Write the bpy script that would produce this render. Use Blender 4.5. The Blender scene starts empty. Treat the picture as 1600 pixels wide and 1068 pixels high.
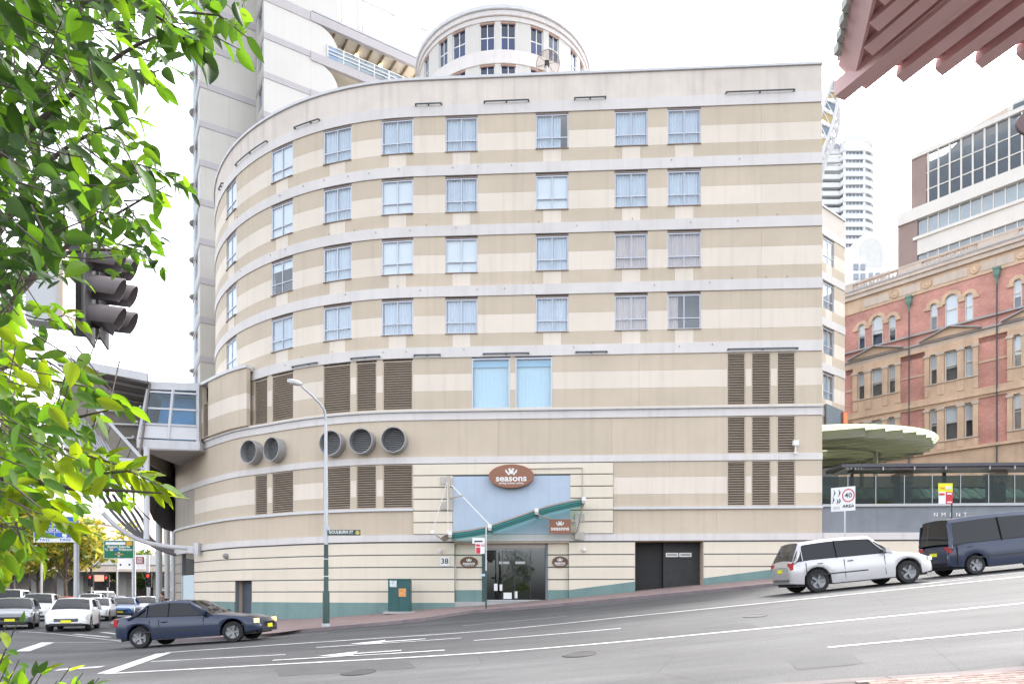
import bpy, bmesh, math, random
from mathutils import Vector, Matrix
random.seed(7)
R = math.radians
scene = bpy.context.scene
col = scene.collection

# ------------------------------------------------------------------ camera
F = 1600 * 24.0 / 36.0          # focal length in photo pixels (24 mm lens, 36 mm sensor)
HY = 927.0                      # eye-level row of the photograph
EYE = 2.0
cam = bpy.data.cameras.new('camera'); cam_o = bpy.data.objects.new('camera', cam); col.objects.link(cam_o)
cam.lens = 24.0; cam.sensor_width = 36.0; cam.sensor_fit = 'HORIZONTAL'
cam.shift_y = (HY - 534.0) / 1600.0
cam.clip_start = 0.1; cam.clip_end = 6000
cam_o.location = (0, 0, EYE); cam_o.rotation_euler = (R(90), 0, 0)
scene.camera = cam_o

# ------------------------------------------------------------------ light
SUN_EL, SUN_AZ = 50.0, 42.0     # azimuth measured from +Y (view direction) towards +X
world = bpy.data.worlds.new('World'); scene.world = world; world.use_nodes = True
wn = world.node_tree; wn.nodes.clear()
sky = wn.nodes.new('ShaderNodeTexSky'); sky.sky_type = 'NISHITA'; sky.sun_disc = False
sky.sun_elevation = R(SUN_EL); sky.sun_rotation = R(SUN_AZ); sky.dust_density = 4.0; sky.air_density = 1.0; sky.ozone_density = 1.0
hs = wn.nodes.new('ShaderNodeHueSaturation'); hs.inputs['Saturation'].default_value = 0.28
bg = wn.nodes.new('ShaderNodeBackground'); bg.inputs['Strength'].default_value = 0.13
wo = wn.nodes.new('ShaderNodeOutputWorld')
wn.links.new(sky.outputs[0], hs.inputs['Color']); wn.links.new(hs.outputs[0], bg.inputs['Color']); wn.links.new(bg.outputs[0], wo.inputs['Surface'])
sun = bpy.data.lights.new('sun', 'SUN'); sun_o = bpy.data.objects.new('sun', sun); col.objects.link(sun_o)
sun.energy = 0.9; sun.angle = R(10); sun.color = (1.0, .965, .92)
sd = Vector((math.sin(R(SUN_AZ)) * math.cos(R(SUN_EL)), math.cos(R(SUN_AZ)) * math.cos(R(SUN_EL)), math.sin(R(SUN_EL))))
sun_o.rotation_euler = (-sd).to_track_quat('-Z', 'Y').to_euler()
vs = scene.view_settings
vs.view_transform = 'Standard'; vs.look = 'None'; vs.gamma = 1.0; vs.exposure = 2.62; vs.use_curve_mapping = False
scene.render.engine = 'CYCLES'
scene.cycles.use_denoising = True
scene.cycles.max_bounces = 8; scene.cycles.transparent_max_bounces = 12
scene.cycles.caustics_reflective = False; scene.cycles.caustics_refractive = False

# ------------------------------------------------------------------ helpers
def V(*a): return Vector(a)
def P(px, py, Y):               # photo pixel at a known distance -> place in the world
    return Vector(((px - 800) / F * Y, Y, (HY - py) / F * Y + EYE))
def lerp(a, b, t): return a + (b - a) * t
def S(x, a, b):
    t = min(1, max(0, (x - a) / (b - a))); return t * t * (3 - 2 * t)

class MB:
    def __init__(s): s.v = []; s.f = []; s.m = []
    def add(s, vs, fs, mi=0):
        n = len(s.v); s.v += [tuple(x) for x in vs]
        for f in fs: s.f.append(tuple(n + i for i in f)); s.m.append(mi)
        return s
    def box(s, c, d, M=None, mi=0):
        c = Vector(c); x, y, z = d[0] / 2, d[1] / 2, d[2] / 2
        vs = [Vector((sx * x, sy * y, sz * z)) for sz in (-1, 1) for sx, sy in ((-1, -1), (1, -1), (1, 1), (-1, 1))]
        if M is not None: vs = [M @ q for q in vs]
        return s.add([c + q for q in vs], [(3, 2, 1, 0), (4, 5, 6, 7), (0, 1, 5, 4), (1, 2, 6, 5), (2, 3, 7, 6), (3, 0, 4, 7)], mi)
    def bar(s, a, b, w, h=None, up=(0, 0, 1), mi=0):      # square bar from a to b
        a = Vector(a); b = Vector(b); h = h or w; d = (b - a); L = d.length
        if L < 1e-6: return s
        d.normalize(); up = Vector(up)
        if abs(d.dot(up)) > .99: up = Vector((0, 1, 0))
        sx = d.cross(up).normalized(); su = sx.cross(d).normalized()
        vs = []
        for q in (a, b):
            for i, j in ((-1, -1), (1, -1), (1, 1), (-1, 1)): vs.append(q + sx * i * w / 2 + su * j * h / 2)
        return s.add(vs, [(3, 2, 1, 0), (4, 5, 6, 7), (0, 1, 5, 4), (1, 2, 6, 5), (2, 3, 7, 6), (3, 0, 4, 7)], mi)
    def tube(s, pts, r, n=10, cap=True, mi=0):
        pts = [Vector(p) for p in pts]; k = len(pts)
        rs = r if isinstance(r, (list, tuple)) else [r] * k
        t0 = (pts[1] - pts[0]).normalized()
        ref = Vector((0, 0, 1)) if abs(t0.z) < .9 else Vector((1, 0, 0))
        nx = t0.cross(ref).normalized(); vs = []
        for i, p in enumerate(pts):
            t = (pts[min(i + 1, k - 1)] - pts[max(i - 1, 0)]).normalized()
            nx = (nx - t * nx.dot(t)).normalized(); ny = t.cross(nx)
            for j in range(n):
                a = 2 * math.pi * j / n; vs.append(p + (nx * math.cos(a) + ny * math.sin(a)) * rs[i])
        fs = []
        for i in range(k - 1):
            for j in range(n):
                fs.append((i * n + j, i * n + (j + 1) % n, (i + 1) * n + (j + 1) % n, (i + 1) * n + j))
        if cap: fs += [tuple(range(n - 1, -1, -1)), tuple(range((k - 1) * n, k * n))]
        return s.add(vs, fs, mi)
    def lathe(s, prof, n=20, M=None, cap=True, mi=0):     # prof: (radius, z) about local z
        vs = []; k = len(prof)
        for r, z in prof:
            for j in range(n):
                a = 2 * math.pi * j / n; q = Vector((r * math.cos(a), r * math.sin(a), z)); vs.append(M @ q if M is not None else q)
        fs = [(i * n + j, i * n + (j + 1) % n, (i + 1) * n + (j + 1) % n, (i + 1) * n + j) for i in range(k - 1) for j in range(n)]
        if cap: fs += [tuple(range(n - 1, -1, -1)), tuple(range((k - 1) * n, k * n))]
        return s.add(vs, fs, mi)
    def prism(s, poly, ext, mi=0):                        # poly: 3-D ring, ext: vector
        poly = [Vector(p) for p in poly]; ext = Vector(ext); n = len(poly)
        vs = poly + [p + ext for p in poly]
        fs = [tuple(range(n - 1, -1, -1)), tuple(range(n, 2 * n))] + [(i, (i + 1) % n, n + (i + 1) % n, n + i) for i in range(n)]
        return s.add(vs, fs, mi)
    def quad(s, a, b, c, d, mi=0): return s.add([a, b, c, d], [(0, 1, 2, 3)], mi)
    def grid(s, pts, mi=0):                               # pts[i][j]
        n = len(pts); m = len(pts[0]); vs = [q for r in pts for q in r]
        return s.add(vs, [(i * m + j, i * m + j + 1, (i + 1) * m + j + 1, (i + 1) * m + j) for i in range(n - 1) for j in range(m - 1)], mi)
    def mesh(s, name, mats, smooth=None):
        me = bpy.data.meshes.new(name); me.from_pydata(s.v, [], s.f)
        if not isinstance(mats, (list, tuple)): mats = [mats]
        for m in mats: me.materials.append(m)
        if len(mats) > 1: me.polygons.foreach_set('material_index', s.m)
        bm = bmesh.new(); bm.from_mesh(me); bmesh.ops.recalc_face_normals(bm, faces=bm.faces)
        if smooth is not None:
            for f in bm.faces: f.smooth = True
            for e in bm.edges:
                if len(e.link_faces) == 2 and e.calc_face_angle(0) > R(smooth): e.smooth = False
        bm.to_mesh(me); bm.free(); me.update()
        return me

def obj(name, mb, mats, parent=None, smooth=None):
    me = mb.mesh(name, mats, smooth) if isinstance(mb, MB) else mb
    o = bpy.data.objects.new(name, me); col.objects.link(o)
    if parent is not None: attach(o, parent)
    return o
def root_matrix(o):
    m = Matrix.LocRotScale(o.location, o.rotation_euler, o.scale)
    return (root_matrix(o.parent) @ o.matrix_parent_inverse @ m) if o.parent else m
def attach(o, parent):          # world-space mesh becomes a child without moving
    o.parent = parent; o.matrix_parent_inverse = root_matrix(parent).inverted()
def tag(o, label, cat, group=None):
    o['label'] = label; o['category'] = cat
    if group: o['group'] = group
    return o
def thing(name, label, cat, loc=(0, 0, 0), rotz=0, group=None):
    o = bpy.data.objects.new(name, None); col.objects.link(o); o.empty_display_size = .3
    o.location = loc; o.rotation_euler = (0, 0, rotz)
    return tag(o, label, cat, group)
def kind(o, k): o['kind'] = k; return o
def dup(o, parent=None):
    c = o.copy(); col.objects.link(c)
    if parent is not None: c.parent = parent
    for ch in list(o.children): dup(ch, c)
    return c
def mesh_thing(name, mb, mats, label, cat, group=None, smooth=None):
    return tag(obj(name, mb, mats, None, smooth), label, cat, group)

# ------------------------------------------------------------------ materials
MT = {}
def mat(name, c, rough=.75, var=.08, scale=1.5, streak=0, bump=0, bscale=40, metal=0, spec=.4, dirt=None, fine=0):
    if name in MT: return MT[name]
    m = bpy.data.materials.new(name); m.use_nodes = True; nt = m.node_tree; N = nt.nodes; L = nt.links
    b = N['Principled BSDF']; b.inputs['Roughness'].default_value = rough; b.inputs['Metallic'].default_value = metal
    b.inputs['Specular IOR Level'].default_value = spec
    tc = N.new('ShaderNodeTexCoord')
    base = (*c, 1)
    if var or streak or fine:
        geo = N.new('ShaderNodeNewGeometry')
        oi = N.new('ShaderNodeObjectInfo')
        n1 = N.new('ShaderNodeTexNoise'); n1.inputs['Scale'].default_value = scale; n1.inputs['Detail'].default_value = 6; n1.inputs['Roughness'].default_value = .6
        L.new(geo.outputs['Position'], n1.inputs['Vector'])
        mr = N.new('ShaderNodeMapRange'); mr.inputs[1].default_value = .3; mr.inputs[2].default_value = .7
        mr.inputs[3].default_value = 1 - var; mr.inputs[4].default_value = 1 + var * .6
        L.new(n1.outputs['Fac'], mr.inputs[0])
        last = mr.outputs[0]
        mu = N.new('ShaderNodeMath'); mu.operation = 'MULTIPLY'
        rr = N.new('ShaderNodeMapRange'); rr.inputs[3].default_value = 1 - var * .45; rr.inputs[4].default_value = 1 + var * .35
        L.new(oi.outputs['Random'], rr.inputs[0]); L.new(last, mu.inputs[0]); L.new(rr.outputs[0], mu.inputs[1]); last = mu.outputs[0]
        if streak:
            mp = N.new('ShaderNodeMapping'); mp.inputs['Scale'].default_value = (2.2, 2.2, .12)
            L.new(geo.outputs['Position'], mp.inputs['Vector'])
            n2 = N.new('ShaderNodeTexNoise'); n2.inputs['Scale'].default_value = 1.6; n2.inputs['Detail'].default_value = 5
            L.new(mp.outputs[0], n2.inputs['Vector'])
            m2 = N.new('ShaderNodeMapRange'); m2.inputs[1].default_value = .5; m2.inputs[2].default_value = .8; m2.inputs[3].default_value = 1; m2.inputs[4].default_value = 1 - streak
            L.new(n2.outputs['Fac'], m2.inputs[0])
            x = N.new('ShaderNodeMath'); x.operation = 'MULTIPLY'; L.new(last, x.inputs[0]); L.new(m2.outputs[0], x.inputs[1]); last = x.outputs[0]
        if fine:
            n3 = N.new('ShaderNodeTexNoise'); n3.inputs['Scale'].default_value = bscale; n3.inputs['Detail'].default_value = 3
            L.new(geo.outputs['Position'], n3.inputs['Vector'])
            m3 = N.new('ShaderNodeMapRange'); m3.inputs[1].default_value = .3; m3.inputs[2].default_value = .7; m3.inputs[3].default_value = 1 - fine; m3.inputs[4].default_value = 1 + fine
            L.new(n3.outputs['Fac'], m3.inputs[0])
            x = N.new('ShaderNodeMath'); x.operation = 'MULTIPLY'; L.new(last, x.inputs[0]); L.new(m3.outputs[0], x.inputs[1]); last = x.outputs[0]
        vm = N.new('ShaderNodeVectorMath'); vm.operation = 'SCALE'; vm.inputs[0].default_value = c
        L.new(last, vm.inputs['Scale'])
        L.new(vm.outputs[0], b.inputs['Base Color'])
    else: b.inputs['Base Color'].default_value = base
    if bump:
        geo = N.new('ShaderNodeNewGeometry')
        nb = N.new('ShaderNodeTexNoise'); nb.inputs['Scale'].default_value = bscale; nb.inputs['Detail'].default_value = 4
        L.new(geo.outputs['Position'], nb.inputs['Vector'])
        bu = N.new('ShaderNodeBump'); bu.inputs['Strength'].default_value = bump; bu.inputs['Distance'].default_value = .02
        L.new(nb.outputs['Fac'], bu.inputs['Height']); L.new(bu.outputs[0], b.inputs['Normal'])
    MT[name] = m; return m
def glass(name, tint=(.85, .93, .97), refl=1.0, base=.04, rough=.02):
    if name in MT: return MT[name]
    m = bpy.data.materials.new(name); m.use_nodes = True; nt = m.node_tree; N = nt.nodes; L = nt.links; N.clear()
    o = N.new('ShaderNodeOutputMaterial'); t = N.new('ShaderNodeBsdfTransparent'); t.inputs[0].default_value = (*tint, 1)
    g = N.new('ShaderNodeBsdfGlossy'); g.inputs['Roughness'].default_value = rough; g.inputs[0].default_value = (.9, .95, 1, 1)
    fr = N.new('ShaderNodeFresnel'); fr.inputs[0].default_value = 1.5
    a = N.new('ShaderNodeMath'); a.operation = 'MULTIPLY_ADD'; a.inputs[1].default_value = refl; a.inputs[2].default_value = base; a.use_clamp = True
    gb = N.new('ShaderNodeNewGeometry'); iv = N.new('ShaderNodeMath'); iv.operation = 'SUBTRACT'; iv.inputs[0].default_value = 1.0; L.new(gb.outputs['Backfacing'], iv.inputs[1])
    ml = N.new('ShaderNodeMath'); ml.operation = 'MULTIPLY'; L.new(a.outputs[0], ml.inputs[0]); L.new(iv.outputs[0], ml.inputs[1])   # no mirror on the pane's inner face
    mx = N.new('ShaderNodeMixShader'); L.new(fr.outputs[0], a.inputs[0]); L.new(ml.outputs[0], mx.inputs[0]); L.new(t.outputs[0], mx.inputs[1]); L.new(g.outputs[0], mx.inputs[2]); L.new(mx.outputs[0], o.inputs[0])
    MT[name] = m; return m
def leaf_mat(name, c, trans, rough=.5, back=.55):
    if name in MT: return MT[name]
    m = bpy.data.materials.new(name); m.use_nodes = True; nt = m.node_tree; N = nt.nodes; L = nt.links; b = N['Principled BSDF']; o = N['Material Output']
    oi = N.new('ShaderNodeObjectInfo'); geo = N.new('ShaderNodeNewGeometry'); n = N.new('ShaderNodeTexNoise'); n.inputs['Scale'].default_value = 9; L.new(geo.outputs['Position'], n.inputs['Vector'])
    ad = N.new('ShaderNodeMath'); ad.operation = 'ADD'; L.new(oi.outputs['Random'], ad.inputs[0]); L.new(n.outputs['Fac'], ad.inputs[1])
    mr = N.new('ShaderNodeMapRange'); mr.inputs[1].default_value = .2; mr.inputs[2].default_value = 1.5; mr.inputs[3].default_value = .65; mr.inputs[4].default_value = 1.45; L.new(ad.outputs[0], mr.inputs[0])
    v1 = N.new('ShaderNodeVectorMath'); v1.operation = 'SCALE'; v1.inputs[0].default_value = c; L.new(mr.outputs[0], v1.inputs['Scale'])
    v2 = N.new('ShaderNodeVectorMath'); v2.operation = 'SCALE'; v2.inputs[0].default_value = trans; L.new(mr.outputs[0], v2.inputs['Scale'])
    b.inputs['Roughness'].default_value = rough; b.inputs['Specular IOR Level'].default_value = .18; L.new(v1.outputs[0], b.inputs['Base Color'])
    t = N.new('ShaderNodeBsdfTranslucent'); L.new(v2.outputs[0], t.inputs[0]); mx = N.new('ShaderNodeMixShader'); mx.inputs[0].default_value = back
    L.new(b.outputs[0], mx.inputs[1]); L.new(t.outputs[0], mx.inputs[2]); L.new(mx.outputs[0], o.inputs[0]); MT[name] = m; return m
def emit(name, c, strength):
    if name in MT: return MT[name]
    m = bpy.data.materials.new(name); m.use_nodes = True; nt = m.node_tree; b = nt.nodes['Principled BSDF']
    b.inputs['Base Color'].default_value = (*c, 1); b.inputs['Emission Color'].default_value = (*c, 1); b.inputs['Emission Strength'].default_value = strength
    MT[name] = m; return m

def text(name, body, size, m, o0, xdir, ndir, parent=None, bold=0., width=None, ext=.004, align='CENTER', squash=1.0, gap=.004):
    """Raised lettering centred at o0, running along xdir, facing ndir."""
    cu = bpy.data.curves.new(name, 'FONT'); cu.body = body; cu.size = size; cu.align_x = align; cu.align_y = 'CENTER'
    cu.extrude = ext; cu.offset = bold; cu.resolution_u = 3
    t = bpy.data.objects.new(name, cu); col.objects.link(t)
    dg = bpy.context.evaluated_depsgraph_get(); me = bpy.data.meshes.new_from_object(t.evaluated_get(dg))
    bpy.data.objects.remove(t); bpy.data.curves.remove(cu)
    X = Vector(xdir).normalized(); Nn = Vector(ndir).normalized(); U = Nn.cross(X).normalized()
    w = max((v.co.x for v in me.vertices), default=1) - min((v.co.x for v in me.vertices), default=0)
    k = (width / w) if width else 1.0
    M = Matrix((X, U, Nn)).transposed().to_4x4()
    o0 = Vector(o0)
    for v in me.vertices: v.co = o0 + X * v.co.x * k + U * v.co.y * squash + Nn * (v.co.z + gap)
    me.materials.append(m); me.name = name
    return obj(name, me, m, parent)

# colours
M_BEIGE = mat('beige_paint', (.585, .495, .385), .8, .07, .5, .10, .15, 60)
M_CREAM = mat('cream_paint', (.75, .665, .57), .8, .05, .5, .10, .12, 60)
M_LAV = mat('pale_band_paint', (.68, .645, .625), .8, .06, .8, .11, .12, 60)
M_PARA = mat('parapet_paint', (.70, .625, .56), .85, .08, .9, .18, .15, 50)
M_GAP = mat('joint_shadow_gap', (.10, .10, .10), .9, 0)
M_COURSE = mat('cream_course_paint', (.74, .66, .54), .75, .04, .6, .05, .12, 60)
M_JOINT = mat('grey_joint_paint', (.16, .18, .19), .8, .05)
M_TEAL = mat('teal_plinth_paint', (.17, .27, .26), .6, .10, 1.2, .12, .1, 40)
M_ALU = mat('aluminium_frame', (.52, .54, .60), .4, .05, metal=.3)
M_SILL = mat('brown_sill', (.36, .29, .25), .6, .1)
M_DARK = mat('dark_interior', (.03, .03, .035), .9, .2)
M_ROOM = mat('room_wall', (.16, .15, .14), .9, .1)
M_CURT = mat('sheer_curtain', (.66, .71, .76), .9, .06, 2)
M_CURTW = mat('warm_curtain', (.66, .55, .51), .9, .06, 2)
M_BLIND = mat('white_blind', (.82, .84, .84), .8, .02)
M_LOUV = mat('bronze_louvre', (.50, .42, .335), .5, .06, metal=.15)
M_LOUVB = mat('louvre_void', (.07, .06, .05), .9, .1)
M_GREYM = mat('grey_metal', (.45, .46, .47), .45, .08, 3, metal=.4)
M_PALEM = mat('pale_metal', (.62, .62, .63), .5, .06, 2, .06)
M_WHITE = mat('white_paint', (.80, .79, .77), .6, .03, 1, .04)
M_BLACK = mat('black_paint', (.02, .02, .022), .5, .1)
M_GLASS = glass('window_glass', (.94, .965, .985), 1.0, .07)
M_GLASSD = glass('dark_glass', (.25, .32, .38), 1.0, .10)
# ------------------------------------------------------------------ ground
def gprof(x):                   # long profile of the street: climbs to the right
    if x < -14: return gprof(-14) + (x + 14) * .02
    g = .064 * x
    if x > -3: g += .0185 * (x + 3) ** 2 / 6 if x < 3 else .0185 * 6 + .037 * (x - 3)
    return g - .0
G0 = gprof(0)
def ground(x, y):
    yy = min(y, 46)
    z = .05 * yy + gprof(max(min(x, 45), -30)) - G0 - .22 * S(yy, 20, 27) - .2 * S(yy, 22, 30) * S(-x, 3, 11)
    t = S(-x, 12, 21)
    t2 = max(t, S(y, 46, 60) * (1 - S(x, -14, 0)))
    return lerp(z, .3, t2)
def on_ground(px, py):          # where the ray through a photo pixel meets the ground
    dx, dz = (px - 800) / F, (HY - py) / F
    a, b = 2.0, 2.0
    y = 2.0
    while y < 300:
        if EYE + dz * y < ground(dx * y, y): break
        a = y; y *= 1.04
    b = y
    for _ in range(30):
        m = (a + b) / 2
        if EYE + dz * m < ground(dx * m, m): b = m
        else: a = m
    return Vector((dx * b, b, ground(dx * b, b)))

def asphalt():
    m = bpy.data.materials.new('asphalt'); m.use_nodes = True; nt = m.node_tree; N = nt.nodes; L = nt.links; b = N['Principled BSDF']; b.inputs['Roughness'].default_value = .82; b.inputs['Specular IOR Level'].default_value = .35
    g = N.new('ShaderNodeNewGeometry')
    def layer(sc, scale, lo, hi, a=.3, c=.7, det=5):
        mp = N.new('ShaderNodeMapping'); mp.inputs['Scale'].default_value = sc; L.new(g.outputs['Position'], mp.inputs['Vector'])
        n = N.new('ShaderNodeTexNoise'); n.inputs['Scale'].default_value = scale; n.inputs['Detail'].default_value = det; L.new(mp.outputs[0], n.inputs['Vector'])
        r = N.new('ShaderNodeMapRange'); r.inputs[1].default_value = a; r.inputs[2].default_value = c; r.inputs[3].default_value = lo; r.inputs[4].default_value = hi; L.new(n.outputs['Fac'], r.inputs[0]); return r.outputs[0]
    ls = [layer((.05, 1.0, 1), .9, .72, 1.22), layer((1, 1, 1), .25, .86, 1.14), layer((.35, 1.2, 1), 2.2, .9, 1.1), layer((1, 1, 1), 55, .72, 1.3, det=2), layer((1, 1, 1), 240, .8, 1.22, det=1)]
    last = ls[0]
    for q in ls[1:]:
        x = N.new('ShaderNodeMath'); x.operation = 'MULTIPLY'; L.new(last, x.inputs[0]); L.new(q, x.inputs[1]); last = x.outputs[0]
    # hairline cracks
    vo = N.new('ShaderNodeTexVoronoi'); vo.feature = 'DISTANCE_TO_EDGE'; vo.inputs['Scale'].default_value = .32; L.new(g.outputs['Position'], vo.inputs['Vector'])
    cr = N.new('ShaderNodeMapRange'); cr.inputs[1].default_value = .0; cr.inputs[2].default_value = .006; cr.inputs[3].default_value = .72; cr.inputs[4].default_value = 1; L.new(vo.outputs['Distance'], cr.inputs[0])
    x = N.new('ShaderNodeMath'); x.operation = 'MULTIPLY'; L.new(last, x.inputs[0]); L.new(cr.outputs[0], x.inputs[1]); last = x.outputs[0]
    v = N.new('ShaderNodeVectorMath'); v.operation = 'SCALE'; v.inputs[0].default_value = (.066, .0655, .067); L.new(last, v.inputs['Scale']); L.new(v.outputs[0], b.inputs['Base Color'])
    nb = N.new('ShaderNodeTexNoise'); nb.inputs['Scale'].default_value = 120; L.new(g.outputs['Position'], nb.inputs['Vector']); bu = N.new('ShaderNodeBump'); bu.inputs['Strength'].default_value = .5; bu.inputs['Distance'].default_value = .01; L.new(nb.outputs['Fac'], bu.inputs['Height']); L.new(bu.outputs[0], b.inputs['Normal'])
    return m
M_ASPH = asphalt()
M_PAVE = mat('brick_red_paving', (.24, .175, .165), .85, .14, .8, 0, .3, 30, fine=.1)
M_KERB = mat('stone_kerb', (.22, .18, .185), .8, .15, 2, 0, .3, 30)
M_LINE = mat('road_paint', (.46, .46, .45), .8, .30, 1.2, fine=.25, bscale=14)
M_CONC = mat('pale_concrete', (.40, .39, .38), .85, .1, .8)
xs = [-600, -300, -160] + [-100 + 4 * i for i in range(15)] + [-40 + i for i in range(101)] + [64, 75, 100, 160, 300, 600]
ys = [-40, -10, -3] + [0 + .8 * i for i in range(60)] + [48 + 2 * i for i in range(20)] + [95, 120, 160, 240, 400, 800, 1500]
mb = MB(); mb.grid([[(x, y, ground(x, y)) for y in ys] for x in xs])
kind(obj('road', mb, M_ASPH, None, 60), 'structure')

def drape(line, w, lift, n=None, mb=None):     # strip of width w along a ground polyline
    pts = []
    for a, b in zip(line[:-1], line[1:]):
        k = max(1, int((b - a).length / .6))
        pts += [a.lerp(b, i / k) for i in range(k)]
    pts.append(line[-1]); L_, R_ = [], []
    for i, p in enumerate(pts):
        t = (pts[min(i + 1, len(pts) - 1)] - pts[max(0, i - 1)]); t.z = 0; t.normalize(); s = Vector((-t.y, t.x, 0)) * w / 2
        for q, A in ((p + s, L_), (p - s, R_)): A.append(Vector((q.x, q.y, ground(q.x, q.y) + lift)))
    mb = mb or MB(); mb.grid([L_, R_]); return mb
def paint(pxs, w, name='lane_line'):
    line = [on_ground(*p) for p in pxs]
    o = obj(name, drape(line, w, .008), M_LINE)
    return kind(o, 'structure')
paint([(258, 1019), (430, 1007), (600, 996), (760, 985), (960, 965), (1280, 933), (1640, 896)], .13)
paint([(164, 1052), (460, 1036), (760, 1019), (960, 1003), (1280, 973), (1640, 938)], .13)
paint([(1294, 1011), (1600, 983), (1660, 977)], .12)
paint([(166, 1051), (256, 1020)], .42, 'stop_line')
paint([(35, 1017), (75, 1003)], .40, 'stop_line')
paint([(75, 1003), (200, 1002)], .13); paint([(30, 986), (200, 1002)], .13)
paint([(116, 990), (172, 995)], .25); paint([(159, 987), (207, 993)], .25); paint([(240, 989), (300, 993)], .22)
paint([(89, 1046), (160, 1041)], .30)
paint([(236, 1033), (446, 1022)], .11); paint([(494, 1011), (721, 996)], .11); paint([(426, 1031), (695, 1015)], .11)
paint([(740, 1000), (970, 981)], .11); paint([(723, 977), (886, 962)], .11); paint([(420, 996), (512, 988)], .10)
paint([(1468, 906), (1610, 893)], .12); paint([(1440, 912), (1520, 903)], .12)
def arrow(px0, px1):             # turn arrow painted in a lane
    a = on_ground(*px0); b = on_ground(*px1); d = (b - a); d.z = 0; L = d.length; d.normalize(); n = Vector((-d.y, d.x, 0))
    pts = [(0, -.09), (L * .55, -.09), (L * .55, -.42), (L, 0), (L * .55, .42), (L * .55, .09), (0, .09)]
    mb = MB(); q = [a + d * u + n * v for u, v in pts]
    mb.add([(p.x, p.y, ground(p.x, p.y) + .016) for p in q], [(0, 1, 5, 6), (2, 3, 4)])
    kind(obj('lane_arrow', mb, M_LINE), 'structure')
arrow((665, 998), (545, 1006)); arrow((627, 1016), (495, 1025))

def slab(name, front, back_fn, h, m, mk, kerb_w=.30, kerb_name='kerb'):
    """Raised pavement behind a kerb line given as ground points."""
    pts = []
    for a, b in zip(front[:-1], front[1:]):
        k = max(1, int((b - a).length / .7)); pts += [a.lerp(b, i / k) for i in range(k)]
    pts.append(front[-1]); rows = []; kf, kt, kb = [], [], []
    for i, p in enumerate(pts):
        bk = back_fn(p); d = (bk - p); d.z = 0
        u = d.normalized()
        kq = p + u * kerb_w
        kf.append(Vector((p.x, p.y, ground(p.x, p.y) - .1))); kt.append(Vector((p.x, p.y, ground(p.x, p.y) + h))); kb.append(Vector((kq.x, kq.y, ground(kq.x, kq.y) + h)))
        row = []
        for j in range(9):
            q = kq.lerp(Vector((bk.x, bk.y, 0)), j / 8); row.append(Vector((q.x, q.y, ground(q.x, q.y) + h - (.004 if j else .004))))
        rows.append(row)
    mb = MB(); mb.grid(rows); o = kind(obj(name, mb, m, None, 60), 'structure')
    # kerb stones, each about 1.2 m long
    i = 0; n = len(pts)
    while i < n - 1:
        j = min(n - 1, i + 2); mb = MB()
        A = [(kf[k], kt[k], kb[k]) for k in range(i, j + 1)]
        g = .006
        def sh(tri, other): return [q.lerp(r, g / max(.1, (q - r).length)) for q, r in zip(tri, other)]
        A[0] = sh(A[0], A[1]); A[-1] = sh(A[-1], A[-2])
        mb.grid([list(t) + [Vector((t[2].x, t[2].y, t[2].z - .2))] for t in A])
        obj(kerb_name + '_stone', mb, mk, o); i = j
    return o
kerb_px = [(395, 997), (440, 990), (508, 984), (600, 976), (660, 970), (700, 963), (740, 957), (800, 953), (883, 946), (960, 939), (1160, 920), (1300, 906), (1640, 872)]

M_IRON = mat('cast_iron', (.035, .034, .034), .6, .2, 6, bump=.4, bscale=30)
for px, py, rr_, lab in ((905, 1022, .34, 'round iron manhole cover in the lane below the entrance'), (560, 1050, .34, 'round iron manhole cover in the near left lane'), (1180, 962, .30, 'small round iron cover in the far right lane')):
    g = on_ground(px, py); n_ = Vector((ground(g.x - .5, g.y) - ground(g.x + .5, g.y), ground(g.x, g.y - .5) - ground(g.x, g.y + .5), 1)).normalized()
    Mx = Matrix.Translation((g.x, g.y, g.z + .006)) @ n_.to_track_quat('Z', 'Y').to_matrix().to_4x4(); mc = MB(); mc.lathe([(.001, .006), (rr_ * .86, .006), (rr_ * .88, .002), (rr_ * .94, .002), (rr_ * .96, .008), (rr_, .006), (rr_, -.02)], 28, Mx)
    mesh_thing('manhole_cover', mc, M_IRON, lab, 'manhole cover', 'iron covers in the road')
def patch(pxs, m):
    q = [on_ground(*p) for p in pxs]; u = 10; rows = []
    for i in range(u + 1): rows.append([(lambda p: Vector((p.x, p.y, ground(p.x, p.y) + .004)))(q[0].lerp(q[1], i / u).lerp(q[3].lerp(q[2], i / u), j / 4)) for j in range(5)])
    kind(obj('asphalt_patch', MB().grid(rows), m), 'structure')
M_PATCH = mat('patched_asphalt', (.055, .055, .057), .85, .15, 1.5, 0, .4, 90, fine=.25)
patch([(1010, 988), (1170, 972), (1185, 979), (1022, 995)], M_PATCH); patch([(430, 1044), (640, 1032), (650, 1043), (436, 1056)], M_PATCH); patch([(1230, 1030), (1330, 1021), (1352, 1036), (1245, 1046)], M_PATCH)
arc_c = Vector((-3.947, 49.234, 0))
kf = [on_ground(*p) for p in kerb_px]
left = [Vector((x, y, 0)) for x, y in ((-27.5, 60), (-27.2, 50), (-25, 43), (-21.5, 36.5), (-17.5, 31.0), (-13.5, 27.0), (-11, 25.0))]
kf = left + kf
def to_wall(p):
    if p.x > -7: return Vector((p.x, 33.6 - .0534 * p.x, 0))
    d = arc_c - p; d.z = 0; return p + d.normalized() * max(1.0, d.length - 15)
slab('pavement', kf, to_wall, .13, M_PAVE, M_KERB)
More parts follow.
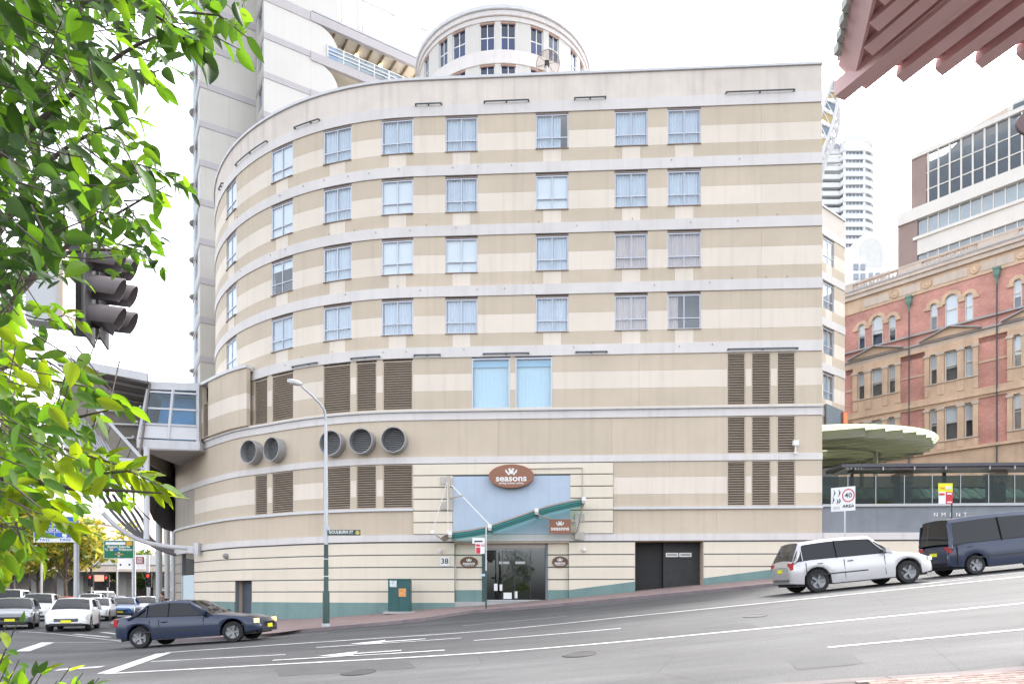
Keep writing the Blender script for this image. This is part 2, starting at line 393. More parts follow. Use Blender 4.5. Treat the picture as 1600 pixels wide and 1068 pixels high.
# ------------------------------------------------------------------ hotel: plan paths
class Path:
    def __init__(s, pts):
        s.p = [Vector((x, y)) for x, y in pts]; s.c = [0]
        for a, b in zip(s.p[:-1], s.p[1:]): s.c.append(s.c[-1] + (b - a).length)
        s.L = s.c[-1]
    def at(s, t):
        import bisect
        t = max(0, min(s.L - 1e-6, t)); i = max(0, bisect.bisect_right(s.c, t) - 1); i = min(i, len(s.p) - 2)
        a, b = s.p[i], s.p[i + 1]; d = (b - a).normalized()
        return a + d * (t - s.c[i]), Vector((-d.y, d.x)), d
    def px(s, px):              # arc length where the sight line of a photo column meets the path
        k = (px - 800) / F
        for i in range(len(s.p) - 1):
            a, b = s.p[i], s.p[i + 1]; fa, fb = a.x - k * a.y, b.x - k * b.y
            if fa >= 0 >= fb: return s.c[i] + (fa / (fa - fb) if fa != fb else 0) * (b - a).length
        return s.L
SL = .0534
def flatY(x): return 33 - SL * x
arcC = Vector((-3.947, 49.234)); arcR = 16.0
flat = [(14.64, flatY(14.64)), (8, flatY(8)), (0, flatY(0)), (-4.8, flatY(-4.8))]
a0 = math.atan2(flatY(-4.8) - arcC.y, -4.8 - arcC.x)
arc = [(arcC.x + arcR * math.cos(a0 - i * R(2.5)), arcC.y + arcR * math.sin(a0 - i * R(2.5))) for i in range(1, 45)]
PM = Path(flat + arc)
def catmull(p, n=8):
    out = []
    for i in range(1, len(p) - 2):
        a, b, c, d = [Vector(q) for q in p[i - 1:i + 3]]
        for k in range(n):
            t = k / n
            out.append(tuple(.5 * ((2 * b) + (-a + c) * t + (2 * a - 5 * b + 4 * c - d) * t * t + (-a + 3 * b - 3 * c + d) * t ** 3)))
    out.append(p[-2]); return out
barc = [q for q in arc if q[0] > -13.2]
PB = Path(flat + barc + catmull([barc[-2], barc[-1], (-14.9, 37.1), (-17.07, 39.0), (-19.05, 41.06), (-21.0, 43.3), (-22.4, 45.4), (-23.3, 48), (-23.6, 51), (-23.4, 54)])[1:])
def Z(y): return (HY - y) * 33 / F + EYE      # height of a row read on the facade at photo column 800
def curved(path, s0, s1, z0, z1, out, th, mb=None, gap=0, zt=None):
    s0 += gap; s1 -= gap; z0 += gap; z1 -= gap
    n = max(1, int(math.ceil((s1 - s0) / .8))) if path.at(s1)[0].x < -4.5 else 1
    rows = []
    for i in range(n + 1):
        s = s0 + (s1 - s0) * i / n; p, nn, d = path.at(s)
        f = p + nn * out; b = p + nn * (out - th)
        zz = z1 if zt is None else zt(s)
        zb = z0(s) if callable(z0) else z0
        rows.append([(f.x, f.y, zb), (f.x, f.y, zz), (b.x, b.y, zz), (b.x, b.y, zb)])
    mb = mb or MB(); vs = [q for r in rows for q in r]; fs = [(0, 1, 2, 3), (n * 4 + 3, n * 4 + 2, n * 4 + 1, n * 4)]
    for i in range(n):
        for j in range(4): fs.append((i * 4 + j, (i + 1) * 4 + j, (i + 1) * 4 + (j + 1) % 4, i * 4 + (j + 1) % 4))
    return mb.add(vs, fs)
def panel(name, path, s0, s1, z0, z1, out, th, m, parent, gap=.004, maxlen=1e9):
    k = max(1, int(math.ceil((s1 - s0) / maxlen)))
    for i in range(k):
        a, b = s0 + (s1 - s0) * i / k, s0 + (s1 - s0) * (i + 1) / k
        if b - a > .03: obj(name, curved(path, a, b, z0, z1, out, th, gap=gap), m, parent, 30)
def spans(a, b, holes):         # complement of holes inside [a, b]
    holes = sorted(holes); cur = a; r = []
    for h0, h1 in holes:
        if h0 - cur > .02: r.append((cur, h0))
        cur = max(cur, h1)
    if b - cur > .02: r.append((cur, b))
    return r

hotel = thing('hotel_building', 'curved hotel block striped in beige and cream with rows of windows', 'hotel', (0, 33, Z(960)))
sEndM = PM.L; sEndB = PB.px(273) + 6
# --- core and roof
def offset_poly(path, s1, o, n=70):
    r = []
    for i in range(n + 1):
        p, nn, d = path.at(s1 * i / n); q = p + nn * o; r.append((q.x, q.y))
    return r
mb = MB(); po = offset_poly(PM, PM.L - 4, -.75); po += [(-6, 62), (13.9, 62)]
mb.prism([(x, y, Z(160)) for x, y in po], (0, 0, .3)); obj('roof', mb, M_CONC, hotel)
mb = MB(); n = len(po)
for i in range(n):
    (x, y), (x2, y2) = po[i], po[(i + 1) % n]
    mb.quad((x, y, Z(840)), (x2, y2, Z(840)), (x2, y2, Z(160)), (x, y, Z(160)))
obj('inner_wall', mb, M_ROOM, hotel)
# right return wall
mb = MB(); mb.box((14.50, 46, (Z(118) - 1) / 2), (.25, 27.3, Z(118) + 1)); obj('side_wall', mb, M_CREAM, hotel)

# --- upper floors
obj('inner_parapet', curved(PM, PM.px(705), PM.px(395), Z(158), Z(117) + .42, -.95, .25), M_PARA, hotel, 30); obj('inner_coping', curved(PM, PM.px(706), PM.px(394), Z(117) + .42, Z(117) + .52, -.90, .35), M_PALEM, hotel, 30)
tops = [161.4, 255.1, 350.0, 445.0, 540.3]
WPX = [1069, 986.2, 862.7, 721, 621, 527, 440.5, 361]
WS = [PM.px(p) for p in WPX]; HW = .785
wh = [(s - HW, s + HW) for s in WS]
for i, y in enumerate(tops):
    panel('string_course', PM, 0, sEndM, Z(y + 16.4), Z(y), .05, .30, M_LAV, hotel, .001, 6.5)
panel('parapet', PM, 0, sEndM, Z(161.2), Z(121.4), .02, .25, M_PARA, hotel, .002, 6.5)
panel('coping', PM, -.0, sEndM, Z(121.3), Z(117.3), .10, .40, M_PALEM, hotel, .001, 6.5)
for i in range(4):
    zt, zb = Z(tops[i] + 16.5), Z(tops[i + 1])
    zc1, zc0 = zt - Z(0) + Z(28.6), zb + (Z(0) - Z(20.6))
    for a, b in spans(0, sEndM, wh):
        L = b - a
        ml = 20 if L < 3 else (L / 2 + .01 if L < 9 else 4.5)
        panel('wall_panel', PM, a, b, zc1, zt, 0, .25, M_BEIGE, hotel, .003, ml)
        panel('wall_panel', PM, a, b, zc0, zc1, 0, .25, M_CREAM, hotel, .003, ml)
    ins = [(s - .44, s + .44) for s in WS]
    for a, b in spans(0, sEndM, ins): panel('wall_panel', PM, a, b, zb, zc0 - .001, 0, .25, M_BEIGE, hotel, .003, 4.5)
    for a, b in ins: panel('wall_panel', PM, a, b, zb, zc0 - .001, .003, .25, M_CREAM, hotel, .002)

# --- windows
def frame_mb(w, h, t, d, mull=(), trans=(), y0=0):
    mb = MB()
    for x in (-w / 2 + t / 2, w / 2 - t / 2): mb.box((x, y0, h / 2), (t, d, h))
    for z in (t / 2, h - t / 2): mb.box((0, y0, z), (w - 2 * t, d * .98, t))
    for x in mull: mb.box((x, y0, h / 2), (t * .8, d * .9, h - 2 * t))
    for z in trans: mb.box((0, y0, z), (w - 2 * t, d * .94, t * .9))
    return mb
def curtain_mb(w, h, y, folds=14, amp=.03, x0=0, seed=1):
    rnd = random.Random(seed); n = folds * 4; pts = []; ph = 0
    for i in range(n + 1):
        ph += rnd.uniform(1.1, 1.7) * 1.0
        pts.append((x0 - w / 2 + w * i / n, y + amp * (1 + .3 * rnd.random()) * math.sin(ph)))
    mb = MB(); mb.grid([[(x, yy, 0.0), (x, yy * 1.0, h)] for x, yy in pts]); return mb
WWID, WHEI = 1.57, Z(0) - Z(53.4)
zsplit = WHEI * .325
frame_me = frame_mb(WWID, WHEI, .055, .07, (0,), (zsplit,)).mesh('window_frame', M_ALU)
pm1 = MB().box((0, 0, 0), (WWID / 2 - .06, .008, WHEI - zsplit - .09)).mesh('pane', M_GLASS)
pm2 = MB().box((0, 0, 0), (WWID / 2 - .06, .008, zsplit - .09)).mesh('pane', M_GLASS)
sill_me = MB().box((0, -.05, -.015), (WWID + .02, .16, .022)).mesh('sill', M_SILL)
head_me = MB().box((0, -.0, WHEI + .035), (WWID, .12, .045)).mesh('head_shade_strip', M_SILL)  # dark strip painted in for the shade under the window head
curt_mes = {}
for k in range(4):
    curt_mes['sheer%d' % k] = curtain_mb(WWID - .1, WHEI - .1, .09, 11, .035, 0, k).mesh('curtain', M_CURT, 60)
    curt_mes['warm%d' % k] = curtain_mb(WWID - .1, WHEI - .1, .09, 13, .03, 0, k).mesh('curtain', M_CURTW, 60)
curt_mes['part0'] = curtain_mb(WWID - .4, WHEI - .1, .09, 10, .03, -.17, 5).mesh('curtain', M_CURT, 60)
curt_mes['blind0'] = MB().box((0, .06, WHEI * .5), (WWID - .12, .01, WHEI * .96)).mesh('curtain', M_BLIND)
curt_mes['half0'] = MB().box((0, .06, WHEI * .86), (WWID - .12, .01, WHEI * .24)).mesh('curtain', M_BLIND)
curt_mes['pull0'] = curtain_mb(WWID * .3, WHEI - .1, .09, 5, .03, -.5, 6).mesh('curtain', M_CURTW, 60)
def sub(name, me, parent, loc=(0, 0, 0)):
    o = bpy.data.objects.new(name, me); col.objects.link(o); o.parent = parent; o.location = loc; return o
def place_window(path, s, zb, ct, parent, rec=-.07):
    p, nn, d = path.at(s)
    o = bpy.data.objects.new('window', frame_me); col.objects.link(o)
    o.location = (p.x + nn.x * rec, p.y + nn.y * rec, zb); o.rotation_euler = (0, 0, math.atan2(nn.x, -nn.y))
    attach(o, parent)
    zu = (zsplit + WHEI) / 2; zl = zsplit / 2
    for sx in (-1, 1):
        sub('pane', pm1, o, (sx * WWID / 4 * .985, 0, zu)); sub('pane', pm2, o, (sx * WWID / 4 * .985, 0, zl))
    sub('sill', sill_me, o); sub('head_shade_strip', head_me, o)
    c = sub('curtain', curt_mes[ct], o)
    if ct[:4] not in ('blin', 'half'): c.location.z = .05
ctypes = [['sheer0', 'sheer1', 'part0', 'sheer2', 'sheer0', 'sheer1', 'blind0', 'sheer3'],
          ['sheer2', 'sheer0', 'blind0', 'sheer3', 'blind0', 'sheer1', 'blind0', 'sheer1'],
          ['warm1', 'warm2', 'sheer1', 'blind0', 'blind0', 'sheer2', 'half0', 'sheer2'],
          ['pull0', 'warm0', 'sheer3', 'sheer1', 'sheer2', 'sheer0', 'sheer3', 'sheer0']]
for i in range(4):
    zt, zb = Z(tops[i] + 16.5), Z(tops[i + 1])
    for j, s in enumerate(WS):
        place_window(PM, s, zb + (Z(0) - Z(20.6)) + .012, ctypes[i][j], hotel)

# --- long lamp bars on the string courses
M_BAR = mat('dark_bar', (.12, .14, .15), .5, .1)
def light_bar(path, pa, pb, z):
    a, b = sorted((path.px(pa), path.px(pb))); mb = MB(); n = max(2, int((b - a) / .5)); pts = []
    for i in range(n + 1):
        p, nn, d = path.at(a + (b - a) * i / n); q = p + nn * .14; pts.append((q.x, q.y, z))
    mb.tube(pts, .035, 6)
    for i in (0, n // 2, n):
        q = Vector(pts[i]); p, nn, d = path.at(a + (b - a) * i / n); mb.bar(q, q - Vector((nn.x, nn.y, 0)) * .13, .06, .07)
    obj('lamp_bar', mb, M_BAR, hotel)
for a, b in ((1240, 1134), (946, 898), (826, 757), (690, 650), (500, 462), (419, 371), (350, 345)): light_bar(PM, a, b, Z(160))
for a, b in ((1245, 1137), (948, 900), (826, 756), (688, 648), (594, 550), (497, 459)): light_bar(PM, a, b, Z(553))
# little wall fixings
mb = MB()
for i in range(1, 5):
    for k in range(26):
        s = 1 + k * 1.35 + (i % 2) * .4
        if s > PM.px(350): break
        if random.random() < .45: continue
        p, nn, d = PM.at(s + random.uniform(-.3, .3)); q = p + nn * .06; mb.box((q.x, q.y, Z(tops[i] + random.choice((4, -2, 6)))), (.035, .05, .045))
kind(obj('wall_fixing', mb, M_SILL, hotel), 'stuff')

# --- podium storeys
LOUV_R = [(1243, 1214), (1204.5, 1174), (1165, 1136)]
LOUV_L = [(645, 598), (588.5, 556.5), (548, 505), (458.5, 425), (418, 398)]
BW = [(863, 805), (797, 737)]
def sp(path, a, b): return tuple(sorted((path.px(a), path.px(b))))
sP = PB.px(392)
def stripes(path, levels, mats, s0, s1, holes, ml=4.6, out=0):
    for (za, zb), m in zip(zip(levels[:-1], levels[1:]), mats):
        for a, b in spans(s0, s1, holes): panel('wall_panel', path, a, b, zb, za, out, .25, m, hotel, .003, ml)
def louvre(path, a, b, z1, z0, pitch=.125, rec=.0):
    s0, s1 = sp(path, a, b); p0, n0, d = path.at(s0); p1, n1, d = path.at(s1); nm = ((n0 + n1) / 2).normalized()
    c = (p0 + p1) / 2; ang = math.atan2(nm.x, -nm.y); w = (p1 - p0).length; h = z1 - z0
    o = obj('louvre', frame_mb(w, h, .05, .12), M_LOUV); o.location = (c.x + nm.x * (-.07 + rec), c.y + nm.y * (-.07 + rec), z0); o.rotation_euler = (0, 0, ang); attach(o, hotel)
    mb = MB(); n = int(h / pitch)
    for k in range(n):
        z = .07 + (h - .14) * (k + .5) / n
        mb.box((0, 0, z), (w - .1, .10, .022), Matrix.Rotation(R(-32), 3, 'X'))
    kind(sub('slats', mb.mesh('slats', M_LOUV), o), 'stuff')
    sub('backing', MB().box((0, .14, h / 2), (w, .02, h)).mesh('backing', M_LOUVB), o)
# storey 1: between 556 and 638
holes = [sp(PM, *q) for q in LOUV_R + BW + LOUV_L]
sM1 = PM.px(392.5)
stripes(PM, [Z(556.8), Z(582), Z(609), Z(638.2)], [M_BEIGE, M_CREAM, M_BEIGE], 0, sM1 + .6, holes)
for q in LOUV_R + LOUV_L: louvre(PM, *q, Z(557.5 if q[0] > 1000 else 560), Z(637.5))
hP = [sp(PB, 333, 324), sp(PB, 321, 314)]
stripes(PB, [14.0, Z(582), Z(609), Z(638.2)], [M_BEIGE, M_CREAM, M_BEIGE], sP, sEndB, hP, 5, .28)
panel('coping', PB, sP - .03, sEndB, 14.0, 14.16, .36, .5, M_PALEM, hotel, .001, 5)
for q in ((333, 324), (321, 314)): louvre(PB, *q, Z(574), Z(637), rec=.25)
po2 = [PB.at(sP + (sEndB - sP) * i / 20) for i in range(21)]
mb = MB(); ring = [(q[0].x + q[1].x * .1, q[0].y + q[1].y * .1, 13.9) for q in po2]
ring += [(arcC.x, arcC.y, 13.9)]; mb.prism(ring, (0, 0, .09)); obj('terrace', mb, M_CONC, hotel)
# big pale windows
for a, b in BW:
    s0, s1 = sp(PM, a, b); p, nn, d = PM.at((s0 + s1) / 2); w = s1 - s0; h = Z(558.5) - Z(638)
    o = obj('window', frame_mb(w, h, .07, .08), M_ALU); o.location = (p.x - nn.x * .06, p.y - nn.y * .06, Z(638)); o.rotation_euler = (0, 0, math.atan2(nn.x, -nn.y)); attach(o, hotel)
    sub('pane', MB().box((0, 0, h / 2), (w - .12, .01, h - .12)).mesh('pane', glass('blue_glass', (.83, .92, .965), 1.0, .06)), o)
    sub('curtain', curtain_mb(w - .15, h - .45, .18, 10, .008, 0, 3).mesh('curtain', M_BLIND, 60), o, (0, 0, .05))
    sub('blind_box', MB().box((0, .14, h - .25), (w - .14, .1, .3)).mesh('blind_box', mat('blue_blind_box', (.45, .62, .72), .6)), o)
# string courses of the podium
EX = .0
panel('sill_course', PB, 0, sEndB, Z(642.2), Z(638.3), .14, .4, M_PALEM, hotel, .001, 8)
panel('sill_course', PB, 0, sEndB, Z(640.6), Z(638.3), .145, .1, M_CREAM, hotel, .001, 8)
panel('string_course', PB, 0, sEndB, Z(654.4), Z(642.3), .05, .3, M_LAV, hotel, .001, 6)
h2 = [sp(PB, *q) for q in LOUV_R]
stripes(PB, [Z(654.6), Z(712)], [M_BEIGE], 0, sEndB, h2, 6)
for q in LOUV_R: louvre(PB, *q, Z(655), Z(711.5))
panel('string_course', PB, 0, sEndB, Z(722.5), Z(712.2), .05, .3, M_LAV, hotel, .001, 6)
ENT = sp(PB, 958, 646)
h3 = [sp(PB, *q) for q in LOUV_R + LOUV_L] + [ENT]
sDark = PB.px(304)
stripes(PB, [Z(722.8), Z(746.5), Z(773), Z(792.6)], [M_BEIGE, M_CREAM, M_BEIGE], 0, sDark, h3)
M_SHB = mat('shaded_weathered_beige', (.40, .355, .30), .85, .09, .8, .15)  # darker beige holds the shade under the station; streaks are weathering
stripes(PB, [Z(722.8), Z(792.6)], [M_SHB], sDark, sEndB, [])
for q in LOUV_R + LOUV_L: louvre(PB, *q, Z(723.2), Z(792))
for a, b in spans(0, sEndB, [ENT]):
    panel('sill_course', PB, a, b, Z(796.8), Z(792.8), .11, .35, M_PALEM, hotel, .001, 8)
    panel('wall_panel', PB, a, b, Z(834), Z(796.9), 0, .25, M_BEIGE, hotel, .003, 6)
panel('string_course', PB, 0, PB.px(300), Z(845), Z(834.2), .06, .35, M_LAV, hotel, .001, 9)
# lower-left drum of the base
panel('wall_panel', PB, PB.px(300), sEndB, Z(846), Z(834.2), .06, .35, M_LAV, hotel, .002, 6)

# --- cream courses with dark joints: base storey
DRV = sp(PB, 1099, 992); DOOR = sp(PB, 889, 710); NICHE = sp(PB, 393.5, 367)
cy = [847.2, 866.8, 886, 905.4, 924.6, 944, 963.5, 983, 1003]
BL = sp(PB, 303.5, 284)
for a, b in spans(0, sEndB, [DRV, DOOR, NICHE, BL]):
    panel('joint_backing', PB, a, b, Z(1010), Z(845.2), -.04, .2, M_JOINT, hotel, 0, 12)
for i in range(len(cy) - 1):
    z1, z0 = Z(cy[i] + .0), Z(cy[i + 1] - 1.7)
    hs_ = [DRV, DOOR, BL] + ([NICHE] if i >= 3 else [])
    for a, b in spans(0, sEndB, hs_):
        gl = lambda s: ground(*PB.at(s)[0])
        if z1 < min(gl(a), gl(b)) - .3: continue
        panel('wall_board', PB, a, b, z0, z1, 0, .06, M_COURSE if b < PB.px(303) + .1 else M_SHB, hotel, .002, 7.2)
panel('joint_backing', PB, NICHE[0], NICHE[1], Z(904.2), Z(845.2), -.04, .2, M_JOINT, hotel, 0)
# teal plinth
def plinth(a, b, top):
    mb = curved(PB, a, b, -2.2, 0, .035, .08, zt=top); obj('plinth', mb, M_TEAL, hotel)
zl = lambda s: Z(941)
for a, b in spans(sp(PB, 710, 303.5)[0], PB.px(303.5), [NICHE]): plinth(a, b, zl)
g0 = lambda s: ground(*PB.at(s)[0]) + .12
sA, sB_ = PB.px(992), PB.px(889)
plinth(sA, sB_, lambda s: lerp(Z(908), Z(921), min(1, (s - sA) / (PB.px(905) - sA))))
plinth(0, PB.px(1099), lambda s: lerp(Z(880), Z(903), s / PB.px(1099)))
# niche (dark recess with a little vent door)
def recess(name, s01, ztop, zbot, depth, m, side):
    (p, n1, d), (q, n2, d2) = PB.at(s01[0]), PB.at(s01[1]); mb = MB(); nm = Vector((n1.x, n1.y, 0))
    A = Vector((p.x, p.y, 0)); B = Vector((q.x, q.y, 0)); b1 = A - nm * depth; b2 = B - nm * depth
    z = Vector((0, 0, 1))
    mb.quad(b1 + z * zbot, b2 + z * zbot, b2 + z * ztop, b1 + z * ztop, 0)
    mb.quad(A + z * zbot, b1 + z * zbot, b1 + z * ztop, A + z * ztop, 1); mb.quad(B + z * zbot, b2 + z * zbot, b2 + z * ztop, B + z * ztop, 1)
    mb.quad(A + z * ztop, b1 + z * ztop, b2 + z * ztop, B + z * ztop, 1); mb.quad(A + z * zbot, b1 + z * zbot, b2 + z * zbot, B + z * zbot, 1)
    return obj(name, mb, [m, side], hotel)
recess('niche', NICHE, Z(904), -1.5, .5, mat('niche_grey', (.10, .12, .15), .6, .2), M_BEIGE)
# pale door at the left end
(p, nn, d) = PB.at((BL[0] + BL[1]) / 2); w = BL[1] - BL[0]
o = obj('side_door', MB().box((0, 0, 1.15), (w, .06, 3.7)), mat('pale_blue_door', (.55, .66, .70), .5, .04)); o.location = (p.x - nn.x * .1, p.y - nn.y * .1, .15); o.rotation_euler = (0, 0, math.atan2(nn.x, -nn.y)); attach(o, hotel)
sub('door_frame', MB().box((w / 2 - .06, -.05, 1.15), (.12, .06, 3.7)).box((-w / 2 + .06, -.05, 1.15), (.12, .06, 3.7)).mesh('door_frame', M_GREYM), o)

# --- round ventilation pipes
for px, py in ((399, 707.5), (435, 703.5), (523.5, 694.5), (569.5, 691.5), (618.5, 689.5)):
    s = PB.px(px); p, nn, d = PB.at(s); Yp = p.y; z = (HY - py) / F * Yp + EYE
    rz = math.atan2(nn.x, -nn.y)
    Mx = Matrix.Rotation(rz, 4, 'Z') @ Matrix.Rotation(R(90), 4, 'X')
    mb = MB(); mb.lathe([(.58, -.05), (.62, -.05), (.62, .48), (.58, .48), (.58, -.05)], 32, Mx, cap=False)
    o = obj('vent_pipe', mb, mat('vent_grey', (.36, .36, .36), .5, .08, 2, metal=.3), None, 40); o.location = (p.x, p.y, z); attach(o, hotel)
    mb = MB(); mb.lathe([(.0, .02), (.60, .02)], 32, Mx, cap=False); b = obj('backing', mb, M_LOUVB); b.parent = o
    mb = MB()
    for k in range(-6, 7):
        zz = k * .09; ww = 2 * math.sqrt(max(.01, .595 ** 2 - zz * zz)); mb.box((0, 0, 0), (.001, .001, .001)) if False else None
        Mr = Matrix.Rotation(rz, 3, 'Z'); mb.box(Mr @ Vector((0, -.12, zz)), (ww, .09, .018), Mr @ Matrix.Rotation(R(-30), 3, 'X'))
    sl = obj('slats', mb, M_GREYM); sl.parent = o; kind(sl, 'stuff')
# small round wall lamp and security camera
def wall_item(px, py, path=PB, out=.1):
    p, nn, d = path.at(path.px(px)); return Vector((p.x + nn.x * out, p.y + nn.y * out, (HY - py) / F * p.y + EYE)), nn
c, nn = wall_item(355, 868); mb = MB(); Mx = Matrix.Translation(c) @ Matrix.Rotation(math.atan2(nn.x, -nn.y), 4, 'Z') @ Matrix.Rotation(R(90), 4, 'X')
mb.lathe([(.02, .14), (.10, .12), (.15, .05), (.15, -.1)], 14, Mx); mesh_thing('wall_lamp', mb, mat('lamp_grey', (.25, .26, .25), .4), 'round grey bulkhead lamp on the cream boards left of the dark niche', 'lamp', 'wall lamps', 40)
for px, py, wh_ in ((688.5, 860.5, 'left of the entrance above the house number'), (912.5, 858.5, 'right of the entrance beside the brown oval')):
    c, nn = wall_item(px, py, PB, .08); mb = MB(); mb.box(c, (.16, .14, .12)); mb.box(c + V(0, -.09, .02), (.10, .06, .16))
    mesh_thing('wall_light', mb, M_WHITE, 'small box light on the cream wall ' + wh_, 'lamp', 'box lights by the entrance')
c, nn = wall_item(1241, 693, PB, .18); mb = MB(); mb.box(c, (.26, .16, .24)); mb.bar(c + V(0, 0, -.12), c + V(0, .05, -.45), .06); mb.box(c + V(.0, 0, -.47), (.2, .1, .05))
mesh_thing('security_camera', mb, M_WHITE, 'white security camera on the edge of the right louvres', 'camera')
# ------------------------------------------------------------------ hotel entrance
def FP(px, py, out=0.0):        # point on (or in front of) the flat facade
    Yp = 33 / (1 + SL * (px - 800) / F)
    p = P(px, py, Yp); return p + Vector((-SL, -1, 0)).normalized() * out
FN = Vector((-SL, -1, 0)).normalized(); FX = Vector((1, -SL, 0)).normalized(); UZ = Vector((0, 0, 1))
FROT = Matrix((FX, -FN, UZ)).transposed()
def fbox(px0, px1, py0, py1, o0, o1, mb=None, mi=0):
    """Box on the facade between pixel columns and rows (rows read at column 800), from o0 to o1 in front."""
    a = FP(px0, 0); b = FP(px1, 0); z0, z1 = Z(py1), Z(py0)
    c = (a + b) / 2 + FN * (o0 + o1) / 2; c.z = (z0 + z1) / 2
    return (mb or MB()).box(c, ((b - a).length, o1 - o0, z1 - z0), FROT, mi)
M_BLUEP = mat('pale_blue_panel', (.47, .55, .66), .7, .06, 1.2, .08)
M_BROWN = mat('brown_sign', (.27, .115, .065), .35, .05)
M_BROWND = mat('dark_brown_sign', (.13, .06, .03), .4, .05)
# cream boards round the porch
ey = [723.5, 741.6, 760.2, 778.6, 797, 815.2, 834]
o = obj('porch_backing', fbox(646, 958, 723, 834.2, -.1, .02), M_JOINT, hotel)
for i in range(6):
    for a, b in ((646.5, 707.5), (891, 957.5)) if i else ((646.5, 957.5),):
        obj('wall_board', fbox(a, b, ey[i] + .9, ey[i + 1] - .7, .02, .10), M_COURSE, hotel)
obj('blue_panel', fbox(708, 891, 743.6, 834, .02, .075), M_BLUEP, hotel)
# door recess
obj('porch_soffit', fbox(710, 889, 845.3, 848, -1.6, .0), M_BEIGE, hotel)
obj('porch_back', fbox(706, 893, 845, 960, -1.9, -1.6), M_DARK, hotel)
for a, b in ((710.3, 757), (856, 888.7)):
    for i in range(5):
        obj('wall_board', fbox(a, b, cy[i] + .3, min(cy[i + 1] - 1.7, 921 if a < 800 else 921), -.28, -.2), M_COURSE, hotel)
    obj('joint_backing', fbox(a, b, 846, 922, -.33, -.28), M_JOINT, hotel)
    obj('plinth', fbox(a, b, 921, 962, -.34, -.17), M_TEAL, hotel)
obj('door_post', fbox(752.5, 757.4, 848, 950, -.4, -.16), mat('teal_dark', (.05, .09, .09), .5), hotel)
obj('door_post', fbox(852.2, 856, 848, 950, -.4, -.15), M_JOINT, hotel)
obj('door_header', fbox(757.5, 852, 848, 856, -.42, -.2), mat('grey_beige_header', (.40, .36, .32), .7), hotel)
# four glass leaves
dd = obj('glass_door', fbox(757.5, 852, 856.2, 858, -.40, -.30), M_GREYM, hotel)
xs_ = [757.8, 783.5, 797.5, 811.5, 826.5, 851.8]
xs_ = [757.8, 784.5, 804.0, 829.0, 851.8]
M_DGL = glass('door_glass', (.10, .17, .24), 1.0, .08)
for a, b in zip(xs_[:-1], xs_[1:]):
    pn = obj('pane', fbox(a + .4, b - .4, 858, 939, -.36, -.345), M_DGL, dd)
    obj('stile', fbox(b - .5, b + .3, 858, 939, -.385, -.33), mat('door_black', (.03, .04, .05), .4), dd)
obj('door_rail', fbox(757.8, 851.8, 936.5, 939, -.385, -.33), M_GREYM, dd)
for px in (787, 812): obj('door_decal', fbox(px - 8, px + 8, 876, 880, -.344, -.340), mat('decal_grey', (.5, .5, .5), .6), dd)
for a, b, c_, d_ in ((771, 776.5, 911, 922), (780, 785, 912, 922), (786, 799, 925, 935), (803, 808, 923, 934)):
    obj('notice', fbox(a, b, c_, d_, -.343, -.339), M_WHITE, dd)
# lobby floor and back wall light
obj('threshold', fbox(710, 889, 939.5, 975, -1.6, -.05), M_CONC, hotel)
# driveway roller doors
dw = obj('driveway_opening', fbox(992, 1099, 845, 930, -1.4, -1.2), M_ROOM, hotel)
obj('roller_door', fbox(1040, 1099, 846, 925, -.75, -.68), mat('roller_dark', (.035, .035, .036), .6, .2, 3), hotel)
obj('roller_door', fbox(992, 1039, 846, 925, -.95, -.88), mat('roller_dark2', (.022, .022, .024), .6, .2, 3), hotel)
for a, b in ((1044, 1064), (1065.5, 1085)):
    s_ = obj('clearance_plate', fbox(a, b, 862.5, 869, -.67, -.655), M_WHITE, hotel)
    obj('lettering_bar', fbox(a + 2, b - 2, 864.8, 866.6, -.654, -.650), M_JOINT, s_)
for a, b in ((991.6, 992.4), (1098.6, 1099.4)): obj('driveway_reveal', fbox(a, b, 845.5, 930, -1.2, .0), M_BEIGE, hotel)
obj('driveway_soffit', fbox(992.5, 1098.5, 844.9, 845.8, -1.2, -.05), M_BEIGE, hotel)

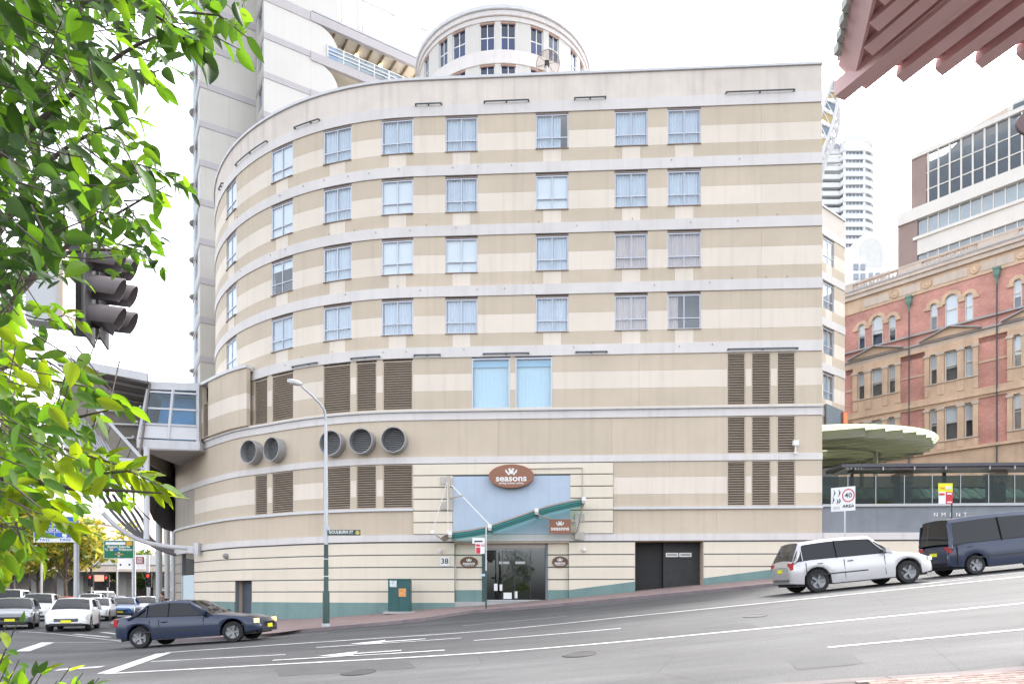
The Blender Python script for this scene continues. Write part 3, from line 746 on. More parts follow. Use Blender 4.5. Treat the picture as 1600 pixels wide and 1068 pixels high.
# --- oval signs
def oval(name, px, py, w, h, out, th, m, label, txt=1.0, lab='sign', group=None, tag2=True):
    c = FP(px, py, out); n = 48; ring = [c + FX * math.cos(2 * math.pi * i / n) * w / 2 + UZ * math.sin(2 * math.pi * i / n) * h / 2 for i in range(n)]
    root = thing(name, label, 'sign', c, 0, group)
    mb = MB(); mb.prism(ring, -FN * th); obj('board', mb, m, root, 40)
    logo(c + UZ * h * .20, h * .30, root)
    text('lettering', 'seasons', h * .36, M_WHITE, c - UZ * h * .10, FX, FN, root, bold=h * .008, width=w * .68, squash=1.05)
    if tag2: text('lettering', 'darling harbour sydney', h * .12, M_WHITE, c - UZ * h * .30, FX, FN, root, bold=.002, width=w * .55)
    return root
def logo(c, s, parent):         # crest of paired claws over a rounded shell
    mb = MB()
    def blob(cx, cz, rx, rz, a0=0, a1=2 * math.pi, n=16):
        ring = [c + FX * (cx + math.cos(a0 + (a1 - a0) * i / n) * rx) * s + UZ * (cz + math.sin(a0 + (a1 - a0) * i / n) * rz) * s for i in range(n)]
        mb.prism([q + FN * .004 for q in ring], FN * .006)
    def crescent(cx, cz, r, w, a0, a1, n=12):
        o_, i_ = [], []
        for k in range(n + 1):
            a = a0 + (a1 - a0) * k / n; ww = w * math.sin(math.pi * (.12 + .88 * k / n))
            o_.append(c + FX * (cx + math.cos(a) * r) * s + UZ * (cz + math.sin(a) * r) * s)
            i_.append(c + FX * (cx + math.cos(a) * (r - ww)) * s + UZ * (cz + math.sin(a) * (r - ww)) * s)
        for k in range(n): mb.prism([q + FN * .004 for q in (o_[k], o_[k + 1], i_[k + 1], i_[k])], FN * .006)
    blob(0, -.08, .34, .30)
    for sx in (-1, 1):
        crescent(sx * .42, .10, .42, .26, math.pi * .5 - sx * math.pi * .35, math.pi * .5 - sx * math.pi * 1.15)
        blob(sx * .30, .28, .12, .16); blob(sx * .36, -.42, .16, .10); blob(sx * .14, .36, .07, .10)
    obj('emblem', mb, M_WHITE, parent)
oval('oval_sign', 799.5, 745.5, 2.16, 1.12, .42, .34, M_BROWN, 'large glossy brown oval sign reading seasons over the entrance')
oval('oval_plaque', 732.3, 877.5, .86, .54, -.12, .06, M_BROWND, 'small dark brown oval plaque left of the glass doors', group='oval plaques by the doors')
oval('oval_plaque', 875.0, 877.0, .76, .54, -.12, .06, M_BROWND, 'small dark brown oval plaque right of the glass doors', group='oval plaques by the doors')
# rectangular hanging sign
c = FP(874.5, 824.8, .95); root = thing('hanging_sign', 'brown rectangular sign hung under the right end of the porch canopy', 'sign', c)
mb = MB(); mb.box(c - FN * .05, (1.02, .10, .66), FROT); obj('board', mb, M_BROWN, root)
logo(c + UZ * .14, .22, root); text('lettering', 'seasons', .26, M_WHITE, c - UZ * .10, FX, FN, root, bold=.006, width=.84)
# house number
c = FP(695, 876.5, .03); root = thing('number_plate', 'white square house number plate reading 38', 'sign', c)
mb = MB(); mb.box(c, (.46, .04, .46), FROT); obj('board', mb, M_WHITE, root)
text('lettering', '38', .36, M_BLACK, c + FN * .02, FX, FN, root, bold=.004, width=.34)

# --- wave canopy
cv = thing('entrance_canopy', 'wavy green glass canopy on steel brackets over the hotel doors', 'canopy', FP(800, 830, .5))
wave = [(676, 831), (690, 832.5), (705, 832), (720, 830.5), (740, 827.8), (760, 824.0), (775, 819.6), (800, 811.4), (825, 803), (840, 797.5), (860, 791.5), (880, 786.8), (900, 782.8), (916, 780)]
def wv(px):
    for (a, ya), (b, yb) in zip(wave[:-1], wave[1:]):
        if a <= px <= b: return lerp(ya, yb, (px - a) / (b - a))
    return wave[-1][1] if px > 900 else wave[0][1]
DEP = 1.45; k = DEP / 33
def WPt(px, dy, out):           # canopy point: front edge is DEP metres out
    q = FP(px, 800, 0); Yf = 33 - DEP
    z = (HY - (wv(px) + dy)) / F * Yf + EYE
    x = (px - 800) / F * Yf
    return Vector((x, flatY(x), z)) + FN * out
M_TEALG = mat('teal_glass_edge', (.04, .26, .25), .25, .08)
M_CANOP = glass('canopy_glass', (.62, .86, .82), 1.0, .06)
N = 44; xs_ = [706 + (913 - 706) * i / N for i in range(N + 1)]
# glass sheets, one per bay
bays = [700, 735, 771, 806, 841, 878, 914]
for a, b in zip(bays[:-1], bays[1:]):
    mb = MB(); xx = [a + .4 + (b - a - .8) * i / 6 for i in range(7)]
    pts = [[WPt(x, -2.5, o_) for x in xx] for o_ in (.1, DEP)]
    mb.grid(pts); mb.grid([[q - UZ * .02 for q in r] for r in pts]); obj('canopy_pane', mb, M_CANOP, cv, 60)
def lath(dy, out, w, h, m, nm):
    mb = MB(); pts = [WPt(x, dy, out) for x in xs_]
    for a, b in zip(pts[:-1], pts[1:]): mb.bar(a, b, w, h)
    obj(nm, mb, m, cv)
lath(-1.0, DEP, .10, .07, mat('canopy_taupe', (.36, .32, .28), .6), 'edge_rail')
for j, (dy, oo) in enumerate(((2.6, DEP - .02), (5.4, DEP - .10), (8.2, DEP - .18), (5.0, DEP - .5), (5.0, DEP - .9), (5.0, .45))):
    lath(dy, oo, .05, .06, M_TEALG, 'purlin')
lath(4.5, DEP - .24, .02, .28, mat('teal_lath_shade', (.05, .17, .17), .5), 'fascia')
M_STEEL = mat('bracket_steel', (.50, .46, .41), .5, .1, 3, metal=.2)
for px in (706, 768, 841, 914):
    a, b = WPt(px, 4, .05), WPt(px, 4, DEP + .05)
    mb = MB(); mb.bar(a, b, .10, .16); mb.box(b, (.16, .14, .16)); obj('bracket_arm', mb, M_STEEL, cv)
    obj('end_cap', MB().box(WPt(px, 0, DEP + .10), (.18, .08, .18)), M_WHITE, cv)
# folded left wing of the canopy
mb = MB(); l0 = WPt(677, -1, DEP); l1 = WPt(690, 7, DEP); l2 = WPt(702, 0, DEP)
for q0, q1 in ((l0, l1), (l1, l2)):
    mb.prism([q0, q1, q1 - FN * 1.2 - UZ * .1, q0 - FN * 1.2 - UZ * .1], UZ * .05)
obj('folded_wing', mb, M_STEEL, cv)
for px in (678, 703): obj('end_cap', MB().box(WPt(px, -1, DEP + .03), (.16, .1, .16)), M_WHITE, cv)
# wall plates, masts and tie rods
def tie(a, b, r=.018, m=M_PALEM): obj('tie_rod', MB().tube([a, b], r, 6), m, cv)
for (px, py) in ((696, 750), (696, 789.5)): obj('wall_plate', fbox(px - 8, px + 8, py - 6, py + 6, .10, .14), M_STEEL, cv)
obj('mast', MB().bar(FP(702, 745, .3), FP(702, 797, .3), .16, .10), M_STEEL, cv)
for (px, py) in ((905, 809.5), (905, 837.5)): obj('wall_plate', fbox(px - 8, px + 8, py - 6, py + 6, .10, .14), M_STEEL, cv)
obj('mast', MB().bar(FP(901, 804, .3), FP(901, 842, .3), .16, .10), M_STEEL, cv)
tie(FP(700, 755, .35), WPt(677, -1, DEP)); tie(FP(701, 757, .35), WPt(702, -1, DEP)); tie(FP(708, 760, .4), WPt(768, -2, DEP), .022, M_WHITE)
tie(FP(704, 779, .3), FP(727, 777, .8), .025, M_STEEL); tie(FP(704, 781, .3), FP(727, 777.5, .8), .02, M_STEEL)
tie(WPt(841, 6, DEP), FP(868, 815, .7), .035, M_STEEL); tie(FP(866, 815, .7), FP(901, 815, .3), .04, M_STEEL); tie(WPt(914, 3, DEP), FP(901, 832, .35), .03, M_STEEL); tie(FP(876, 818, .9), FP(900, 833, .35), .025, M_STEEL)
# conduit over the porch
mb = MB(); mb.tube([FP(815, 732.5, .14), FP(910, 731, .14), FP(910, 777, .14)], .025, 6); obj('conduit', mb, M_STEEL, hotel)

# ------------------------------------------------------------------ street furniture in front of the hotel
M_POLE = mat('galvanised_pole', (.50, .52, .54), .45, .06, 2, metal=.3)
M_DGREEN = mat('dark_green_pole', (.035, .075, .065), .45, .1)
def gz(px, Y):
    x = (px - 800) / F * Y; return Vector((x, Y, ground(x, Y) + .13))
# street lamp with street-name blade
b = gz(509.5, 27.6); Yl = 27.6
lamp = thing('street_lamp', 'tall grey street lamp with a dark green base near the kerb', 'street lamp', b)
zt = lambda y: (HY - y) / F * Yl + EYE
mb = MB(); x = b.x; xl = lambda px: (px - 800) / F * Yl
mb.tube([(x, Yl, zt(850)), (x, Yl, zt(780)), (x - .01, Yl, zt(655))], [.085, .085, .06], 12)
arm = [(x - .01, Yl, zt(657)), (x - .03, Yl - .1, zt(642)), (xl(503), Yl - .25, zt(633)), (xl(492), Yl - .5, zt(622)), (xl(480), Yl - .75, zt(612))]
mb.tube(arm, [.06, .05, .045, .04, .035], 10); obj('mast', mb, M_POLE, lamp, 40)
obj('pole_base', MB().tube([(x, Yl, b.z + .1), (x, Yl, zt(925)), (x, Yl, zt(922)), (x, Yl, zt(850))], [.14, .14, .10, .09], 12), M_DGREEN, lamp, 40)
obj('foot', MB().tube([(x, Yl, b.z - .1), (x, Yl, b.z + .12)], .18, 12), M_POLE, lamp, 40)
hd = Vector((xl(472), Yl - .9, zt(608)))
mb = MB(); Mx = Matrix.Translation(hd) @ Matrix.Rotation(R(14), 4, 'Y') @ Matrix.Diagonal((1.7, 1, .62, 1))
mb.lathe([(.03, .16), (.12, .15), (.18, .07), (.19, 0)], 16, Mx); obj('lamp_head', mb, M_POLE, lamp, 50)
mb = MB(); mb.lathe([(.185, -.01), (.17, -.10), (.08, -.16), (.01, -.17)], 16, Mx); obj('lens', mb, mat('lamp_lens', (.75, .76, .74), .2, .02), lamp, 50)
for y in (872, 899): obj('band', MB().tube([(x, Yl, zt(y)), (x, Yl, zt(y + 1.5))], .104, 12), M_PALEM, lamp)
Ys = Yl - .05; c = P(537.5, 831.5, Ys); sn = thing('street_name_sign', 'dark green street name blade reading GOULBURN ST on the lamp post', 'sign', c)
obj('blade', MB().box(c, (1.32, .03, .22)), M_DGREEN, sn)
text('lettering', 'GOULBURN ST', .17, M_WHITE, c + V(-.12, -.016, .015), (1, 0, 0), (0, -1, 0), sn, bold=.004, width=.98)
text('lettering', '1-39', .05, M_WHITE, c + V(-.1, -.016, -.08), (1, 0, 0), (0, -1, 0), sn, width=.14) if False else None
obj('badge', MB().lathe([(.001, .004), (.085, .004), (.085, -.004)], 16, Matrix.Translation(c + V(.55, -.018, 0)) @ Matrix.Rotation(R(90), 4, 'X')), mat('badge_gold', (.55, .42, .12), .4), sn)
obj('clamp', MB().box(c + V(-.62, .04, .16), (.12, .16, .14)), M_POLE, sn)
# utility cabinet
Yc = 32.0; c0 = gz(625, Yc); cb = thing('utility_cabinet', 'dark green utility cabinet with torn posters against the hotel wall', 'cabinet', c0)
w, h = 1.02, 1.55; 
obj('cabinet_body', MB().box(c0 + V(0, 0, h / 2), (w, .55, h)), mat('cabinet_green', (.03, .10, .10), .5, .12, 3), cb)
for sx in (-.25, .25): obj('door', MB().box(c0 + V(sx, -.285, h / 2), (w / 2 - .03, .02, h - .1)), mat('cabinet_green', (0, 0, 0)), cb)
obj('lid', MB().box(c0 + V(0, 0, h + .02), (w + .05, .6, .05)), mat('cabinet_green', (0, 0, 0)), cb)
obj('poster', MB().box(c0 + V(.16, -.30, .95), (.34, .008, .38)), mat('poster_orange', (.75, .36, .12), .7, .25, 9), cb)
obj('poster', MB().box(c0 + V(-.27, -.30, 1.36), (.32, .008, .30)), mat('poster_torn', (.55, .62, .62), .8, .4, 7), cb)
obj('base', MB().box(c0 + V(.05, -.05, .02), (w + .5, .9, .10)), M_CONC, cb)
# parking sign post in front of the doors
def post_sign(px, ytop, Y, label, name='parking_sign'):
    b = gz(px, Y); r = thing(name, label, 'sign', b); zz = (HY - ytop) / F * Y + EYE
    return b, r, zz
b, r, zz = post_sign(759.5, 819, 30.6, 'parking sign post with white and red plates before the glass doors')
obj('post', MB().tube([b - UZ * .1, V(b.x, b.y, zz * .45 + b.z * .55)], .038, 8), M_DGREEN, r); obj('post', MB().tube([V(b.x, b.y, zz * .45 + b.z * .55), V(b.x, b.y, zz)], .030, 8), M_PALEM, r)
def spl(px0, px1, py0, py1, Y, m, name, parent, dy=0.0):
    a, c = P(px0, py0, Y), P(px1, py1, Y); return obj(name, MB().box((a + c) / 2 + V(0, dy, 0), (abs(c.x - a.x), .012, abs(a.z - c.z))), m, parent)
M_RED = mat('sign_red', (.62, .04, .06), .45, .05); M_SIGNW = mat('sign_white', (.82, .82, .82), .45, .03)
spl(738, 757.5, 839.5, 848.5, 30.55, M_SIGNW, 'plate', r); spl(741, 754, 844, 846, 30.54, M_BLACK, 'symbol', r); 
spl(743, 757.5, 848.8, 864.5, 30.55, M_SIGNW, 'plate', r); spl(744, 750, 849.6, 853, 30.54, M_RED, 'symbol', r); spl(751, 757, 849.6, 853, 30.54, mat('sign_pink', (.75, .35, .36), .5), 'symbol', r); spl(744, 750.5, 854.5, 864, 30.54, M_RED, 'symbol', r)
spl(751, 758, 896, 899.5, 30.55, mat('pale_box_blue', (.5, .65, .75), .5), 'label_plate', r)
# ------------------------------------------------------------------ tower behind the hotel
M_TWG = mat('tower_shaded_render', (.53, .51, .47), .85, .05, .5, .06)  # greyer tone puts the shade of the left faces into the colour
M_TWB = mat('tower_band_paint', (.45, .42, .43), .85, .04, .5, .05)
M_TWW = mat('tower_white_render', (.60, .58, .55), .85, .03, .5, .04)
M_TWC = mat('tower_cream', (.74, .68, .58), .85, .05)
M_BLUEG = glass('balcony_glass', (.55, .74, .90), 1.0, .15)
tw = thing('hotel_tower', 'pale stepped tower with slanting balconies rising behind the curved hotel', 'tower', (-18, 53, 14))
T3 = lambda t: (-18.5 + 1.594 * t, 50.87 + t)
cA, cB, cC, cD = (-18.5, 50.87), (-19.9, 53.1), (-23.3, 51.0), (-25.5, 54.6)
def face(a, b, tops_, z0, z1, m, wins=None, ww=1.3, ml=9):
    path = Path([a, b]); L = path.L
    hs_ = [] if not wins else [(L * wins - ww / 2, L * wins + ww / 2)]
    bands = [t for t in tops_ if z0 < t < z1 + .5]
    edges = [z1] + sum([[t, t - .46] for t in bands], []) + [z0]
    for i in range(0, len(edges) - 1):
        za, zb = edges[i], edges[i + 1]
        if za - zb < .05: continue
        if i % 2 == 1:
            panel('string_course', path, -.0, L, zb, za, .04, .3, M_TWB, tw, .001)
        else:
            for (s0, s1) in spans(0, L, hs_ if za - zb > 1.6 else []): panel('wall_panel', path, s0, s1, zb, za, 0, .3, m, tw, .003, ml)
            if hs_ and za - zb > 1.6:
                s0, s1 = hs_[0]; p, nn, d = path.at((s0 + s1) / 2); h = 1.55; zw = za - .12 - h
                panel('wall_panel', path, s0, s1, zb, zw, 0, .3, m, tw, .002); panel('wall_panel', path, s0, s1, zw + h, za, 0, .3, m, tw, .002)
                o = obj('window', frame_mb(ww, h, .06, .08, (0,), (h * .3,)), M_ALU); o.location = (p.x - nn.x * .12, p.y - nn.y * .12, zw); o.rotation_euler = (0, 0, math.atan2(nn.x, -nn.y)); attach(o, tw)
                sub('pane', MB().box((0, 0, h / 2), (ww - .1, .01, h - .1)).mesh('pane', M_GLASS), o); sub('room', MB().box((0, .25, h / 2), (ww, .02, h)).mesh('room', M_CURT), o)
t1 = [31.5 + 2.93 * k for k in range(7, -6, -1)]; t3 = [43.85 + 2.95 * k for k in range(3, -7, -1)]
face(cB, cC, t1, 15, 52, M_TWG, None, ml=2.4)
face(cA, cB, t3, 24, 52, M_TWG, .46, 1.35)
face(cC, cD, t1, 15, 52, M_TWW, .5, 1.5)
joint = T3(1.89)
# white sail wall
face(joint, cA, t3[:], 24, 46.2, M_TWW)
face(T3(2.99), cA, [], 46.9, 53, M_TWW)
panel('string_course', Path([joint, cA]), 0, Path([joint, cA]).L, 46.2, 46.9, .04, .3, M_TWB, tw, .001)
dT = Vector((1.594, 1, 0)).normalized(); nT = Vector((dT.y, -dT.x, 0))     # nT faces the street
def tp(t, out, z): x, y = T3(t); return Vector((x, y, z)) + nT * out
for zA, zB in ((46.2, 43.85), (43.25, 40.9)):
    ring = [tp(1.89, 0, zB), tp(3.0, 0, zB)]
    for k in range(0, 9):
        a = R(90) * k / 8; ring.append(tp(2.05 + .95 * math.cos(a), 0, zB + .7 + (zA - zB - .7) * math.sin(a)))
    ring.append(tp(1.89, 0, zA)); mb = MB(); mb.prism(ring, -nT * .35); obj('sail_wall', mb, M_TWW, tw)
for zt_, t_end in ((46.9, 7.3), (43.85, 8.4), (40.9, 8.4)):
    mb = MB(); mb.prism([tp(1.85, .08, zt_), tp(t_end, .08, zt_), tp(t_end, .08, zt_ - .68), tp(1.85, .08, zt_ - .68)], -nT * .3); obj('slab_edge', mb, M_TWB, tw)
    mb = MB(); mb.prism([tp(1.89, -.22, zt_ - .05), tp(t_end, -.22, zt_ - .05), tp(t_end, -4.4, zt_ - .05), tp(1.89, -4.4, zt_ - .05)], (0, 0, -.25)); obj('floor_slab', mb, M_TWC, tw)
# recessed back wall, fins and lamps under the top slab
obj('recess_wall', MB().prism([tp(1.9, -3.6, 30), tp(9, -3.6, 30), tp(9, -3.6, 46.5), tp(1.9, -3.6, 46.5)], -nT * .3), M_TWC, tw)
for k in range(9):
    t = 2.4 + k * .55
    obj('soffit_rib', MB().bar(tp(t, -.35, 46.5), tp(t, -3.55, 46.5), .10, .22), mat('timber_brown', (.33, .24, .16), .6), tw)
for t in (3.1, 4.4, 5.6, 6.5): obj('room_divider', MB().prism([tp(t, -1.8, 43.8), tp(t, -3.5, 43.8), tp(t, -3.5, 46.4), tp(t, -1.8, 46.4)], dT * .2), M_TWW, tw)
M_WARM = emit('warm_lamp', (1, .80, .5), 1.0)
for t in (2.9, 4.1, 5.2): obj('downlight', MB().lathe([(.001, 0), (.16, 0), (.16, .08)], 12, Matrix.Translation(tp(t, -1.6, 46.30))), M_WARM, tw)
obj('column', MB().tube([tp(7.05, -.3, 40), tp(7.05, -.3, 46.3)], .33, 18), M_TWW, tw, 40)
# balustrade with blue glass
def balustrade(t0, t1_, z, h, n):
    for i in range(n):
        a, b = lerp(t0, t1_, i / n), lerp(t0, t1_, (i + 1) / n)
        mb = MB(); mb.prism([tp(a + .03, .02, z + .06), tp(b - .03, .02, z + .06), tp(b - .03, .02, z + h), tp(a + .03, .02, z + h)], nT * .02); obj('balustrade_pane', mb, M_BLUEG, tw)
    for i in range(n + 1): t = lerp(t0, t1_, i / n); obj('baluster_post', MB().bar(tp(t, .06, z), tp(t, .06, z + h + .08), .07), M_WHITE, tw)
    for zz in (.35, .65, 1.0): obj('handrail', MB().bar(tp(t0, .08, z + h * zz + .04), tp(t1_, .08, z + h * zz + .04), .05), M_WHITE, tw)
balustrade(2.55, 6.6, 43.87, .95, 6)
# roof fence
for t in (3.2, 3.9, 4.1, 5.5, 6.9, 7.05): obj('fence_post', MB().bar(tp(t, -.2, 46.9), tp(t, -.2, 50.2), .10), M_GREYM, tw)
for z in (49.9, 47.6, 47.35): obj('fence_rail', MB().bar(tp(3.0, -.2, z), tp(7.2, -.2, z), .05 if z < 49 else .09), M_GREYM, tw)
obj('fence_rail', MB().bar(tp(1.9, .0, 47.0), tp(7.3, .0, 47.0), .18, .10), M_GREYM, tw)
# curved balconies on the far left edge
for k in range(-5, 8):
    z = 31.5 + 2.93 * k; c = Vector((-24.95, 54.6, z))
    mb = MB(); mb.lathe([(.72, -.10), (.81, -.08), (.81, 0), (.72, 0)], 20, Matrix.Translation(c)); sl = obj('balcony', mb, M_TWW, tw, 40)
    mb = MB(); mb.lathe([(.8, .0), (.8, 2.2)], 20, Matrix.Translation(c), cap=False); obj('balcony_glass', mb, M_BLUEG, sl, 40)
obj('terrace_parapet', MB().lathe([(2.2, 14.6), (2.3, 14.6), (2.3, 15.6), (2.2, 15.6), (2.2, 14.6)], 24, Matrix.Translation((-23.6, 50.0, 0)), cap=False), M_CREAM, tw, 40)
# solid behind so nothing shows through
mb = MB(); mb.prism([(-18.2, 51.9, 10), (-20.0, 53.6, 10), (-22.9, 51.9, 10), (-24.9, 55, 10), (-24, 66, 10), (-8, 66, 10), (-8, 62, 10), (-13, 56.9, 10), (-15.9, 53.3, 10)], (0, 0, 42.5)); obj('tower_core', mb, M_TWC, tw)

# ------------------------------------------------------------------ round drum on the roof
dr = thing('roof_drum', 'white round penthouse drum with paired windows above the hotel parapet', 'rooftop drum', (-.66, 50, Z(160)))
cx, cyy, RD = -.66, 50.0, 6.1
PD = Path([(cx + RD * math.cos(R(20 - 4 * i)), cyy + RD * math.sin(R(20 - 4 * i))) for i in range(56)])
ZD = lambda y: (HY - y) * 43.9 / F + EYE
def ring(nm, z0, z1, o, m): obj(nm, curvedall(PD, z0, z1, o), m, dr, 30)
def curvedall(path, z0, z1, o, th=.35, s0=0, s1=None): 
    s1 = s1 or path.L; mb = MB(); rows = []; n = max(2, int((s1 - s0) / .4))
    for i in range(n + 1):
        p, nn, d = path.at(s0 + (s1 - s0) * i / n); f = p + nn * o; b = p + nn * (o - th); rows.append([(f.x, f.y, z0), (f.x, f.y, z1), (b.x, b.y, z1), (b.x, b.y, z0), (f.x, f.y, z0)])
    mb.grid(rows); mb.add(rows[0][:4], [(0, 1, 2, 3)]); mb.add(rows[-1][:4], [(3, 2, 1, 0)]); return mb
M_RUST = mat('reddish_groove', (.42, .28, .22), .8)
ring('roof_cap', ZD(17.5), ZD(11.5), .28, M_PALEM); ring('groove', ZD(18.6), ZD(17.5), .05, M_RUST); ring('cornice', ZD(25.5), ZD(18.6), .16, M_LAV)
ring('groove', ZD(26.6), ZD(25.5), .04, M_RUST); ring('lintel_band', ZD(33), ZD(26.6), .06, M_LAV); ring('spandrel', ZD(99), ZD(78.5), .06, M_LAV); ring('spandrel', ZD(180), ZD(140), .06, M_LAV)
obj('roof', MB().lathe([(RD + .1, ZD(14)), (RD * .6, ZD(8)), (.01, ZD(5))], 40, Matrix.Translation((cx, cyy, 0)), cap=False), M_PALEM, dr, 40)
wps = [(699, 685.6), (727, 707), (773, 749.6), (806, 782.4), (849, 829), (873.6, 857.6), (901, 891.6), (911, 906), (670, 663)]
dh = sorted([sp(PD, a, b) for a, b in wps])
for ya, yb in ((33, 78.5), (99, 140)):
    for a, b in spans(0, PD.L, dh):
        panel('wall_panel', PD, a, b, ZD(yb), ZD(ya), 0, .3, M_TWW, dr, .002)
    for (s0, s1) in dh:
        p, nn, d = PD.at((s0 + s1) / 2); w = s1 - s0; h = ZD(ya) - ZD(yb) - .04
        o = obj('window', frame_mb(w, h, .06, .08, (0,), (h * .48,)), M_WHITE); o.location = (p.x - nn.x * .14, p.y - nn.y * .14, ZD(yb) + .02); o.rotation_euler = (0, 0, math.atan2(nn.x, -nn.y)); attach(o, dr)
        sub('pane', MB().box((0, 0, h / 2), (w - .1, .01, h - .1)).mesh('pane', glass('drum_glass', (.55, .68, .88), 1.0, .04)), o)
        sub('lintel', MB().box((0, -.08, h - .06), (w, .1, .1)).mesh('lintel', M_RUST), o)
obj('room', MB().lathe([(RD - .7, 24), (RD - .7, ZD(30))], 40, Matrix.Translation((cx, cyy, 0)), cap=False), mat('drum_room', (.16, .25, .42), .9), dr, 40)

# ------------------------------------------------------------------ satellite dish
c = P(856, 101, 34.6); ds = thing('satellite_dish', 'large mesh satellite dish on the roof edge before the drum', 'satellite dish', (c.x, c.y, Z(160) + .3))
ax = Vector((.25, .9, .55)).normalized(); rot = ax.to_track_quat('Z', 'Y').to_matrix().to_4x4(); Mx = Matrix.Translation(c) @ rot
prof = [(.02, -.16), (.2, -.145), (.4, -.09), (.6, 0)]
M_MESH = glass('mesh_skin', (.80, .74, .70), .0, .35, .6)
obj('dish_mesh', MB().lathe(prof, 32, Mx, cap=False), M_MESH, ds, 40)
M_DRIB = mat('dish_rib', (.30, .25, .23), .5)
for k in range(8):
    a = math.pi * 2 * k / 8; obj('rib', MB().tube([Mx @ Vector((r_ * math.cos(a), r_ * math.sin(a), z_ - .012)) for r_, z_ in prof], .014, 5), M_DRIB, ds)
obj('rim', MB().tube([Mx @ Vector((.6 * math.cos(2 * math.pi * k / 32), .6 * math.sin(2 * math.pi * k / 32), 0)) for k in range(33)], .02, 6), M_DRIB, ds)
obj('mount', MB().box(Mx @ Vector((0, 0, -.28)), (.22, .22, .22)), M_BLACK, ds); obj('mast', MB().tube([(c.x, c.y + .3, Z(160)), Mx @ Vector((0, 0, -.3))], .06, 8), M_GREYM, ds)
fp = Mx @ Vector((0, 0, .42))
for k in range(3): a = 2.1 * k; obj('feed_arm', MB().tube([Mx @ Vector((.55 * math.cos(a), .55 * math.sin(a), 0)), fp], .012, 5), M_DRIB, ds)

# ------------------------------------------------------------------ wing behind the right corner
wg = thing('hotel_wing', 'striped rear wing of the hotel beyond its right corner', 'building', (20, 46, 12))
PW = Path([(22.35, 45.85), (17.5, 42.1)])
def wpanel(nm, z0, z1, m, hs_=(), o=0):
    for a, b in spans(0, PW.L, list(hs_)): panel(nm, PW, a, b, z0, z1, o, .3, m, wg, .002)
ww = 1.40; sw = PW.px(1295); hw_ = [(sw - ww / 2, sw + ww / 2)]
wpanel('parapet', Z(161.4), Z(121), M_PARA); wpanel('coping', Z(121), Z(117), M_PALEM, (), .08)
for i, y in enumerate(tops): wpanel('string_course', Z(y + 16.4), Z(y), M_LAV, (), .04)
for i in range(4):
    zt, zb = Z(tops[i] + 16.5), Z(tops[i + 1]); zc1, zc0 = zt - Z(0) + Z(28.6), zb + (Z(0) - Z(20.6))
    wpanel('wall_panel', zc1, zt, M_BEIGE, hw_); wpanel('wall_panel', zc0, zc1, M_CREAM, hw_); wpanel('wall_panel', zb, zc0, M_BEIGE, [(sw - .4, sw + .4)])
    panel('wall_panel', PW, sw - .4, sw + .4, zb, zc0, .003, .3, M_CREAM, wg)
    h = zt - zc0 - .1; p, nn, d = PW.at(sw)
    o = obj('window', frame_mb(ww, h, .06, .08, (0,), (h * .33,)), M_ALU); o.location = (p.x - nn.x * .1, p.y - nn.y * .1, zc0); o.rotation_euler = (0, 0, math.atan2(nn.x, -nn.y)); attach(o, wg)
    sub('pane', MB().box((0, 0, h / 2), (ww - .1, .01, h - .1)).mesh('pane', M_GLASS), o); sub('curtain', curtain_mb(ww - .1, h - .1, .16, 10, .03, 0, i).mesh('curtain', M_CURT, 60), o)
mb = MB(); mb.prism([(22.3, 46.6, 2), (17.2, 42.7, 2), (14.8, 42.7, 2), (14.8, 60, 2), (20, 60, 2)], (0, 0, Z(150) - 2)); obj('wing_core', mb, M_ROOM, wg)
wpanel('wall_panel', Z(640), Z(556.8), M_BEIGE)
# grey board and neon blade at its foot
a, b = P(1288, 632, 44.2), P(1316, 664, 45.0); root = mesh_thing('sign_board', MB().prism([V(a.x, a.y - .3, a.z), V(b.x, b.y - .3, a.z - .3), V(b.x, b.y - .3, b.z), V(a.x, a.y - .3, b.z - .4)], (0, .3, 0)), mat('slate_board', (.17, .20, .23), .6, .1, 2), 'dark slate signboard at the foot of the rear wing above the green canopy', 'sign')
c = P(1319.5, 655, 44.6); ns = thing('neon_sign', 'narrow glowing red vertical sign beside the slate board', 'sign', c)
obj('case', MB().box(c, (.34, .25, .95)), mat('neon_case', (.45, .16, .10), .5), ns); obj('tube_light', MB().box(c + V(0, -.14, 0), (.20, .04, .80)), emit('neon_red', (1, .16, .07), .15), ns)

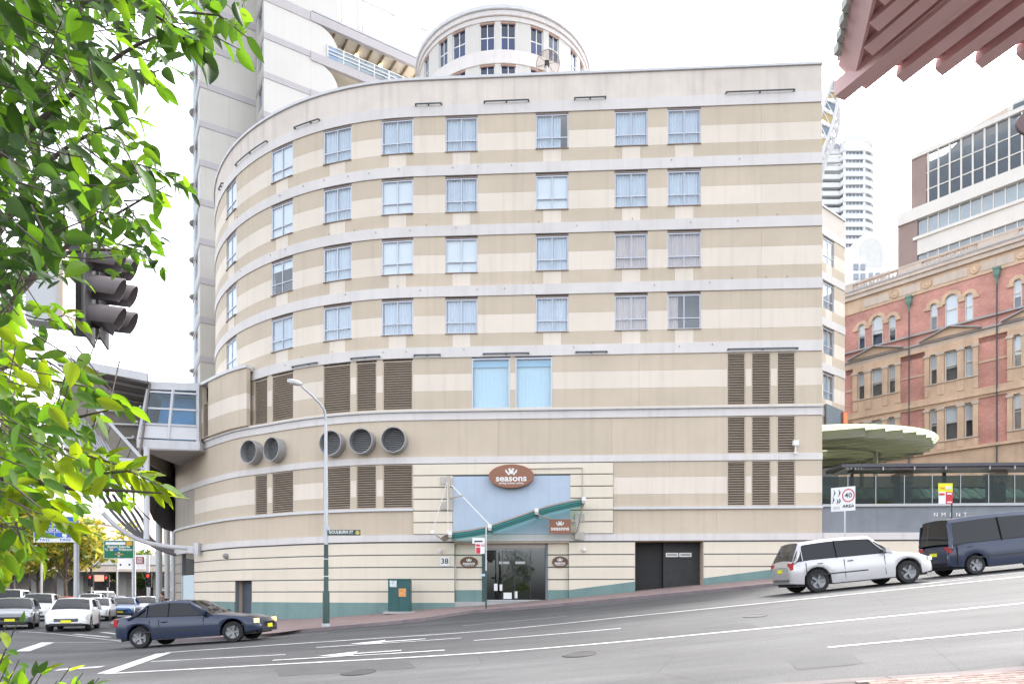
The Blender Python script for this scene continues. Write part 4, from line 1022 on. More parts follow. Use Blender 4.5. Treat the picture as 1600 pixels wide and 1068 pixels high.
# ------------------------------------------------------------------ curved roof truss
ts = thing('roof_truss', 'white curved lattice fin on the roof behind the right corner', 'roof truss', P(1284, 290, 42))
def curve3(pts, Y): 
    p = [pts[0]] + pts + [pts[-1]]
    return [P(x, y, Y) for x, y in catmull([(p_[0], p_[1]) for p_ in p], 5)]
for Y, le, ri in ((41.6, [(1301, 125), (1293, 148), (1285, 172), (1276, 205), (1270, 240), (1268, 284)], [(1303, 127), (1308.5, 150), (1304, 182), (1295, 212), (1284, 240), (1278, 284)]),
                  (42.4, [(1309, 160), (1304, 176), (1300, 196), (1292, 222), (1282, 250), (1274, 284)], [(1310, 161), (1311.5, 186), (1308, 208), (1299, 232), (1289, 256), (1282, 284)])):
    A, B = curve3(le, Y), curve3(ri, Y); n = min(len(A), len(B))
    obj('chord', MB().tube(A, .11, 6), M_PALEM, ts); obj('chord', MB().tube(B, .11, 6), M_PALEM, ts)
    A2, B2 = [q + V(0, 1.2, 0) for q in A], [q + V(0, 1.2, 0) for q in B]
    obj('chord', MB().tube(B2, .09, 6), M_PALEM, ts)
    for k in range(4, n - 1, 3):
        obj('lattice_bar', MB().bar(A[k], B[k], .10), M_PALEM, ts); obj('lattice_bar', MB().bar(B[k], B2[min(n - 1, k + 2)], .08), M_PALEM, ts); obj('lattice_bar', MB().bar(A[k], B[min(n - 1, k + 3)], .06), M_PALEM, ts)
    mb = MB(); mb.prism([A[0], A[3], B[3], B[0]], (0, .2, 0)); obj('tip_plate', mb, M_PALEM, ts)
    if Y < 42:
        for k in range(4, n - 4, 3):
            mb = MB(); mb.prism([A[k].lerp(B[k], .12), A[k].lerp(B[k], .9), A[k + 2].lerp(B[k + 2], .9), A[k + 2].lerp(B[k + 2], .12)], (0, .05, 0)); obj('lattice_pane', mb, [mat('slate_pane', (.20, .26, .32), .3), mat('ochre_pane', (.52, .40, .18), .5)][(k // 3) % 2], ts)
# ------------------------------------------------------------------ heritage brick and sandstone building
def brick_mat():
    m = bpy.data.materials.new('red_brick'); m.use_nodes = True; nt = m.node_tree; N = nt.nodes; L = nt.links; b = N['Principled BSDF']; b.inputs['Roughness'].default_value = .85
    geo = N.new('ShaderNodeNewGeometry'); dt = N.new('ShaderNodeVectorMath'); dt.operation = 'DOT_PRODUCT'; dt.inputs[1].default_value = (.645, -.764, 0)
    sx = N.new('ShaderNodeSeparateXYZ'); cb = N.new('ShaderNodeCombineXYZ')
    L.new(geo.outputs['Position'], dt.inputs[0]); L.new(geo.outputs['Position'], sx.inputs[0]); L.new(dt.outputs['Value'], cb.inputs[0]); L.new(sx.outputs[2], cb.inputs[1])
    t = N.new('ShaderNodeTexBrick'); t.inputs['Color1'].default_value = (.60, .27, .215, 1); t.inputs['Color2'].default_value = (.50, .20, .165, 1); t.inputs['Mortar'].default_value = (.55, .42, .36, 1)
    t.inputs['Scale'].default_value = 1; t.inputs['Mortar Size'].default_value = .008; t.inputs['Brick Width'].default_value = .23; t.inputs['Row Height'].default_value = .085
    L.new(cb.outputs[0], t.inputs[0])
    n = N.new('ShaderNodeTexNoise'); n.inputs['Scale'].default_value = .5; n.inputs['Detail'].default_value = 6; L.new(geo.outputs['Position'], n.inputs[0])
    mr = N.new('ShaderNodeMapRange'); mr.inputs[1].default_value = .35; mr.inputs[2].default_value = .7; mr.inputs[3].default_value = .8; mr.inputs[4].default_value = 1.25; L.new(n.outputs[0], mr.inputs[0])
    v = N.new('ShaderNodeVectorMath'); v.operation = 'SCALE'; L.new(t.outputs[0], v.inputs[0]); L.new(mr.outputs[0], v.inputs['Scale']); L.new(v.outputs[0], b.inputs['Base Color']); return m
M_BRICK = brick_mat()
M_SAND = mat('sandstone', (.68, .49, .345), .85, .16, .9, .15, .2, 30)
M_SANDL = mat('pale_sandstone', (.62, .52, .44), .85, .12, .9, .12, .2, 30)
M_LEAD = mat('lead_flashing', (.42, .41, .42), .6, .1)
M_FRAMEC = mat('cream_sash', (.72, .66, .58), .6)
hd_ = Vector((.645, -.764, 0)).normalized()
her = thing('heritage_building', 'ornate red brick and sandstone building with arched windows and balustrade', 'building', (34, 53, 6))
H0 = Vector((34, 53))
def HPt(t): return (H0.x + hd_.x * t, H0.y + hd_.y * t)
PH = Path([HPt(14), HPt(-9.2)])
ZH = lambda y: (HY - y) * 53 / F + EYE
def hs(px): return PH.px(px)
sR, sL = 0, PH.L
def hp(nm, y0, y1, m, o=0, holes=(), th=.3, parent=her, ml=1e9):
    for a, b in spans(sR, sL, list(holes)): panel(nm, PH, a, b, ZH(y1), ZH(y0), o, th, m, parent, .001, ml)
bayw = [(1340.6, 1352), (1361.7, 1379.5), (1388, 1400), (1453, 1465), (1476, 1497), (1507, 1521)]
s2 = [tuple(sorted((hs(a), hs(b)))) for a, b in bayw]
# repeat the bay once more towards the right, out of frame
pit = s2[0][0] - s2[3][0]
s2 += [(a - pit, b - pit) for a, b in s2[3:]]
holes = [q for q in s2 if q[0] > .2]
midset = set(i for i in (1, 4, 7))
# frieze, cornice, balustrade
hp('brick_wall', 445, 509, M_BRICK, 0, holes); hp('brick_wall', 509, 548, M_BRICK, 0, [])
hp('frieze', 422, 445, M_SAND, .08, ml=4.2); hp('cornice', 415, 422, M_SANDL, .30, th=.5); hp('cornice', 409.5, 415, M_SANDL, .45, th=.7); hp('cornice', 407, 409.5, M_LEAD, .5, th=.7)
hp('balustrade_rail', 392, 395.2, M_SANDL, .12, th=.4)
bal = MB()
def baluster(s):
    p, nn, d = PH.at(s); Mx = Matrix.Translation((p.x - nn.x * .05, p.y - nn.y * .05, ZH(407)))
    h = ZH(395.2) - ZH(407); bal.lathe([(.09, 0), (.11, h * .12), (.06, h * .2), (.12, h * .42), (.06, h * .75), (.10, h * .88), (.09, h)], 7, Mx)
blocks = [(1300, 1333), (1404, 1441), (1530, 1600)]
bs = [tuple(sorted((hs(a), hs(b)))) for a, b in ((1404, 1441), (1528, 1592))] + [(0, hs(1599))] + [(hs(1333), sL)]
for a, b in bs: panel('parapet_block', PH, a, b, ZH(407), ZH(391.5), .10, .5, M_SANDL, her, .002)
for a, b in spans(0, sL, bs):
    n = int((b - a) / .28)
    for k in range(n): baluster(a + (b - a) * (k + .5) / n)
kind(obj('balusters', bal, M_SANDL, her, 40), 'stuff')
for s0, w in ((hs(1370), 1.0), (hs(1422), .8), (hs(1485), 1.2), (hs(1560), 1.0)):
    panel('frieze_panel', PH, s0 - w, s0 + w, ZH(440), ZH(427), .12, .1, M_SANDL, her)
    p, nn, d = PH.at(s0 - w - .45); Mx = Matrix.Translation((p.x + nn.x * .1, p.y + nn.y * .1, ZH(433.5))) @ Matrix.Rotation(math.atan2(nn.x, -nn.y), 4, 'Z') @ Matrix.Rotation(R(90), 4, 'X')
    obj('rosette', MB().lathe([(.02, .08), (.14, .10), (.2, .04), (.3, .09), (.36, 0)], 14, Mx), M_SAND, her, 40)
# arched windows
def blind_window(s0, s1, z0, z1, frac, arch=False, parent=her, rec=-.12):
    p, nn, d = PH.at((s0 + s1) / 2); w = s1 - s0; h = z1 - z0
    o = obj('window', frame_mb(w, h, .08, .08, (), (h * .52,)), M_FRAMEC); o.location = (p.x + nn.x * rec, p.y + nn.y * rec, z0); o.rotation_euler = (0, 0, math.atan2(nn.x, -nn.y)); attach(o, parent)
    sub('pane', MB().box((0, .0, h / 2), (w - .1, .01, h - .1)).mesh('pane', M_GLASS), o)
    sub('blind', MB().box((0, .09, h * (1 - frac / 2)), (w - .1, .01, h * frac)).mesh('blind', M_BLIND), o)
    sub('room', MB().box((0, .4, h / 2), (w, .02, h)).mesh('room', M_ROOM), o)
    if arch:                    # brick spandrels that round the head off, with a sandstone archivolt
        r = w / 2; mb = MB(); n = 12; pts = [(-r * math.cos(math.pi * k / n), h - r + r * math.sin(math.pi * k / n)) for k in range(n + 1)]
        for (x0, z0_), (x1, z1_) in zip(pts[:-1], pts[1:]):
            mb.prism([(x0, 0, z0_), (x1, 0, z1_), (x1, 0, h + .02), (x0, 0, h + .02)], (0, .25, 0))
        sp_ = sub('spandrel', mb.mesh('spandrel', M_BRICK), o, (0, rec + .01 - .0, 0))
        mb = MB(); R1, R2 = r - .02, r + .26
        for k in range(n):
            a, b = math.pi * k / n, math.pi * (k + 1) / n
            mb.prism([(-R1 * math.cos(a), 0, h - r + R1 * math.sin(a)), (-R1 * math.cos(b), 0, h - r + R1 * math.sin(b)), (-R2 * math.cos(b), 0, h - r + R2 * math.sin(b)), (-R2 * math.cos(a), 0, h - r + R2 * math.sin(a))], (0, .2, 0))
        for sx in (-1, 1): mb.box((sx * (r + .17), .07, h - r - .12), (.42, .26, .22))
        sub('archivolt', mb.mesh('archivolt', M_SAND), o, (0, rec - .06, 0))
fr = [.55, .62, .55, .5, 1.0, .45, .6, .6, .6]
for i, (a, b) in enumerate(s2):
    if a < .2: continue
    top = 459.5 if i % 3 == 1 else 466
    panel('brick_wall', PH, a, b, ZH(top), ZH(445), 0, .3, M_BRICK, her, .001)
    blind_window(a, b, ZH(508.5), ZH(top), [.55, .6, .55, .5, .95, .98, .6, .6, .6][i], True)
# string, pediments, entablature, lower storeys
hp('string_course', 509, 511.5, M_LEAD, .22, th=.4)
hp('entablature', 535, 540, M_SAND, .12); hp('entablature', 528.5, 535, M_SANDL, .10); hp('entablature_cap', 526, 528.5, M_LEAD, .26, th=.5)
bays = [(hs(1402.5) - .25, hs(1338) + .25), (hs(1527) - .1, hs(1448) + .1)]
bays.append((bays[1][0] - pit, bays[1][1] - pit))
for a, b in bays:
    if a < -2: continue
    p0, n0, d = PH.at(a - .3); p1, n1, d = PH.at(b + .3); m_ = (p0 + p1) / 2; o = n0 * .36
    A, B, C_ = Vector((p0.x + o.x, p0.y + o.y, ZH(526))), Vector((p1.x + o.x, p1.y + o.y, ZH(526))), Vector((m_.x + o.x, m_.y + o.y, ZH(512.5)))
    nb = Vector((-n0.x, -n0.y, 0)) * .45
    mb = MB(); mb.prism([A, C_, B], nb); obj('pediment', mb, M_SAND, her)
    mb = MB(); f = Vector((n0.x, n0.y, 0)) * .14
    mb.bar(A + f, C_ + f, .3, .08); mb.bar(C_ + f, B + f, .3, .08); obj('pediment_moulding', mb, M_LEAD, her)
for (yt, yb, y0, y1) in ((548, 595, 540, 616), (634.5, 687, 631, 702)):
    hp('brick_wall', y0, yb, M_BRICK, 0, [q for q in bays]); hp('brick_wall', yb, y1, M_BRICK, 0, [q for q in bays])
    for a, b in bays:
        hb = [q for q in holes if a < q[0] < b]
        for s0, s1 in spans(max(a, 0), b, hb): panel('pier', PH, s0, s1, ZH(yb), ZH(yt), .10, .4, M_SAND, her, .001)
        panel('lintel', PH, max(a, 0), b, ZH(yt), ZH(y0), .12, .4, M_SAND, her, .001); panel('apron', PH, max(a, 0), b, ZH(y1), ZH(yb + 1.5), .10, .4, M_SAND, her, .001); panel('sill', PH, max(a, 0), b, ZH(yb + 1.5), ZH(yb), .2, .5, M_SANDL, her, .001)
        for (s0, s1) in spans(max(a, 0), b, hb):
            c_ = (s0 + s1) / 2; w_ = min(.55, s1 - s0)
            panel('pilaster', PH, c_ - w_ / 2, c_ + w_ / 2, ZH(yb), ZH(yt + 4), .20, .15, M_SAND, her, .001); panel('capital', PH, c_ - w_ / 2 - .07, c_ + w_ / 2 + .07, ZH(yt + 4), ZH(yt), .27, .2, M_SANDL, her, .001)
            panel('apron_block', PH, c_ - w_ / 2, c_ + w_ / 2, ZH(y1 - 2), ZH(yb + 3), .16, .1, M_SAND, her, .001)
    for i, (a, b) in enumerate(holes): blind_window(a, b, ZH(yb), ZH(yt), [.5, .55, .55, .48, .55, .98, .6, .6, .6][i] if yt < 600 else [.45, .4, .4, .42, .45, .5, .4, .4, .4][i])
hp('string_course', 616, 622, M_SAND, .16); hp('string_course', 622, 627, M_SAND, .24); hp('string_course', 627, 631, M_SAND, .12)
hp('string_course', 575, 578, M_SAND, .06, bays)
hp('sandstone_base', 702, 706, M_SAND, .3, th=.6); hp('sandstone_base', 706, 850, M_SAND, .1, ml=3.4)
obj('core', MB().prism([(*HPt(14), 0), (*HPt(-9.2), 0), (HPt(-9.2)[0] + 12, HPt(-9.2)[1] + 12, 0), (HPt(14)[0] + 12, HPt(14)[1] + 12, 0)], (0, 0, ZH(420))), M_ROOM, her) if False else None
pc = [Vector((*HPt(t), 0)) + Vector((.764, .645, 0)) * o for t, o in ((14, .9), (-9.0, .9), (-9.0, 9), (14, 9))]
obj('core', MB().prism(pc, (0, 0, ZH(408))), M_SAND, her)
e = [Vector((*HPt(t), 0)) + Vector((.764, .645, 0)) * o for t, o in ((-9.2, .05), (-9.2, 9), (-8.9, 9), (-8.9, .05))]
obj('end_wall', MB().prism(e, (0, 0, ZH(400))), M_SAND, her)
# rainwater heads and pipes
M_VERD = mat('verdigris_copper', (.16, .27, .22), .6, .3, 6)
for px, y0 in ((1422, 462), (1559, 417)):
    s = hs(px); p, nn, d = PH.at(s); q = Vector((p.x + nn.x * .22, p.y + nn.y * .22, 0)); zt = (HY - y0) / F * p.y + EYE
    dp = obj('downpipe', MB().tube([q + UZ * 5, q + UZ * (zt - 1.3)], .05, 8), mat('lead_pipe', (.10, .09, .09), .5), her)
    Mx = Matrix.Translation((q.x, q.y, zt - 1.4)); obj('rainwater_head', MB().lathe([(.07, .1), (.10, .45), (.22, .65), (.27, .75), (.27, 1.1), (.33, 1.15), (.33, 1.3)], 4, Mx @ Matrix.Rotation(math.atan2(nn.x, -nn.y) + R(45), 4, 'Z')), M_VERD, dp)

# ------------------------------------------------------------------ modern office behind it
of = thing('office_building', 'grey glazed office block with white bands rising behind the brick building', 'building', (50, 76, 8))
M_BRN = mat('brown_cladding', (.30, .225, .205), .7, .08, .6)
M_OFG = glass('office_glass', (.50, .54, .57), .8, .03)
M_OFW = mat('office_white', (.68, .66, .62), .7, .05, .6, .05)
O0 = Vector((46.8, 80)); OP = lambda t: (O0.x + hd_.x * t, O0.y + hd_.y * t)
PO = Path([OP(22), OP(0)]); PO2 = Path([OP(22), OP(-1.3)])
ZO = lambda px, y: (HY - y) / F * PO.at(PO.px(px))[0].y + EYE
zt = ZO(1424.5, 251); zb = ZO(1451, 313)
panel('coping', PO, 0, PO.L, zt, zt + .5, .2, .6, M_OFW, of)
sg = PO.px(1447.5)
panel('brown_wall', PO, sg, PO.L, zb - .6, zt, 0, .4, M_BRN, of)
mulls = [PO.px(p) for p in (1450.5, 1466.5, 1484, 1502, 1520, 1538.5, 1557.5, 1577, 1597)]
st = mulls[-2] - mulls[-1]
while mulls[-1] > .5: mulls.append(max(0, mulls[-1] - abs(st)))
lv = [zt, zt - (zt - zb) * .40, zt - (zt - zb) * .76, zb - .6]
for s0, s1 in zip(mulls[1:], mulls[:-1]):
    for za, zb_ in zip(lv[:-1], lv[1:]): panel('pane', PO, s0, s1, zb_, za, -.08, .02, M_OFG, of, .05)
for s_ in mulls: panel('mullion', PO, s_ - .09, s_ + .09, zb - .6, zt, .05, .2, M_OFW, of)
for z in lv[1:3]: panel('transom', PO, 0, sg, z - .06, z + .06, .02, .15, M_OFW, of)
panel('inner_wall', PO, 0, PO.L, 5, zt - .3, -1.2, .3, mat('office_inner', (.62, .63, .66), .9, .2, .4), of)
# lower storeys stand slightly forward
zc = ZO(1407.5, 333); L2 = PO2.L
z = [zc + 0, zc - 1.5]
panel('cornice', PO2, 0, L2, zc - 1.3, zc + .1, .75, 1.4, M_OFW, of)
sbr = PO2.px(1436)
panel('brown_wall', PO2, sbr, L2, 5, zc - 1.3, .5, .5, M_BRN, of)
def P2z(px, y): return (HY - y) / F * PO2.at(PO2.px(px))[0].y + EYE
rows = [(zc - 1.3, zc - 3.3), (zc - 5.4, zc - 7.6), (zc - 9.6, zc - 11.6)]
for a, b in rows:
    n = 20
    for k in range(n):
        s0, s1 = sbr * k / n, sbr * (k + 1) / n
        panel('pane', PO2, s0, s1, b, a, .30, .02, glass('office_glass_pale', (.80, .84, .86), 1.0, .12), of, .06)
        panel('mullion', PO2, s0 - .05, s0 + .05, b, a, .40, .15, M_OFW, of)
for a, b in ((zc - 3.3, zc - 5.4), (zc - 7.6, zc - 9.6), (zc - 11.6, zc - 14)): 
    panel('spandrel', PO2, 0, sbr, b, a, .55, .4, M_OFW, of, .002, 8); panel('spandrel_ledge', PO2, 0, PO2.px(1430), a - .35, a, .75, .5, M_OFW, of)
panel('inner_wall', PO2, 0, sbr, 5, zc - 1.3, -.3, .3, mat('office_inner_pale', (.70, .72, .72), .9, .1), of)
# stepped roof volume at the right
mb = MB(); q = [P(1518, 200, 92), P(1540, 186, 92), P(1583, 162, 92), P(1583, 215, 92), P(1518, 225, 92)]; mb.prism(q, (0, 6, 0)); pv = obj('sloping_roof', mb, M_SANDL, of)
q = [P(1582, 160, 91), P(1640, 132, 91), P(1640, 240, 91), P(1582, 240, 91)]; obj('roof_volume', MB().prism(q, (0, 6, 0)), M_OFW, of)
q = [P(1585, 163, 90.8), P(1640, 140, 90.8), P(1640, 152, 90.8), P(1585, 172, 90.8)]; obj('rooflight', MB().prism(q, (0, .2, 0)), M_OFG, of)
q = [P(1585, 176, 90.8), P(1640, 157, 90.8), P(1640, 166, 90.8), P(1585, 184, 90.8)]; obj('rooflight', MB().prism(q, (0, .2, 0)), M_OFG, of)

# ------------------------------------------------------------------ far apartment tower and white blocks
ap = thing('apartment_tower', 'tall white apartment tower with rounded corner and stacked window bands', 'tower', P(1330, 700, 238))
YA = 238.0; xa = lambda px, Y=YA: (px - 800) / F * Y
ra = 6.0; xr, xm, xl_ = xa(1374.5), xa(1318), xa(1262)
pts = [(xr, YA + 25)] + [(xr - ra + ra * math.cos(R(-a_)), YA + ra + ra * math.sin(R(-a_))) for a_ in range(0, 91, 9)] + [(xm, YA), (xm - .5, YA + 1.6), (xl_, YA + 1.6)]
PA = Path(pts); zA = lambda y: (HY - y) / F * YA + EYE
fl = 13.15 * YA / F; z = zA(222)
M_APW = mat('apartment_white', (.80, .80, .79), .8, .02); M_APG = mat('apartment_window', (.34, .38, .44), .25, .25, .2)
sm = PA.px(1318.2)
obj('roof_band', curvedall(PA, zA(222), zA(210), .3, 1.0, 0, sm), M_APW, ap, 40)
obj('roof_band', curvedall(PA, zA(232), zA(219), .0, 1.0, sm, PA.L), M_APW, ap, 40)
for k in range(26):
    zt_ = zA(229) - k * fl
    obj('floor_band', curvedall(PA, zt_ - fl * .56, zt_, .3, 1.0), M_APW, ap, 40)
    for s0, s1 in ((0, PA.px(1351)), (PA.px(1348), PA.px(1320.5))):
        obj('window_band', curvedall(PA, zt_ - fl, zt_ - fl * .56, -.4, .3, s0, s1), M_APG, ap, 40)
    obj('window_band', curvedall(PA, zt_ - fl, zt_ - fl * .56, -1.6, .3, sm, PA.L), M_APG, ap, 40)
    for px in (1350, 1319.5): s_ = PA.px(px); obj('pier', curvedall(PA, zt_ - fl, zt_ - fl * .56, .2, .9, s_ - .4, s_ + .4), M_APW, ap)
    for px in (1326, 1332, 1338, 1344, 1356, 1362, 1368, 1300, 1310, 1290): s_ = PA.px(px); obj('window_mullion', curvedall(PA, zt_ - fl, zt_ - fl * .56, -.3 if px > 1318 else -1.5, .1, s_ - .12, s_ + .12), M_APW, ap)
obj('core', MB().prism([(xr - 2, YA + 6, 0), (xl_, YA + 4.5, 0), (xl_, YA + 25, 0), (xr - 2, YA + 25, 0)], (0, 0, zA(214))), M_APW, ap)
text('lettering', 'TON', 2.6, mat('letter_grey', (.45, .47, .50), .5), V(xa(1303), YA - .2 + 1.0, zA(225)), (1, 0, 0), (0, -1, 0), ap, bold=.06, width=24 * YA / F, ext=.2)
wb = thing('white_block', 'white low-rise block below the rounded tower', 'building', P(1345, 500, 150))
def bx(x0, x1, y0, y1, Y, dep, m, nm, par): 
    a, b = P(x0, y0, Y), P(x1, y1, Y); return obj(nm, MB().box(((a.x + b.x) / 2, Y + dep / 2, (a.z + b.z) / 2), (b.x - a.x, dep, a.z - b.z)), m, par)
bx(1300, 1352, 400, 620, 150, 10, M_APW, 'wall', wb); bx(1352, 1392, 418, 620, 152, 10, M_APW, 'wall', wb)
for px in (1338, 1349): 
    for py in (412, 427, 442): bx(px - 3.5, px + 3.5, py, py + 9, 149.8, .3, M_APG, 'window', wb)
for px in (1361, 1372, 1382):
    for py in (426, 440): bx(px - 3, px + 3, py, py + 8, 151.8, .3, M_APG, 'window', wb)
vb = thing('vaulted_block', 'white block with a barrel vaulted gable beside the far tower', 'building', P(1360, 500, 170))
n = 14; ring_ = [P(1336, 520, 170), P(1336, 390, 170)] + [P(1360.5 - 24.5 * math.cos(math.pi * k / n), 388 - 24 * math.sin(math.pi * k / n), 170) for k in range(n + 1)] + [P(1385, 520, 170)]
obj('gable', MB().prism(ring_, (0, 12, 0)), M_APW, vb)
ring_ = [P(1343, 430, 169.6), P(1343, 392, 169.6)] + [P(1361 - 18 * math.cos(math.pi * k / n), 390 - 18 * math.sin(math.pi * k / n), 169.6) for k in range(n + 1)] + [P(1379, 430, 169.6)]
obj('gable_panel', MB().prism(ring_, (0, .4, 0)), mat('apartment_shade', (.66, .65, .63), .8), vb)

# ------------------------------------------------------------------ terrace right of the hotel
M_GREYW = mat('grey_rendered_wall', (.24, .26, .285), .8, .12, 1.2, .1, .2, 20)
rw = thing('retaining_wall', 'grey rendered retaining wall with cream boards at its foot beside the hotel', 'wall', FP(1440, 850))
PR = Path([(34, flatY(34)), (14.66, flatY(14.66))])
panel('wall_panel', PR, 0, PR.L, Z(834), Z(794.5), -.06, .3, M_GREYW, rw, .002, 6)
panel('wall_cap', PR, 0, PR.L, Z(794.5), Z(790.5), .04, .5, M_GREYM, rw, .001, 6)
panel('string_course', PR, 0, PR.L, Z(845), Z(834.2), .06, .35, M_LAV, rw, .001, 8)
panel('joint_backing', PR, 0, PR.L, Z(960), Z(845.2), -.04, .2, M_JOINT, rw, 0, 12)
for i in range(5): panel('wall_board', PR, 0, PR.L, Z(cy[i + 1] - 1.7), Z(cy[i]), 0, .06, M_COURSE, rw, .002, 7.2)
for ch, px in zip('NMENTDI', (1463, 1475, 1487, 1498, 1509, 1579, 1591)): text('lettering', ch, .27, M_SIGNW, FP(px, 803.5, -.05), FX, FN, rw, ext=.01)
gb = thing('glass_fence', 'dark tinted glass balustrade on top of the grey retaining wall', 'glass fence', FP(1440, 790))
gx = [1288.5, 1329, 1373, 1418, 1462, 1506.6, 1551, 1592, 1637, 1680]
M_SMOKE = glass('smoked_glass', (.30, .38, .37), .5, .0)
for a, b in zip(gx[:-1], gx[1:]):
    pn = obj('pane', fbox(a + .3, b - .3, 747, 790, -.32, -.30), M_SMOKE, gb); obj('post', fbox(b - .5, b + .5, 745.5, 790, -.36, -.28), M_GREYM, gb)
pg = thing('terrace_pergola', 'long dark flat-topped pergola roof over the terrace', 'pergola', FP(1460, 735, -2))
obj('roof_beam', fbox(1324, 1690, 726, 731, -2.5, -.6), mat('pergola_dark', (.085, .085, .10), .5, .1), pg); obj('gutter', fbox(1345, 1690, 731.2, 735, -1.4, -.7), mat('pergola_brown', (.12, .10, .10), .5, .1), pg)
for px in (1390, 1440, 1490, 1560, 1600): obj('spot_lamp', fbox(px - .8, px + .8, 731, 736, -.7, -.6), M_GREYM, pg)
for px in (1335, 1341, 1347, 1352, 1357): obj('roof_rib', fbox(px - 1, px + 1, 731, 733.5, -2.4, -.7), M_SIGNW, pg)
for px in (1365, 1520, 1610): obj('post', fbox(px - 1.5, px + 1.5, 731, 795, -2.4, -2.2), mat('pergola_post', (.15, .18, .19), .5), pg)
for px in (1443, 1598):
    cl = thing('terrace_column', 'stone column with scrolled capital %s on the terrace' % ('behind the yellow topped sign' if px < 1500 else 'at the right edge'), 'column', FP(px, 795, -1.8))
    obj('shaft', fbox(px - 9.5, px + 9.5, 747, 800, -2.3, -1.6), mat('column_grey', (.33, .34, .34), .7, .1), cl); obj('capital', fbox(px - 11, px + 11, 734.5, 747, -2.4, -1.5), M_SANDL, cl)
    for sx in (-6, 6): obj('volute', MB().lathe([(.01, .08), (.14, .06), (.18, 0)], 14, Matrix.Translation(FP(px + sx, 741, -1.5)) @ Matrix.Rotation(R(90), 4, 'X')), M_SAND, cl)
aw = thing('terrace_awning', 'green ribbed awning hanging behind the smoked glass', 'awning', FP(1440, 760, -4))
for k in range(40):
    a = 1290 + k * 10; mb = MB(); q0, q1 = FP(a, 742, -4.2), FP(a + 10, 742, -4.2); r0, r1 = FP(a - 4, 763, -3.2), FP(a + 6, 763, -3.2)
    mb.prism([q0, q1, r1, r0], (0, .05, -.05 if k % 2 else .06)); obj('awning_strip', mb, [mat('awning_green', (.10, .16, .11), .7), mat('awning_green_pale', (.17, .24, .18), .7)][k % 2], aw)
bk = thing('terrace_bar', 'dark bar front and rear wall inside the terrace', 'bar', FP(1440, 800, -6))
obj('rear_wall', fbox(1288, 1700, 736, 805, -6.3, -6), mat('bar_dark', (.05, .055, .06), .7, .2, .6), bk); obj('floor', fbox(1288, 1700, 794, 796, -6.2, -.4), M_CONC, bk); obj('pale_screen', fbox(1321, 1346, 748, 763, -3.0, -2.9), mat('pale_screen', (.5, .6, .62), .6), bk); obj('notice_board', fbox(1298, 1345, 728, 742, -5.6, -5.4), M_CREAM, bk)
# ------------------------------------------------------------------ round green canopy
gc = thing('round_canopy', 'pale green round canopy on ribs between the hotel and the brick building', 'canopy', (17.7, 38.5, 2))
zc_ = 8.35 + EYE; CX, CY, AX, AY = 17.2, 38.7, 6.25, 4.6
M_CAN = leaf_mat('pale_green_sheet', (.50, .53, .46), (.62, .66, .56), .6, .75); M_CBM = mat('olive_beam', (.20, .19, .14), .5, .08)
def cp(a, k=1.0, dz=0): return Vector((CX + AX * k * math.cos(a), CY + AY * k * math.sin(a), zc_ + dz - .55 * (1 - math.sin(a)) * .0))
n = 48; ringc = [cp(2 * math.pi * i / n) for i in range(n)]
obj('canopy_sheet', MB().prism(ringc, (0, 0, .02)), M_CAN, gc, 40)
obj('rim', MB().tube([cp(2 * math.pi * i / n, 1.0, .03) for i in range(n + 1)], .10, 6), M_CAN, gc, 40)
for i in range(18):
    a = R(-85 + i * 10.5); x1 = cp(a, .97, -.14); x0 = Vector((x1.x - 4.8, x1.y + 1.6, x1.z - .05)) if x1.y < CY else Vector((CX - 2, x1.y * .6 + CY * .4 + 1, x1.z))
    obj('rib', MB().bar(x1 - UZ * .12, x0 - UZ * .12, .10, .46), M_CBM, gc)
obj('ring_beam', MB().tube([cp(R(-170 + 8 * i), .62, -.42) + V(0, 1.0, 0) for i in range(28)], .13, 8), M_CBM, gc, 40)
for a in (-40, 20, -120): q = cp(R(a), .62, -.4) + V(0, 1, 0); obj('post', MB().tube([V(q.x, q.y, 1.5), q], .12, 8), M_CBM, gc)
obj('edge_gutter', MB().bar(cp(R(-12), 1.0, -.1), cp(R(70), 1.0, -.35), .25, .3), mat('gutter_black', (.05, .05, .055), .4), gc)
# ------------------------------------------------------------------ road signs on the right
Yg = 27.5; b = gz(1320, Yg + .27)
sg_ = thing('speed_sign', 'white 40 AREA school-zone sign with walking figures on a thin post', 'sign', b)
obj('post', MB().tube([b - UZ * .2, P(1320, 768, Yg + .27)], .028, 8), M_PALEM, sg_)
q = [P(1300.5, 763.5, Yg + .45), P(1335, 757.8, Yg - .05), P(1335, 795.5, Yg - .05), P(1300.5, 800, Yg + .45)]
xd = (q[1] - q[0]); xd.z = 0; xd.normalize(); nd = Vector((xd.y, -xd.x, 0)); 
c = (q[0] + q[2]) / 2 + nd * .04; wS, hS = .90, .97
obj('plate', MB().box(c, (wS, .02, hS), Matrix((xd, -nd, UZ)).transposed()), M_SIGNW, sg_)
def on(u, v, o=.012): return c + xd * u + UZ * v + nd * o
nn_ = 28; cr = (.20, .13)
ri = MB()
for k in range(nn_):
    a, b_ = 2 * math.pi * k / nn_, 2 * math.pi * (k + 1) / nn_
    ri.prism([on(cr[0] + .235 * math.cos(a), cr[1] + .27 * math.sin(a)), on(cr[0] + .235 * math.cos(b_), cr[1] + .27 * math.sin(b_)), on(cr[0] + .195 * math.cos(b_), cr[1] + .225 * math.sin(b_)), on(cr[0] + .195 * math.cos(a), cr[1] + .225 * math.sin(a))], nd * .004)
obj('red_ring', ri, M_RED, sg_)
text('lettering', '40', .27, M_BLACK, on(cr[0], cr[1]), xd, nd, sg_, bold=.002, width=.27); text('lettering', 'AREA', .18, M_BLACK, on(cr[0], -.30), xd, nd, sg_, bold=.002, width=.44)
